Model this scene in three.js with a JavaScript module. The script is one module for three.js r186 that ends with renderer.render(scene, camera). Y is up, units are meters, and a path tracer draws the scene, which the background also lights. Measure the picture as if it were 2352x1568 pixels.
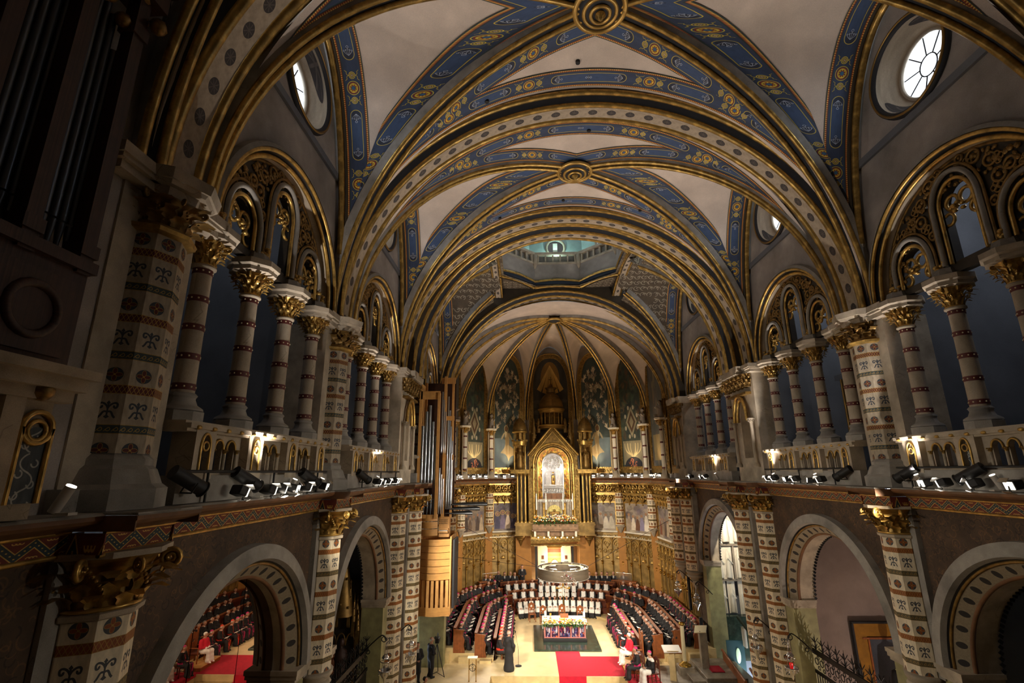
import * as THREE from 'three';
import { mergeGeometries, mergeVertices, toCreasedNormals } from 'three/addons/utils/BufferGeometryUtils.js';
import { MarchingCubes } from 'three/addons/objects/MarchingCubes.js';
import { RoundedBoxGeometry } from 'three/addons/geometries/RoundedBoxGeometry.js';

// ---------- camera, sky, exposure ----------
const scene = new THREE.Scene();
const camera = new THREE.PerspectiveCamera(69.64, 2352 / 1568, 0.05, 300);
camera.position.set(-2.081, 9.675, 0);                 // on the upper choir, a little left of the nave axis
camera.rotation.set(0.2602, 0.0298, -0.0069, 'YXZ');
const renderer = new THREE.WebGLRenderer({ antialias: true });
renderer.toneMapping = THREE.LinearToneMapping;
renderer.toneMappingExposure = 1.15;
renderer.shadowMap.enabled = true;
scene.background = new THREE.Color(0.80, 0.88, 1.0);   // overcast daylight outside the windows
scene.backgroundIntensity = 7;

// ---------- helpers ----------
const PI = Math.PI, V = (x, y, z) => new THREE.Vector3(x, y, z);
let seed = 7;
const rnd = () => { seed = (seed * 1664525 + 1013904223) >>> 0; return seed / 4294967296; };
const rr = (a, b) => a + (b - a) * rnd();
const taken = {};
function numbered(n) { const k = taken[n] = (taken[n] ?? -1) + 1; return k ? n + '_' + String(k).padStart(3, '0') : n; }
const ORD = ['first', 'second', 'third', 'fourth', 'fifth', 'sixth', 'seventh', 'eighth', 'ninth', 'tenth', 'eleventh', 'twelfth', 'thirteenth', 'fourteenth', 'fifteenth', 'sixteenth', 'seventeenth', 'eighteenth'];
const shadow = (o) => { o.castShadow = o.receiveShadow = true; return o; };
function tag(o, label, category, group) { o.userData.label = label; o.userData.category = category; if (group) o.userData.group = group; return o; }
function thing(name, label, category, [x, y, z] = [0, 0, 0], turn = 0, group) {
  const o = new THREE.Group(); o.name = numbered(name); scene.add(o); o.position.set(x, y, z); o.rotation.y = turn;
  return tag(o, label, category, group);
}
function part(name, geo, mat, parent, label) {          // one mesh under its thing
  const m = shadow(new THREE.Mesh(Array.isArray(geo) ? mg(geo) : geo, mat)); m.name = name; parent.add(m);
  if (label) m.userData.label = label;
  return m;
}
function single(name, label, category, geo, mat, pos, turn = 0, group) {   // a thing that is one mesh
  const m = shadow(new THREE.Mesh(Array.isArray(geo) ? mg(geo) : geo, mat)); m.name = numbered(name); scene.add(m);
  if (pos) m.position.set(...pos); m.rotation.y = turn;
  return tag(m, label, category, group);
}
function struct(name, geo, mat, parent) {
  const m = shadow(new THREE.Mesh(Array.isArray(geo) ? mg(geo) : geo, mat)); m.name = parent ? name : numbered(name);
  (parent ?? scene).add(m); m.userData.kind = 'structure'; return m;
}
function structGroup(name, label) { const g = new THREE.Group(); g.name = numbered(name); scene.add(g); g.userData.kind = 'structure'; if (label) g.userData.label = label; return g; }
function copy(o, pos, turn, label, group) {
  const c = o.clone(); c.name = numbered(o.name.replace(/_\d\d\d$/, '')); scene.add(c);
  c.userData = { ...o.userData }; if (pos) c.position.set(...pos); if (turn !== undefined) c.rotation.y = turn;
  if (label) c.userData.label = label; if (group) c.userData.group = group; return c;
}
function mg(list) {                                     // merge, keeping position, normal, uv (and colour if all have it)
  const flat = list.flat(9).filter(Boolean), col = flat.every((g) => g.attributes.color);
  const out = flat.map((g) => {
    let q = g.index ? g.toNonIndexed() : g.clone();
    for (const k of Object.keys(q.attributes)) if (!['position', 'normal', 'uv'].includes(k) && !(k === 'color' && col)) q.deleteAttribute(k);
    if (!q.attributes.normal) q.computeVertexNormals();
    if (!q.attributes.uv) q.setAttribute('uv', new THREE.Float32BufferAttribute(new Float32Array(q.attributes.position.count * 2), 2));
    q.morphAttributes = {}; q.clearGroups(); return q;
  });
  return out.length === 1 ? out[0] : mergeGeometries(out);
}
function uvm(geo, s = 1) {                              // box-projected uv in metres
  const g = geo.index ? geo.toNonIndexed() : geo; g.computeVertexNormals === undefined || g.attributes.normal || g.computeVertexNormals();
  const p = g.attributes.position, uv = new Float32Array(p.count * 2), a = V(), b = V(), c = V();
  for (let i = 0; i < p.count; i += 3) {
    a.fromBufferAttribute(p, i); b.fromBufferAttribute(p, i + 1); c.fromBufferAttribute(p, i + 2);
    const n = b.clone().sub(a).cross(c.clone().sub(a)), ax = Math.abs(n.x), ay = Math.abs(n.y), az = Math.abs(n.z);
    [a, b, c].forEach((q, k) => {
      const [u, v] = ax >= ay && ax >= az ? [q.z, q.y] : ay >= az ? [q.x, q.z] : [q.x, q.y];
      uv[(i + k) * 2] = u / s; uv[(i + k) * 2 + 1] = v / s;
    });
  }
  g.setAttribute('uv', new THREE.BufferAttribute(uv, 2)); return g;
}
const M4 = new THREE.Matrix4();
function put(g, x = 0, y = 0, z = 0, ry = 0, rx = 0, rz = 0, s = 1) {
  const q = new THREE.Quaternion().setFromEuler(new THREE.Euler(rx, ry, rz, 'YXZ'));
  return g.clone().applyMatrix4(M4.compose(V(x, y, z), q, Array.isArray(s) ? V(...s) : V(s, s, s)));
}
const box = (w, h, d, x = 0, y = 0, z = 0, ry = 0) => uvm(put(new THREE.BoxGeometry(w, h, d), x, y, z, ry));
const rbox = (w, h, d, r, x = 0, y = 0, z = 0, ry = 0) => uvm(put(new RoundedBoxGeometry(w, h, d, 2, r), x, y, z, ry));
const cyl = (r0, r1, h, n, x = 0, y = 0, z = 0) => put(new THREE.CylinderGeometry(r0, r1, h, n), x, y, z);   // centred
const sph = (r, n = 8, x = 0, y = 0, z = 0, s = [1, 1, 1]) => put(new THREE.SphereGeometry(r, n, Math.max(4, n * 0.7 | 0)), x, y, z, 0, 0, 0, s);
const tor = (R, r, n = 16, m = 6, x = 0, y = 0, z = 0, ry = 0, rx = 0) => put(new THREE.TorusGeometry(R, r, m, n), x, y, z, ry, rx);
const lathe = (pts, n = 16, x = 0, y = 0, z = 0) => put(new THREE.LatheGeometry(pts.map((p) => new THREE.Vector2(...p)), n), x, y, z);
function flatLathe(pts, n, x = 0, y = 0, z = 0, turn = PI / 8) {   // faceted (octagonal) turning
  const g = new THREE.LatheGeometry(pts.map((p) => new THREE.Vector2(...p)), n).rotateY(turn).toNonIndexed(); g.computeVertexNormals();
  return uvm(put(g, x, y, z));
}
function tube(pts, r, n = 20, m = 6, closed = false) { return new THREE.TubeGeometry(new THREE.CatmullRomCurve3(pts.map((p) => p.isVector3 ? p : V(...p)), closed), n, r, m, closed); }
function rod(a, b, r, m = 6) {                          // straight bar between two points
  const A = V(...a), B = V(...b), d = B.clone().sub(A), g = new THREE.CylinderGeometry(r, r, d.length(), m);
  return g.applyQuaternion(new THREE.Quaternion().setFromUnitVectors(V(0, 1, 0), d.normalize())).translate((A.x + B.x) / 2, (A.y + B.y) / 2, (A.z + B.z) / 2);
}
// sweep a profile [[u,v],...] along frames {p,n,b}; position = p + n*u + b*v
function sweep(prof, frames, { smooth = false, uv = null, ring = false } = {}) {
  const P = ring ? [...prof, prof[0]] : prof, pos = [], uvs = [], idx = [], S = [0];
  for (let i = 1; i < frames.length; i++) S.push(S[i - 1] + frames[i].p.distanceTo(frames[i - 1].p));
  let t = 0; const T = [0]; for (let j = 1; j < P.length; j++) T.push(t += Math.hypot(P[j][0] - P[j - 1][0], P[j][1] - P[j - 1][1]));
  const at = (f, q) => V().copy(f.p).addScaledVector(f.n, q[0]).addScaledVector(f.b, q[1]);
  const add = (cols) => {
    const base = pos.length / 3;
    frames.forEach((f, i) => cols.forEach((j) => { const q = at(f, P[j]); pos.push(q.x, q.y, q.z); uvs.push(uv ? S[i] / uv[0] : S[i], uv ? T[j] / t / (uv[1] ?? 1) : T[j]); }));
    for (let i = 0; i < frames.length - 1; i++) for (let k = 0; k < cols.length - 1; k++) {
      const a = base + i * cols.length + k, b = a + 1, c = a + cols.length, d = c + 1; idx.push(a, b, c, b, d, c);
    }
  };
  if (smooth) add(P.map((_, j) => j)); else for (let j = 0; j < P.length - 1; j++) add([j, j + 1]);
  const g = new THREE.BufferGeometry(); g.setAttribute('position', new THREE.Float32BufferAttribute(pos, 3)); g.setAttribute('uv', new THREE.Float32BufferAttribute(uvs, 2)); g.setIndex(idx); g.computeVertexNormals(); return g;
}
const rollP = (u, v, r, n = 8, a0 = 0, a1 = 2 * PI) => Array.from({ length: n + 1 }, (_, i) => { const a = a0 + (a1 - a0) * i / n; return [u + r * Math.cos(a), v + r * Math.sin(a)]; });
// frames of an elliptical arch: plane 'z' spans x at fixed z, plane 'x' spans z at fixed x
function arcF(plane, cx, cy, cz, rh, rv, a0 = 0, a1 = PI, N = 40, bsign = 1) {
  const F = [];
  for (let i = 0; i <= N; i++) {
    const a = a0 + (a1 - a0) * i / N, c = Math.cos(a), s = Math.sin(a), nn = Math.hypot(c / rh, s / rv), nc = c / rh / nn, ns = s / rv / nn;
    F.push(plane === 'z' ? { p: V(cx + rh * c, cy + rv * s, cz), n: V(nc, ns, 0), b: V(0, 0, bsign) } : { p: V(cx, cy + rv * s, cz + rh * c), n: V(0, ns, nc), b: V(bsign, 0, 0) });
  }
  return F;
}
function lineF(a, b, n, bb, N = 1) { return Array.from({ length: N + 1 }, (_, i) => ({ p: V(...a).lerp(V(...b), i / N), n: V(...n), b: V(...bb) })); }
function grid(nu, nv, fn, uvfn) {                       // parametric patch
  const pos = [], uv = [], idx = [];
  for (let i = 0; i <= nu; i++) for (let j = 0; j <= nv; j++) { const p = fn(i / nu, j / nv); pos.push(p.x, p.y, p.z); uv.push(...(uvfn ? uvfn(i / nu, j / nv, p) : [p.x + p.z, p.y])); }
  for (let i = 0; i < nu; i++) for (let j = 0; j < nv; j++) { const a = i * (nv + 1) + j; idx.push(a, a + 1, a + nv + 1, a + 1, a + nv + 2, a + nv + 1); }
  const g = new THREE.BufferGeometry(); g.setAttribute('position', new THREE.Float32BufferAttribute(pos, 3)); g.setAttribute('uv', new THREE.Float32BufferAttribute(uv, 2)); g.setIndex(idx); g.computeVertexNormals(); return g;
}
// plate with holes: outline and holes in (h, y); plane 'x' puts h on z, plane 'z' puts h on x; thickness grows away from the nave
function plate(outline, holes, depth, opt = {}) {
  const s = new THREE.Shape(outline.map((p) => new THREE.Vector2(...p)));
  for (const h of holes) s.holes.push(new THREE.Path(h.map((p) => new THREE.Vector2(...p))));
  return new THREE.ExtrudeGeometry(s, { depth, bevelEnabled: !!opt.bevel, bevelSize: opt.bevel || 0, bevelThickness: opt.bevel || 0, bevelSegments: 1, curveSegments: 12 });
}
// an upright plate facing +z in its own frame is turned to stand on a wall: side -1 (left wall, faces +x) or 1 (right wall, faces -x)
const arcPts = (cx, cy, r, a0, a1, n, ry = r) => Array.from({ length: n + 1 }, (_, i) => { const a = a0 + (a1 - a0) * i / n; return [cx + r * Math.cos(a), cy + ry * Math.sin(a)]; });
const circle = (cx, cy, r, n = 32) => arcPts(cx, cy, r, 0, 2 * PI, n).slice(0, -1);
const archHole = (cx, y0, ys, r, n = 20, ry = r) => [[cx - r, y0], [cx + r, y0], ...arcPts(cx, ys, r, 0, PI, n, ry)];

// ---------- procedural textures ----------
function hash2(x, y, s) { let h = (x * 374761393 + y * 668265263 + s * 1274126177) | 0; h = Math.imul(h ^ (h >>> 13), 1274126177); return ((h ^ (h >>> 16)) >>> 0) / 4294967296; }
function vnoise(x, y, per, s) {
  const xi = Math.floor(x), yi = Math.floor(y), fx = x - xi, fy = y - yi, u = fx * fx * (3 - 2 * fx), v = fy * fy * (3 - 2 * fy), m = (a) => ((a % per) + per) % per;
  const a = hash2(m(xi), m(yi), s), b = hash2(m(xi + 1), m(yi), s), c = hash2(m(xi), m(yi + 1), s), d = hash2(m(xi + 1), m(yi + 1), s);
  return a + (b - a) * u + (c - a) * v + (a - b - c + d) * u * v;
}
function fbm(u, v, f, oct, s) { let t = 0, a = 0.5, n = 0; for (let i = 0; i < oct; i++) { t += a * vnoise(u * f, v * f, f, s + i); n += a; a *= 0.55; f *= 2; } return t / n; }
function canvasTex(w, h, draw, [rx, ry] = [1, 1], srgb = true) {
  const c = document.createElement('canvas'); c.width = w; c.height = h; draw(c.getContext('2d'), w, h);
  const t = new THREE.CanvasTexture(c); t.wrapS = t.wrapT = THREE.RepeatWrapping; t.repeat.set(1 / rx, 1 / ry); if (srgb) t.colorSpace = THREE.SRGBColorSpace; t.magFilter = THREE.LinearFilter; return t;
}
// multiplies the picture by grain: amt fine, amt2 coarse
function grain(g, w, h, amt, amt2, s, f = 8) {
  const im = g.getImageData(0, 0, w, h), d = im.data;
  for (let y = 0; y < h; y++) for (let x = 0; x < w; x++) {
    const k = 1 + amt2 * (fbm(x / w, y / h, f, 4, s) - 0.5) * 2 + amt * (hash2(x, y, s) - 0.5) * 2, i = (y * w + x) * 4;
    d[i] = Math.max(0, Math.min(255, d[i] * k)); d[i + 1] = Math.max(0, Math.min(255, d[i + 1] * k)); d[i + 2] = Math.max(0, Math.min(255, d[i + 2] * k));
  }
  g.putImageData(im, 0, 0);
}
const noiseTex = (col, amt, amt2, s, size, f = 8, px = 512, extra) => canvasTex(px, px, (g, w, h) => { g.fillStyle = col; g.fillRect(0, 0, w, h); extra?.(g, w, h); grain(g, w, h, amt, amt2, s, f); }, [size, size]);
const disc = (g, x, y, r, c) => { g.fillStyle = c; g.beginPath(); g.arc(x, y, r, 0, 7); g.fill(); };
const ringD = (g, x, y, r, w, c) => { g.strokeStyle = c; g.lineWidth = w; g.beginPath(); g.arc(x, y, r, 0, 7); g.stroke(); };
function std(o) { return new THREE.MeshStandardMaterial({ roughness: 0.8, side: THREE.DoubleSide, ...o }); }

// blue painted vault band: long cartouches, rosettes between them, red and gold dentils on both rims
const bandTex = canvasTex(1536, 384, (g, W, H) => {
  g.fillStyle = '#2a3a3a'; g.fillRect(0, 0, W, H);
  g.fillStyle = '#323f58'; g.fillRect(0, 58, W, H - 116);
  for (const y of [0, H - 46]) { g.fillStyle = '#8a3a1c'; g.fillRect(0, y + (y ? 6 : 14), W, 30); for (let x = 0; x < W; x += 32) { g.fillStyle = '#d8b050'; g.beginPath(); const a = y ? y + 36 : 14, b = y ? y + 8 : 42; g.moveTo(x + 3, a); g.lineTo(x + 29, a); g.lineTo(x + 16, b); g.fill(); } }
  const cx = 470, x0 = 70, x1 = 870, r = 92, cy = H / 2;
  g.fillStyle = '#364a6a'; g.strokeStyle = '#c8b13c'; g.lineWidth = 9; g.beginPath(); g.moveTo(x0 + r, cy - r); g.lineTo(x1 - r, cy - r); g.arc(x1 - r, cy, r, -PI / 2, PI / 2); g.lineTo(x0 + r, cy + r); g.arc(x0 + r, cy, r, PI / 2, PI * 1.5); g.closePath(); g.fill(); g.stroke();
  for (const [x, s] of [[x0 + 20, 1], [x1 - 20, -1]]) {
    g.fillStyle = '#262c3c'; g.beginPath(); g.ellipse(x + s * 68, cy, 82, 74, 0, 0, 7); g.fill(); g.strokeStyle = '#aeb8c8'; g.lineWidth = 6;
    for (const k of [-1, -0.5, 0, 0.5, 1]) { g.beginPath(); g.moveTo(x + s * 40, cy); g.quadraticCurveTo(x + s * 80, cy + k * 60, x + s * (120 - 18 * Math.abs(k)), cy + k * 62); g.stroke(); ringD(g, x + s * (126 - 18 * Math.abs(k)), cy + k * 62, 9, 5, '#aeb8c8'); }
    ringD(g, x + s * 160, cy, 17, 6, '#aeb8c8');
  }
  const X = 1203;
  for (const [x, R] of [[X, 100], [X - 185, 48], [X + 185, 48]]) {
    ringD(g, x, cy, R, 10, '#c8b13c'); disc(g, x, cy, R - 14, R > 60 ? '#7e2f1b' : '#2a2a30'); ringD(g, x, cy, R * 0.62, R * 0.18, '#c8b13c'); disc(g, x, cy, R * 0.3, R > 60 ? '#2f5a78' : '#a89088');
    for (let k = 0; k < 8; k++) disc(g, x + Math.cos(k * PI / 4) * R * 0.45, cy + Math.sin(k * PI / 4) * R * 0.45, R * 0.09, '#c8b13c');
  }
  g.strokeStyle = '#b8a43a'; g.lineWidth = 8;
  for (const x of [X - 185, X + 185]) for (const s of [-1, 1]) for (const t of [-1, 1]) { g.beginPath(); g.moveTo(x, cy + s * 52); g.quadraticCurveTo(x + t * 12, cy + s * 100, x + t * 52, cy + s * 82); g.quadraticCurveTo(x + t * 66, cy + s * 104, x + t * 76, cy + s * 112); g.stroke(); }
  grain(g, W, H, 0.10, 0.18, 3);
}, [2.75, 1]);
// soffit band of the arches: pale stone with dark painted discs
const soffitTex = canvasTex(256, 256, (g, W, H) => { g.fillStyle = '#a0917c'; g.fillRect(0, 0, W, H); disc(g, 128, 128, 62, '#3b3634'); g.strokeStyle = '#57504a'; g.lineWidth = 7; for (let k = 0; k < 4; k++) { g.beginPath(); g.moveTo(128 + 56 * Math.cos(k * PI / 4), 128 + 56 * Math.sin(k * PI / 4)); g.lineTo(128 - 56 * Math.cos(k * PI / 4), 128 - 56 * Math.sin(k * PI / 4)); g.stroke(); } grain(g, W, H, 0.08, 0.12, 5); }, [0.62, 1]);
// painted pillar face: rosette, lattice band, palmette, scroll band
function drawPillar(g, W, H, bg, motif, band, gold, red) {
  g.fillStyle = bg; g.fillRect(0, 0, W, H);
  const pal = (cx, cy, s) => {
    g.strokeStyle = motif; g.fillStyle = motif; g.lineWidth = 17 * s; g.beginPath(); g.moveTo(cx, cy - 70 * s); g.lineTo(cx, cy + 80 * s); g.stroke();
    g.beginPath(); g.moveTo(cx, cy - 100 * s); g.lineTo(cx + 20 * s, cy - 70 * s); g.lineTo(cx, cy - 50 * s); g.lineTo(cx - 20 * s, cy - 70 * s); g.fill(); g.beginPath(); g.moveTo(cx, cy + 60 * s); g.lineTo(cx + 28 * s, cy + 88 * s); g.lineTo(cx, cy + 108 * s); g.lineTo(cx - 28 * s, cy + 88 * s); g.fill();
    for (const t of [-1, 1]) { g.lineWidth = 21 * s; g.beginPath(); g.moveTo(cx, cy - 10 * s); g.bezierCurveTo(cx + t * 20 * s, cy - 80 * s, cx + t * 100 * s, cy - 95 * s, cx + t * 84 * s, cy - 30 * s); g.bezierCurveTo(cx + t * 78 * s, cy - 2 * s, cx + t * 44 * s, cy - 18 * s, cx + t * 58 * s, cy - 42 * s); g.stroke(); g.beginPath(); g.moveTo(cx + t * 6 * s, cy + 30 * s); g.bezierCurveTo(cx + t * 50 * s, cy + 10 * s, cx + t * 40 * s, cy + 70 * s, cx + t * 78 * s, cy + 98 * s); g.stroke(); }
  };
  const ros = (cx, cy, R, c) => { disc(g, cx, cy, R, motif); g.strokeStyle = gold; g.lineWidth = 6; for (let k = 0; k < 4; k++) { g.beginPath(); g.ellipse(cx + Math.cos(k * PI / 2) * R * 0.48, cy + Math.sin(k * PI / 2) * R * 0.48, R * 0.42, R * 0.26, k * PI / 2, 0, 7); g.fillStyle = c; g.fill(); g.stroke(); } disc(g, cx, cy, R * 0.14, gold); };
  const lat = (y, h) => { g.fillStyle = gold; g.fillRect(0, y, W, h); g.fillStyle = red; g.fillRect(0, y + 8, W, h - 16); g.strokeStyle = gold; g.lineWidth = 8; for (let k = -1; k < 4; k++) { const x = k * W / 3; g.beginPath(); g.moveTo(x, y + h - 8); g.lineTo(x + W / 6, y + 8); g.lineTo(x + W / 3, y + h - 8); g.moveTo(x, y + 8); g.lineTo(x + W / 6, y + h - 8); g.lineTo(x + W / 3, y + 8); g.stroke(); } };
  const scr = (y, h) => { g.fillStyle = gold; g.fillRect(0, y, W, h); g.fillStyle = band; g.fillRect(0, y + 8, W, h - 16); g.strokeStyle = gold; g.lineWidth = 8; for (let k = 0; k < 4; k++) { const x = (k + 0.5) * W / 4; g.beginPath(); g.arc(x, y + h * 0.5, h * 0.2, 0, 4.5); g.lineTo(x + W / 8, y + h * 0.75); g.stroke(); } };
  ros(W / 2, H * 0.13, W * 0.29, red); lat(H * 0.27, H * 0.12); pal(W / 2, H * 0.60, W / 290); scr(H * 0.80, H * 0.12);
}
const pierTex = canvasTex(384, 1152, (g, W, H) => { drawPillar(g, W, H, '#a89c88', '#39404a', '#3a4648', '#b39243', '#5c2a2a'); grain(g, W, H, 0.08, 0.16, 11); });
const shaftTex = canvasTex(384, 1152, (g, W, H) => { drawPillar(g, W, H, '#ddd0b4', '#45484c', '#57523a', '#a8813c', '#8a4a22'); grain(g, W, H, 0.08, 0.12, 12); });
const friezeTex = canvasTex(512, 256, (g, W, H) => {
  g.fillStyle = '#6e2c1c'; g.fillRect(0, 0, W, H); const zz = (c, w, dy) => { g.strokeStyle = c; g.lineWidth = w; g.beginPath(); g.moveTo(-64, H * 0.8 + dy); for (let k = 0; k < 6; k++) g.lineTo(64 + k * 128, (k % 2 ? H * 0.8 : H * 0.22) + dy); g.stroke(); };
  zz('#d2ab55', 74, 0); zz('#2f3f45', 56, 0); g.fillStyle = '#d2ab55'; for (let k = 0; k < 16; k++) { const t = (k % 8) / 8, s = Math.floor(k / 8), x = s * 256 + (t * 256), q = ((x + 64) % 256) / 256, y = q < 0.5 ? H * (0.8 - 1.16 * q) : H * (0.22 + 1.16 * (q - 0.5)); g.fillRect(x - 7, y - 7, 14, 14); }
  for (let k = 0; k < 2; k++) { g.strokeStyle = '#d2ab55'; g.lineWidth = 10; for (const [x, y, s] of [[64 + k * 256 + 128, 22, 1], [64 + k * 256, H - 20, -1]]) for (const t of [-1, 0, 1]) { g.beginPath(); g.arc(x + t * 26, y + s * 12, 16, 0, PI, s < 0); g.stroke(); } }
  grain(g, W, H, 0.10, 0.15, 14);
}, [0.8, 1]);
const arabTex = canvasTex(1024, 1024, (g, W, H) => {        // brown arcade walls with faint scrollwork
  g.fillStyle = '#4a3a2c'; g.fillRect(0, 0, W, H); for (let k = 0; k < 420; k++) { const x = rr(0, W), y = rr(0, H), r = rr(12, 40); g.strokeStyle = rnd() < 0.5 ? 'rgba(136,98,56,.38)' : 'rgba(40,32,28,.5)'; g.lineWidth = rr(4, 10); for (const dx of [-W, 0, W]) for (const dy of [-H, 0, H]) { g.beginPath(); g.arc(x + dx, y + dy, r, k, k + rr(2, 5)); g.stroke(); } }
  grain(g, W, H, 0.10, 0.25, 16);
}, [2.6, 2.6]);
const bandRowTex = canvasTex(128, 128, (g, W, H) => { g.fillStyle = '#8d8069'; g.fillRect(0, 0, W, H); g.fillStyle = '#2d2926'; g.beginPath(); g.ellipse(64, 64, 24, 46, 0, 0, 7); g.fill(); grain(g, W, H, 0.1, 0.1, 21); }, [0.36, 1]);
const reliefBump = canvasTex(512, 512, (g, W, H) => { g.fillStyle = '#444'; g.fillRect(0, 0, W, H); for (let k = 0; k < 260; k++) { const x = rr(0, W), y = rr(0, H), r = rr(10, 34); for (const dx of [-W, 0, W]) for (const dy of [-H, 0, H]) { g.strokeStyle = `rgba(255,255,255,${rr(0.3, 0.8)})`; g.lineWidth = rr(4, 11); g.beginPath(); g.arc(x + dx, y + dy, r, k, k + rr(2, 5.5)); g.stroke(); } } }, [0.8, 0.8], false);

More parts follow.
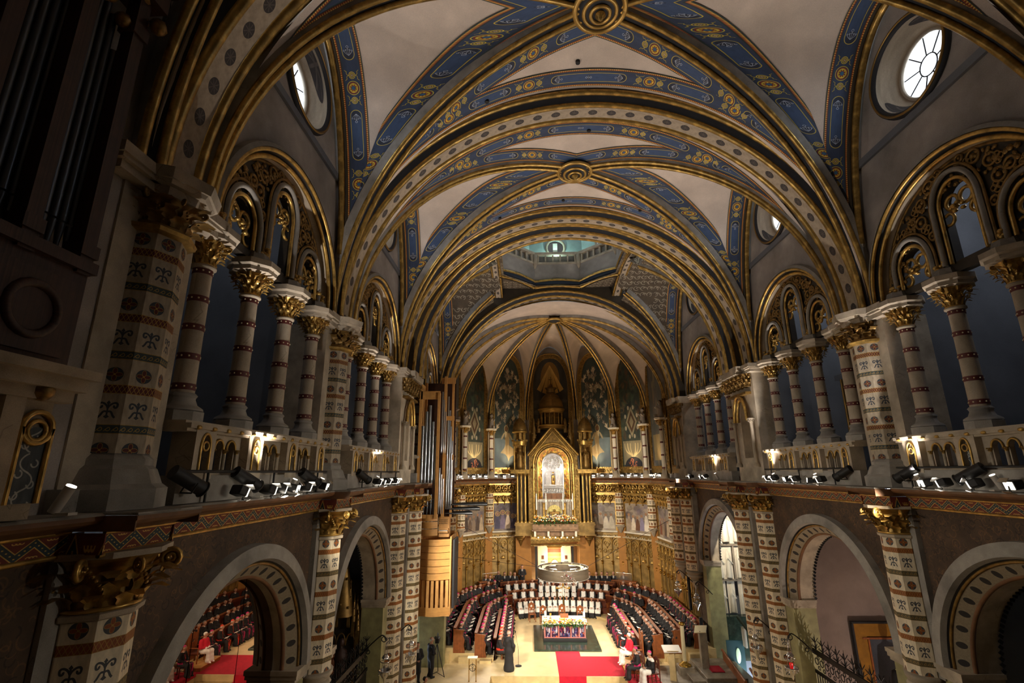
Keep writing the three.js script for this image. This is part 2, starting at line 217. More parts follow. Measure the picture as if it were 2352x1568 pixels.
// ---------- materials ----------
const crack = (g, W, H) => { g.strokeStyle = 'rgba(70,62,52,.35)'; g.lineWidth = 1.6; for (let k = 0; k < 9; k++) { let x = rr(0, W), y = rr(0, H); g.beginPath(); g.moveTo(x, y); for (let i = 0; i < 6; i++) g.lineTo(x += rr(-30, 30), y += rr(-26, 26)); g.stroke(); } };
const M = {
  stone: std({ map: noiseTex('#a99d8a', 0.07, 0.22, 31, 2.2, 6, 512, crack), roughness: 0.85 }),
  stoneGrey: std({ map: noiseTex('#8b8780', 0.07, 0.25, 32, 2.5, 6, 512, crack), roughness: 0.9 }),
  wallGrey: std({ map: noiseTex('#97908a', 0.05, 0.26, 33, 4.5, 5), roughness: 0.92 }),
  plaster: std({ map: noiseTex('#c8b9aa', 0.05, 0.10, 34, 4, 5), roughness: 0.95 }),
  band: std({ map: bandTex, roughness: 0.7 }),
  soffit: std({ map: soffitTex, roughness: 0.8 }),
  gold: std({ map: noiseTex('#b39250', 0.14, 0.34, 35, 0.9, 7), metalness: 0.72, roughness: 0.36 }),
  goldDull: std({ map: noiseTex('#876a38', 0.15, 0.35, 36, 0.9, 7), metalness: 0.6, roughness: 0.45 }),
  goldRelief: std({ map: noiseTex('#a4874e', 0.14, 0.35, 37, 0.8, 8), metalness: 0.75, roughness: 0.34, bumpMap: reliefBump, bumpScale: 0.035 }),
  goldWall: std({ map: noiseTex('#957a48', 0.12, 0.28, 38, 1.5, 7), metalness: 0.45, roughness: 0.48 }),
  goldPaint: std({ map: noiseTex('#a57335', 0.06, 0.10, 39, 1.5, 6), metalness: 0.15, roughness: 0.6 }),
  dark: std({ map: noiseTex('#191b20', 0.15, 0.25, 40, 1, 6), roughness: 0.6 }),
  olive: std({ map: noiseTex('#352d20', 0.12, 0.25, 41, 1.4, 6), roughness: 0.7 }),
  frieze: std({ map: friezeTex, roughness: 0.7 }),
  brownMould: std({ map: noiseTex('#6e4a2c', 0.1, 0.25, 42, 1.5, 6), roughness: 0.6 }),
  arab: std({ map: arabTex, roughness: 0.8 }),
  pier: std({ map: pierTex, roughness: 0.8 }),
  shaft: std({ map: shaftTex, roughness: 0.7 }),
  ovals: std({ map: bandRowTex, roughness: 0.8 }),
  redBand: std({ map: noiseTex('#5a2420', 0.1, 0.2, 43, 0.5, 6, 256), roughness: 0.6 }),
  roomGrey: std({ map: noiseTex('#6d7178', 0.04, 0.12, 44, 4, 5), roughness: 0.95 }),
  woodDark: std({ map: canvasTex(512, 512, (g, W, H) => { g.fillStyle = '#3c241b'; g.fillRect(0, 0, W, H); for (let k = 0; k < 160; k++) { g.fillStyle = `rgba(${rnd() < 0.5 ? '20,10,6' : '92,60,44'},.2)`; g.fillRect(rr(0, W), 0, rr(1, 5), H); } grain(g, W, H, 0.1, 0.2, 45); }, [1.2, 1.2]), roughness: 0.55 }),
  wood: std({ map: canvasTex(512, 512, (g, W, H) => { g.fillStyle = '#8a4c22'; g.fillRect(0, 0, W, H); for (let k = 0; k < 200; k++) { g.fillStyle = `rgba(${rnd() < 0.5 ? '60,26,8' : '190,116,60'},.16)`; g.fillRect(rr(0, W), 0, rr(1, 6), H); } grain(g, W, H, 0.06, 0.15, 46); }, [0.9, 0.9]), roughness: 0.45 }),
  woodRed: std({ map: canvasTex(512, 512, (g, W, H) => { g.fillStyle = '#5e2a17'; g.fillRect(0, 0, W, H); for (let k = 0; k < 200; k++) { g.fillStyle = `rgba(${rnd() < 0.5 ? '40,14,6' : '140,72,40'},.16)`; g.fillRect(rr(0, W), 0, rr(1, 6), H); } grain(g, W, H, 0.06, 0.15, 47); }, [0.9, 0.9]), roughness: 0.42 }),
  maple: std({ map: canvasTex(512, 512, (g, W, H) => { g.fillStyle = '#cd9a58'; g.fillRect(0, 0, W, H); for (let k = 0; k < 150; k++) { g.fillStyle = `rgba(${rnd() < 0.5 ? '150,96,42' : '232,190,128'},.14)`; g.fillRect(rr(0, W), 0, rr(1, 5), H); } grain(g, W, H, 0.04, 0.08, 48); }, [1.2, 1.2]), roughness: 0.5 }),
  tin: std({ color: '#a9b0b6', metalness: 0.9, roughness: 0.28 }),
  pewter: std({ color: '#5c6066', metalness: 0.85, roughness: 0.38 }),
  iron: std({ color: '#1a1816', metalness: 0.5, roughness: 0.55 }),
  black: std({ color: '#0c0c0e', roughness: 0.6 }),
  silver: std({ color: '#cfcfcf', metalness: 0.95, roughness: 0.22 }),
  brass: std({ color: '#c09a48', metalness: 0.95, roughness: 0.25 }),
  floor: std({ map: noiseTex('#dcc596', 0.04, 0.09, 50, 2.4, 6), roughness: 0.35 }),
  stepStone: std({ map: noiseTex('#cdb684', 0.05, 0.10, 51, 1.6, 6), roughness: 0.5 }),
  greyMarble: std({ map: noiseTex('#8d8374', 0.06, 0.30, 52, 1.8, 6, 512, (g, W, H) => { g.strokeStyle = 'rgba(220,214,200,.4)'; g.lineWidth = 2; for (let k = 0; k < 14; k++) { let x = rr(0, W), y = rr(0, H); g.beginPath(); g.moveTo(x, y); for (let i = 0; i < 7; i++) g.lineTo(x += rr(-40, 60), y += rr(-40, 40)); g.stroke(); } }), roughness: 0.35 }),
  greenMarble: std({ map: noiseTex('#27332b', 0.08, 0.40, 53, 1.2, 6, 512, (g, W, H) => { g.strokeStyle = 'rgba(150,170,150,.25)'; g.lineWidth = 2; for (let k = 0; k < 18; k++) { let x = rr(0, W), y = rr(0, H); g.beginPath(); g.moveTo(x, y); for (let i = 0; i < 7; i++) g.lineTo(x += rr(-40, 60), y += rr(-40, 40)); g.stroke(); } }), roughness: 0.18 }),
  jambGreen: std({ map: noiseTex('#8f8c62', 0.06, 0.22, 54, 2, 6), roughness: 0.6 }),
  whiteMarble: std({ map: noiseTex('#e2dccb', 0.04, 0.10, 55, 2, 6), roughness: 0.55 }),
  carpet: std({ map: noiseTex('#b3122c', 0.14, 0.10, 56, 0.8, 10), roughness: 0.95 }),
  robe: std({ color: '#121013', roughness: 0.85 }),
  white: std({ color: '#efece6', roughness: 0.8 }),
  cream: std({ color: '#d9cda8', roughness: 0.6 }),
  cloth: std({ map: noiseTex('#f0ede6', 0.03, 0.05, 57, 1, 6, 256), roughness: 0.9 }),
  paper: std({ color: '#f2efe8', roughness: 0.8 }),
  magenta: std({ color: '#c0266a', roughness: 0.75 }),
  red: std({ color: '#d43a1e', roughness: 0.7 }),
  papalRed: std({ color: '#cf1230', roughness: 0.6 }),
  skin: std({ color: '#c48f73', roughness: 0.6 }),
  vine: std({ map: canvasTex(128, 384, (g, W, H) => { g.fillStyle = '#4d565c'; g.fillRect(0, 0, W, H); g.strokeStyle = '#b4b6b2'; g.lineWidth = 7; g.beginPath(); g.moveTo(64, H); for (let k = 0; k < 5; k++) g.bezierCurveTo(k % 2 ? 20 : 108, H - k * 76 - 20, k % 2 ? 20 : 108, H - k * 76 - 56, 64, H - (k + 1) * 76); g.stroke(); for (let k = 0; k < 8; k++) { g.beginPath(); g.arc(k % 2 ? 34 : 94, H - 30 - k * 44, 15, 0, 4.6); g.stroke(); } grain(g, W, H, 0.1, 0.2, 59); }, [0.3, 0.9]), roughness: 0.8 }),
  glass: new THREE.MeshPhysicalMaterial({ color: '#ffffff', transmission: 1, thickness: 0, roughness: 0.55, ior: 1.45 }),
  lens: std({ color: '#ffffff', emissive: '#fff4e0', emissiveIntensity: 6 }),
};
// ---------- nave geometry (metres; y = 0 is the sanctuary floor, -z runs towards the apse) ----------
const Y0 = 14.1, HX = 7.55, RISE = 7.55, ZA = -6.73, ZB = -13.99, ZC = -21.3, ZD = -31.0;
const BAYS = [{ zc: -3.1, hz: 2.98 }, { zc: -10.36, hz: 2.98 }, { zc: -17.65, hz: 2.98 }, { zc: -26.8, hz: 3.75 }];
const bayWord = ['behind the organ', 'of the near bay', 'of the middle bay', 'of the crossing bay'];

function transverseArch(z, rx, ry, hw, label, rise = 0.75) {
  const t = thing('transverse_arch', label, 'arch', [0, 0, 0]);
  const F = arcF('z', 0, Y0, z, rx, ry, -0.02, PI + 0.02, 72);
  part('soffit', sweep([[0, -hw], [0, hw]], F, { uv: [1, 1] }), M.soffit, t, 'pale soffit painted with dark discs');
  for (const s of [-1, 1]) {
    part('gilt_roll', sweep(rollP(0.02, s * (hw + 0.10), 0.095, 10), F, { smooth: true }), M.gold, t);
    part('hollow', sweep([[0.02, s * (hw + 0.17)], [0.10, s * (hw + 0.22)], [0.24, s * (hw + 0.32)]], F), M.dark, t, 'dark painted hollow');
    part('gilt_roll', sweep(rollP(0.26, s * (hw + 0.38), 0.095, 10), F, { smooth: true }), M.gold, t);
    part('arch_face', sweep([[0.30, s * (hw + 0.44)], [rise, s * (hw + 0.50)]], F), M.olive, t, 'olive brown painted arch face');
  }
  return t;
}
transverseArch(ZA, 7.55, 7.2, 0.24, 'nearest moulded arch across the vault, springing from the great left pier');
transverseArch(ZB, 7.55, 7.2, 0.24, 'second moulded vault arch with gilt rolls, between the two gilt bosses');
transverseArch(ZC, 7.55, 7.2, 0.24, 'outer moulded arch with dark discs in front of the octagonal lantern');
transverseArch(-22.35, 6.95, 6.95, 0.22, 'inner moulded arch with dark discs directly before the octagonal lantern', 1.9);
transverseArch(ZD, 7.0, 6.8, 0.22, 'moulded arch with dark discs between the lantern and the apse vault', 1.7);

function diagonalPath(zc, hz, sx, sz, N = 34, drop = 0.1, t1 = PI / 2) {
  const pts = []; for (let i = 0; i <= N; i++) { const a = t1 * i / N; pts.push(V(sx * HX * Math.cos(a), Y0 + (RISE - drop) * Math.sin(a), zc + sz * hz * Math.cos(a))); }
  const b = V(sz * hz, 0, -sx * HX).normalize();
  return pts.map((p, i) => { const T = (pts[i + 1] ?? p).clone().sub(pts[i - 1] ?? p).normalize(), n = b.clone().cross(T).normalize(); if (n.y < 0 || (i === 0 && n.x * sx < 0)) n.negate(); return { p, n, b }; });
}
function rib(name, F, t, w = 1) {
  part(name, [sweep([[0, -0.2 * w], [0.06, -0.11 * w]], F), sweep([[0.06, 0.11 * w], [0, 0.2 * w]], F), sweep([[0.0, -0.2 * w], [0.3, -0.22 * w]], F), sweep([[0.0, 0.2 * w], [0.3, 0.22 * w]], F)], M.stoneGrey, t);
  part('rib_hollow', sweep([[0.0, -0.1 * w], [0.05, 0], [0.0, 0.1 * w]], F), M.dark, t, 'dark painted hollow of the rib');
  for (const s of [-1, 1]) part('gilt_roll', sweep(rollP(-0.03, s * 0.14 * w, 0.075 * w, 8), F, { smooth: true }), M.gold, t);
}
// webs: groin-vault cells of plaster with blue painted bands along every rib
const OCT = 3.75;
function cellPoint(zc, hz, kind, sx, sz, a, j) {       // a: angle from springing, j: 0 at the diagonal, 1 at the outer arch
  const c = Math.cos(a), y = Y0 + RISE * Math.sin(a);
  if (zc === BAYS[3].zc) {                               // crossing: the cells stop at the octagon
    if (kind === 'x') { const q = Math.abs(hz * c), lim = Math.max(HX * c, q > 1.55 ? OCT - (q - 1.55) : OCT); return V(sx * (lim + (HX - lim) * j), y, zc + sz * q); }
    const q = HX * c, lim = Math.max(hz * c, q > 1.55 ? OCT - (q - 1.55) : OCT); return V(sx * q, y, zc + sz * (lim + Math.max(0, 4.15 - lim) * j));
  }
  return kind === 'z' ? V(sx * HX * c, y, zc + sz * hz * (c + (1 - c) * j)) : V(sx * HX * (c + (1 - c) * j), y, zc + sz * hz * c);
}
const BW = 0.7;
function vaultBay(i, withCells = true) {
  const { zc, hz } = BAYS[i], g = structGroup('ceiling', ['vault plaster over the camera', 'vault cells of the near bay with blue painted bands', 'vault cells of the middle bay with blue painted bands', 'vault cells round the octagonal lantern'][i]);
  const a0 = 0.03, NA = 36;
  for (const kind of ['z', 'x']) for (const sx of [-1, 1]) for (const sz of [-1, 1]) {
    const full = kind === 'z' ? hz : HX, aEnd = i === 3 && kind === 'z' ? 0.99 : PI / 2;
    const A = (u) => a0 + (aEnd - a0) * u;
    struct('vault_cell', grid(NA, 6, (u, v) => { const p = cellPoint(zc, hz, kind, sx, sz, A(u), v); p.y += 0.02; return p; }, (u, v, p) => [p.x, p.z + p.y * 0.6]), i === 3 ? M.cellBrown : M.plaster, g);
    for (const edge of [0, 1]) {
      if (i === 3 && (edge === 0 || kind === 'z')) continue;
      const skw = (a) => { if (edge === 1) return 1; const t = [HX * Math.sin(a), RISE * Math.cos(a), hz * Math.sin(a)], l = t[0] ** 2 + t[1] ** 2 + t[2] ** 2; return 1 / Math.sqrt(Math.max(0.1, 1 - t[kind === 'x' ? 0 : 2] ** 2 / l)); }, ins = edge === 1 ? 0.16 : 0.2;
      const off = (a, q) => { const room = full * (1 - Math.cos(a)) / 2, d = Math.min((ins + q * BW) * skw(a), room); return (edge === 1 ? full * (1 - Math.cos(a)) - d : d) / Math.max(1e-6, full * (1 - Math.cos(a))); };
      let s = 0, last = null; const L = [];
      for (let k = 0; k <= NA; k++) { const p = cellPoint(zc, hz, kind, sx, sz, A(k / NA), edge); if (last) s += p.distanceTo(last); last = p; L.push(s); }
      const end = L[NA];
      struct('painted_band', grid(NA, 3, (u, v) => { const p = cellPoint(zc, hz, kind, sx, sz, A(u), off(A(u), v)); p.y -= 0.015; return p; }, (u, v) => { const a = A(u), room = full * (1 - Math.cos(a)) / 2, d = Math.min((ins + v * BW) * skw(a), room); return [L[Math.round(u * NA)] - end + 1.3, Math.max(0, d / skw(a) - ins) / BW]; }), M.band, g);
    }
    // wall rib along the side wall with its small corbel
    if (kind === 'x' && sz === 1 && i > 0) {
      const F = arcF('x', sx * (HX - 0.02), Y0, zc, hz, RISE, 0.24, PI - 0.24, 44);
      struct('gilt_wall_rib', sweep(rollP(-0.10, 0, 0.095, 8), F, { smooth: true }), M.gold, g);
      struct('wall_rib_shade_moulding', sweep([[0.1, -sx * 0.24], [-0.04, -sx * 0.14], [-0.04, sx * 0.1]], F), M.olive, g);  // dark olive moulding put in as the shade beside the gilt rib
      for (const e of [-1, 1]) { const f = F[e < 0 ? 44 : 0]; struct('corbel', lathe([[0, -0.42], [0.06, -0.36], [0.13, -0.2], [0.15, -0.06], [0.17, 0], [0.17, 0.06], [0, 0.06]], 10, f.p.x, f.p.y, f.p.z), M.stone, g); }
    }
  }
  return g;
}
const cellTex = canvasTex(512, 512, (g, W, H) => {       // brown crossing cells with pale leaf scrolls in a gilt border
  g.fillStyle = '#4e4232'; g.fillRect(0, 0, W, H); g.strokeStyle = '#8f8672'; g.lineWidth = 7;
  for (let k = 0; k < 46; k++) { const x = (k % 7) * 74 + 34, y = (k / 7 | 0) * 74 + 34; g.beginPath(); g.arc(x, y, 24, k, k + 4.4); g.stroke(); g.beginPath(); g.moveTo(x, y); g.quadraticCurveTo(x + 30, y - 40, x + 52, y + 16); g.stroke(); disc(g, x + 8, y - 6, 7, '#8f8672'); }
  grain(g, W, H, 0.1, 0.2, 61);
}, [2.9, 2.9]);
M.cellBrown = std({ map: cellTex, roughness: 0.8 });
for (let i = 0; i < 4; i++) vaultBay(i);
for (const [i, label] of [[0, 'overhead'], [1, 'of the near bay'], [2, 'of the middle bay']]) {
  const { zc, hz } = BAYS[i];
  for (const sx of [-1, 1]) for (const sz of [-1, 1]) {
    const t = thing('diagonal_rib', `gilt and dark diagonal vault rib ${label}, on its ${sz > 0 ? 'nearer' : 'farther'} ${sx < 0 ? 'left' : 'right'} side`, 'vault rib');
    rib('rib_stone', diagonalPath(zc, hz, sx, sz), t);
  }
}
for (const sx of [-1, 1]) for (const sz of [-1, 1]) rib('rib_stone', diagonalPath(BAYS[3].zc, BAYS[3].hz, sx, sz, 20, 0.1, 1.0), thing('diagonal_rib', `gilt pendentive rib rising to the lantern, on its ${sz > 0 ? 'nearer' : 'farther'} ${sx < 0 ? 'left' : 'right'} side`, 'vault rib'), 0.9);
for (const [i, label] of [[1, 'large gilt turned boss at the top edge, over the near vault bay'], [2, 'gilt turned boss over the middle vault bay']]) {
  const b = thing('vault_boss', label, 'boss', [0, Y0 + RISE - 0.22, BAYS[i].zc]);
  part('dark_cone', lathe([[0.62, 0.2], [0.6, 0.02], [0.42, -0.06], [0.2, -0.1], [0, -0.1]], 28), M.dark, b);
  [[0.66, 0.08, 0.04], [0.43, 0.055, -0.06], [0.25, 0.05, -0.12]].forEach(([R, r, y]) => part('gilt_ring', tor(R, r, 32, 8, 0, y, 0, 0, PI / 2), M.gold, b));
  part('pendant', lathe([[0.12, -0.08], [0.14, -0.16], [0.06, -0.22], [0.07, -0.27], [0, -0.32]], 14), M.gold, b);
}
// small dark lamp openings in the plaster
const openings = [[-4.9, 1, -8.6], [-2.1, 1, -8.1], [-0.4, 1, -12.2], [-3.2, 1, -12.9], [-0.3, 2, -20.0], [-3.2, 2, -20.2], [3.1, 2, -19.9], [0.3, 2, -15.3]];
openings.forEach(([x, b, z], k) => single('vault_opening', `small round dark hole in the vault plaster, ${['upper left of the near bay', 'top edge of the near bay', 'far middle of the near bay', 'far left of the near bay', 'far middle of the middle bay', 'far left of the middle bay', 'far right of the middle bay', 'near middle of the middle bay'][k]}`, 'vent', cyl(0.07, 0.07, 0.1, 10), M.black, [x, Y0 + RISE * Math.sqrt(1 - Math.pow(Math.max(Math.abs(x) / HX, 0), 2)) - 0.02, z]));

// ---------- octagonal lantern over the crossing ----------
{
  const zc = -26.4, AP = 3.5, R = AP / Math.cos(PI / 8), yb = 21.25;
  const corner = (k, r = R) => [r * Math.sin(PI / 8 + k * PI / 4), zc + r * Math.cos(PI / 8 + k * PI / 4)];
  const sideF = (k, r, y, sag) => { const [x0, z0] = corner(k, r), [x1, z1] = corner(k + 1, r), am = PI / 4 * (k + 1); return Array.from({ length: 13 }, (_, i) => { const q = i / 12; return { p: V(x0 + (x1 - x0) * q, y + sag * Math.sin(q * PI), z0 + (z1 - z0) * q), n: V(0, 1, 0), b: V(-Math.sin(am), 0, -Math.cos(am)) }; }); };
  const lan = thing('lantern_ring', 'moulded octagonal ring with gilt rolls and dark blue hollow under the lantern', 'lantern ring');
  for (let k = 0; k < 8; k++) {
    const F = sideF(k, R, yb, 0.12);
    part('gilt_roll', sweep(rollP(0.0, -0.1, 0.09, 8), F, { smooth: true }), M.gold, lan);
    part('blue_hollow', sweep([[0.04, -0.06], [0.16, 0.04], [0.34, 0.02]], F), M.navy = M.navy ?? std({ color: '#1d2c40', roughness: 0.6 }), lan);
    part('gilt_roll', sweep(rollP(0.38, 0.02, 0.08, 8), F, { smooth: true }), M.gold, lan);
    part('outer_soffit', sweep([[-0.1, -0.2], [0.3, -0.3], [1.5, -0.36]], F), M.olive, lan);
  }
  const drum = structGroup('wall_lantern', 'grey octagonal drum wall of the lantern');
  const upper = structGroup('wall_lantern_upper', 'pale wall of the lantern with round windows');
  const bal = thing('lantern_balustrade', 'grey stone balustrade round the octagonal lantern', 'balustrade');
  for (let k = 0; k < 8; k++) {
    const am = PI / 4 * (k + 1), W2 = AP * Math.tan(PI / 8), turn = am + PI;
    const wallP = put(plate([[-W2 - 0.05, 0], [0, 0.22], [W2 + 0.05, 0], [W2 + 0.05, 1.25], [-W2 - 0.05, 1.25]], [], 0.3), 0, yb + 0.42, 0).applyMatrix4(M4.identity());
    struct('drum_side', uvm(put(wallP, AP * Math.sin(am) * 1.085, 0, zc + AP * Math.cos(am) * 1.085, turn)), M.wallGrey, drum);
    // balustrade: rail, base, colonnettes
    const mk = (g) => put(g, AP * Math.sin(am), 0, zc + AP * Math.cos(am), turn);
    part('rail', mk(box(2 * W2 + 0.12, 0.16, 0.34, 0, yb + 2.35, -0.1)), M.stone, bal);
    part('base_course', mk(box(2 * W2 + 0.1, 0.14, 0.3, 0, yb + 1.66, -0.1)), M.stone, bal);
    part('parapet', mk(box(2 * W2, 0.5, 0.1, 0, yb + 1.98, -0.24)), M.stoneGrey, bal);
    for (let q = 0; q < 6; q++) part('colonnette', mk(box(0.1, 0.5, 0.14, -W2 + (q + 0.5) * W2 / 3, yb + 1.98, -0.06)), M.stone, bal);
    const [cx, cz] = corner(k, R * 0.99);
    part('corner_corbel', lathe([[0, -0.5], [0.08, -0.4], [0.16, -0.2], [0.18, 0], [0.14, 0.5], [0, 0.5]], 8, cx, yb + 1.75, cz), M.stone, bal);
    // upper walls with a round window each, set back behind a walkway
    const AP2 = 4.6, W3 = AP2 * Math.tan(PI / 8) + 0.1;
    const far = put(plate([[-W3, 0], [W3, 0], [W3, 5.6], [-W3, 5.6]], [circle(0, 1.55, 0.62)], 0.3), 0, yb + 1.6, 0);
    struct('lantern_side', uvm(put(far, AP2 * Math.sin(am), 0, zc + AP2 * Math.cos(am), turn)), M.lanternWall = M.lanternWall ?? std({ map: noiseTex('#9db3b0', 0.04, 0.12, 63, 3, 5), roughness: 0.9 }), upper);
    const [px, pz] = corner(k, AP2 / Math.cos(PI / 8) - 0.06); struct('lantern_rib', box(0.22, 5.6, 0.22, px, yb + 4.4, pz, PI / 8 + k * PI / 4), M.stone, upper);
    struct('walkway', grid(1, 1, (u, v) => { const r = R + (AP2 / Math.cos(PI / 8) + 0.3 - R) * u, [x, z] = corner(k + v, r); return V(x, yb + 1.6, z); }), M.stoneGrey, upper);
    // round window of the lantern: glass behind a ring
    const w = structGroup('window_' + (20 + k));
    const at = (r, y) => [r * Math.sin(am), y, zc + r * Math.cos(am)];
    struct('window_frame', put(tor(0.62, 0.09, 28, 8), ...at(AP2 - 0.28, yb + 3.15), turn), M.stone, w);
    struct('window_pane', put(new THREE.CircleGeometry(0.6, 24), ...at(AP2 + 0.12, yb + 3.15), turn), M.glass, w);
    if (k === 3) { struct('window_bar', put(box(0.3, 0.75, 0.06), ...at(AP2 + 0.05, yb + 3.25), turn), M.white, w); }
  }
  { const at = [0, yb + 2.2, zc - 4.0], ll = thing('lantern_lamp', 'lamp glowing at the foot of the far lantern window', 'lamp', at); part('globe', sph(0.1, 10), M.lensTeal = std({ color: '#ffffff', emissive: '#d6fff4', emissiveIntensity: 4 }), ll); part('arm', rod([0, 0, 0], [0, -0.5, -0.1], 0.02, 6), M.iron, ll); const pl = new THREE.PointLight('#d2fff2', 15); pl.position.set(at[0], at[1], at[2]); pl.castShadow = true; scene.add(pl); }
  // skylight: metal grid with panes over the lantern
  const sky = structGroup('window_30', 'bright skylight panes over the lantern');
  for (let i = -4; i <= 4; i++) for (const e of [-1, 1]) { struct('glazing_bar', box(0.07, 0.12, 1.1, i * 1.1, yb + 7.2, zc + e * 3.85), M.stone, sky); }
  for (const j of [-4, -3, 3, 4]) struct('glazing_bar', box(10, 0.12, 0.07, 0, yb + 7.2, zc + j * 1.1), M.stone, sky);
  struct('lantern_ceiling', box(10, 0.2, 6.6, 0, yb + 7.3, zc), M.lanternWall, sky);
  for (let i = -4; i < 4; i++) for (const j of [-4, 3]) struct('pane', put(new THREE.PlaneGeometry(1.03, 1.03), (i + 0.5) * 1.1, yb + 7.24, zc + (j + 0.5) * 1.1, 0, PI / 2), M.glass, sky);
  struct('ceiling_lantern_edge', [box(11, 0.3, 1.2, 0, yb + 7.35, zc - 5), box(11, 0.3, 1.2, 0, yb + 7.35, zc + 5), box(1.2, 0.3, 10, -5, yb + 7.35, zc), box(1.2, 0.3, 10, 5, yb + 7.35, zc)], M.stoneGrey);
  const fill = structGroup('ceiling_crossing', 'brown painted panels between the octagonal lantern and the arches');
  for (let q = 0; q < 8; q++) struct('painted_panel', grid(8, 4, (u, v) => { const a = PI / 8 + (q + u) * PI / 4, m = PI / 4 * Math.round(a / (PI / 4)), ri = (AP - 0.12) / Math.cos(a - m), X = AP + 0.5, Z = 4.15, ro = Math.min(X / Math.max(1e-6, Math.abs(Math.sin(a))), Z / Math.max(1e-6, Math.abs(Math.cos(a)))), r = ri + (Math.max(ro, ri) - ri) * v, x = r * Math.sin(a); return V(x, yb + 0.06 + 0.05 * v, zc + r * Math.cos(a)); }, (u, v, p) => [p.x, p.z]), M.cellBrown, fill);
  // dotted lengthwise ribs left and right of the octagon, with brown triangular fillers
  for (const sx of [-1, 1]) {
    const t = thing('lengthwise_rib', `pale lengthwise rib with dark discs along the ${sx < 0 ? 'left' : 'right'} edge of the octagonal lantern`, 'vault rib');
    const F = Array.from({ length: 25 }, (_, i) => { const q = i / 24, a = (q - 0.5) * 2.0; return { p: V(sx * (AP + 0.35), 20.35 + 0.95 * Math.cos(a * 1.3), -22.8 - q * 7.9), n: V(0, 1, 0), b: V(1, 0, 0) }; });
    part('soffit', sweep([[0, -0.16], [0, 0.16]], F, { uv: [1, 1] }), M.soffit, t);
    for (const s of [-1, 1]) { part('gilt_roll', sweep(rollP(0.06, s * 0.23, 0.07, 8), F, { smooth: true }), M.gold, t); part('rib_side', sweep([[0.06, s * 0.25], [0.9, s * 0.3]], F), M.olive, t); }
  }
}
// ---------- side walls ----------
M.globe = std({ color: '#fff6e0', emissive: '#ffe2ae', emissiveIntensity: 3 });
const WX = 7.7, SIDE = { '-1': 'left', '1': 'right' };
function wallMap(geo, s, X) {                           // local (h, y, depth) -> world (s*(X+depth), y, h)
  const g = geo.index ? geo.toNonIndexed() : geo.clone(), p = g.attributes.position;
  for (let i = 0; i < p.count; i++) p.setXYZ(i, s * (X + p.getZ(i)), p.getY(i), p.getX(i));
  if (s > 0) for (const k of Object.keys(g.attributes)) { const a = g.attributes[k], n = a.itemSize; for (let i = 0; i < a.count; i += 3) for (let c = 0; c < n; c++) { const q = a.array[(i + 1) * n + c]; a.array[(i + 1) * n + c] = a.array[(i + 2) * n + c]; a.array[(i + 2) * n + c] = q; } }
  g.computeVertexNormals(); return g;
}
const mapBox = (s, X, w, h, d, hc, yc, dc) => uvm(wallMap(new THREE.BoxGeometry(w, h, d).translate(hc, yc, dc), s, X));
function octShaft(ap, y0, y1, x, z, rep = 1.0) {       // octagonal painted shaft, one motif column per face
  const pos = [], uv = [], R = ap / Math.cos(PI / 8);
  for (let k = 0; k < 8; k++) {
    const a = k * PI / 4, b = a + PI / 4, A = [x + R * Math.cos(a), z + R * Math.sin(a)], B = [x + R * Math.cos(b), z + R * Math.sin(b)];
    for (const [p, y, u] of [[A, y0, 0], [A, y1, 0], [B, y1, 1], [A, y0, 0], [B, y1, 1], [B, y0, 1]]) { pos.push(p[0], y, p[1]); uv.push(u, (y - y1) / rep); }
  }
  const g = new THREE.BufferGeometry(); g.setAttribute('position', new THREE.Float32BufferAttribute(pos, 3)); g.setAttribute('uv', new THREE.Float32BufferAttribute(uv, 2)); g.computeVertexNormals(); return g;
}
function leaf(w, h, curl, n = 6) {                      // one lobed acanthus leaf standing on y=0, its tip curling over towards +z
  return grid(n, 4, (u, v) => { const q = (v - 0.5) * 2, lobe = 1 + 0.28 * Math.sin(u * 17), ww = w * (0.5 + 0.75 * Math.sin(u * 2.6)) * lobe * (1 - 0.35 * u), tip = Math.max(0, u - 0.7) / 0.3; return V(q * ww, h * (u - 0.42 * tip * tip), curl * (u * u * 0.75 + 0.5 * tip) + 0.34 * w * (Math.abs(q) - 0.4)); });
}
const capCache = {};
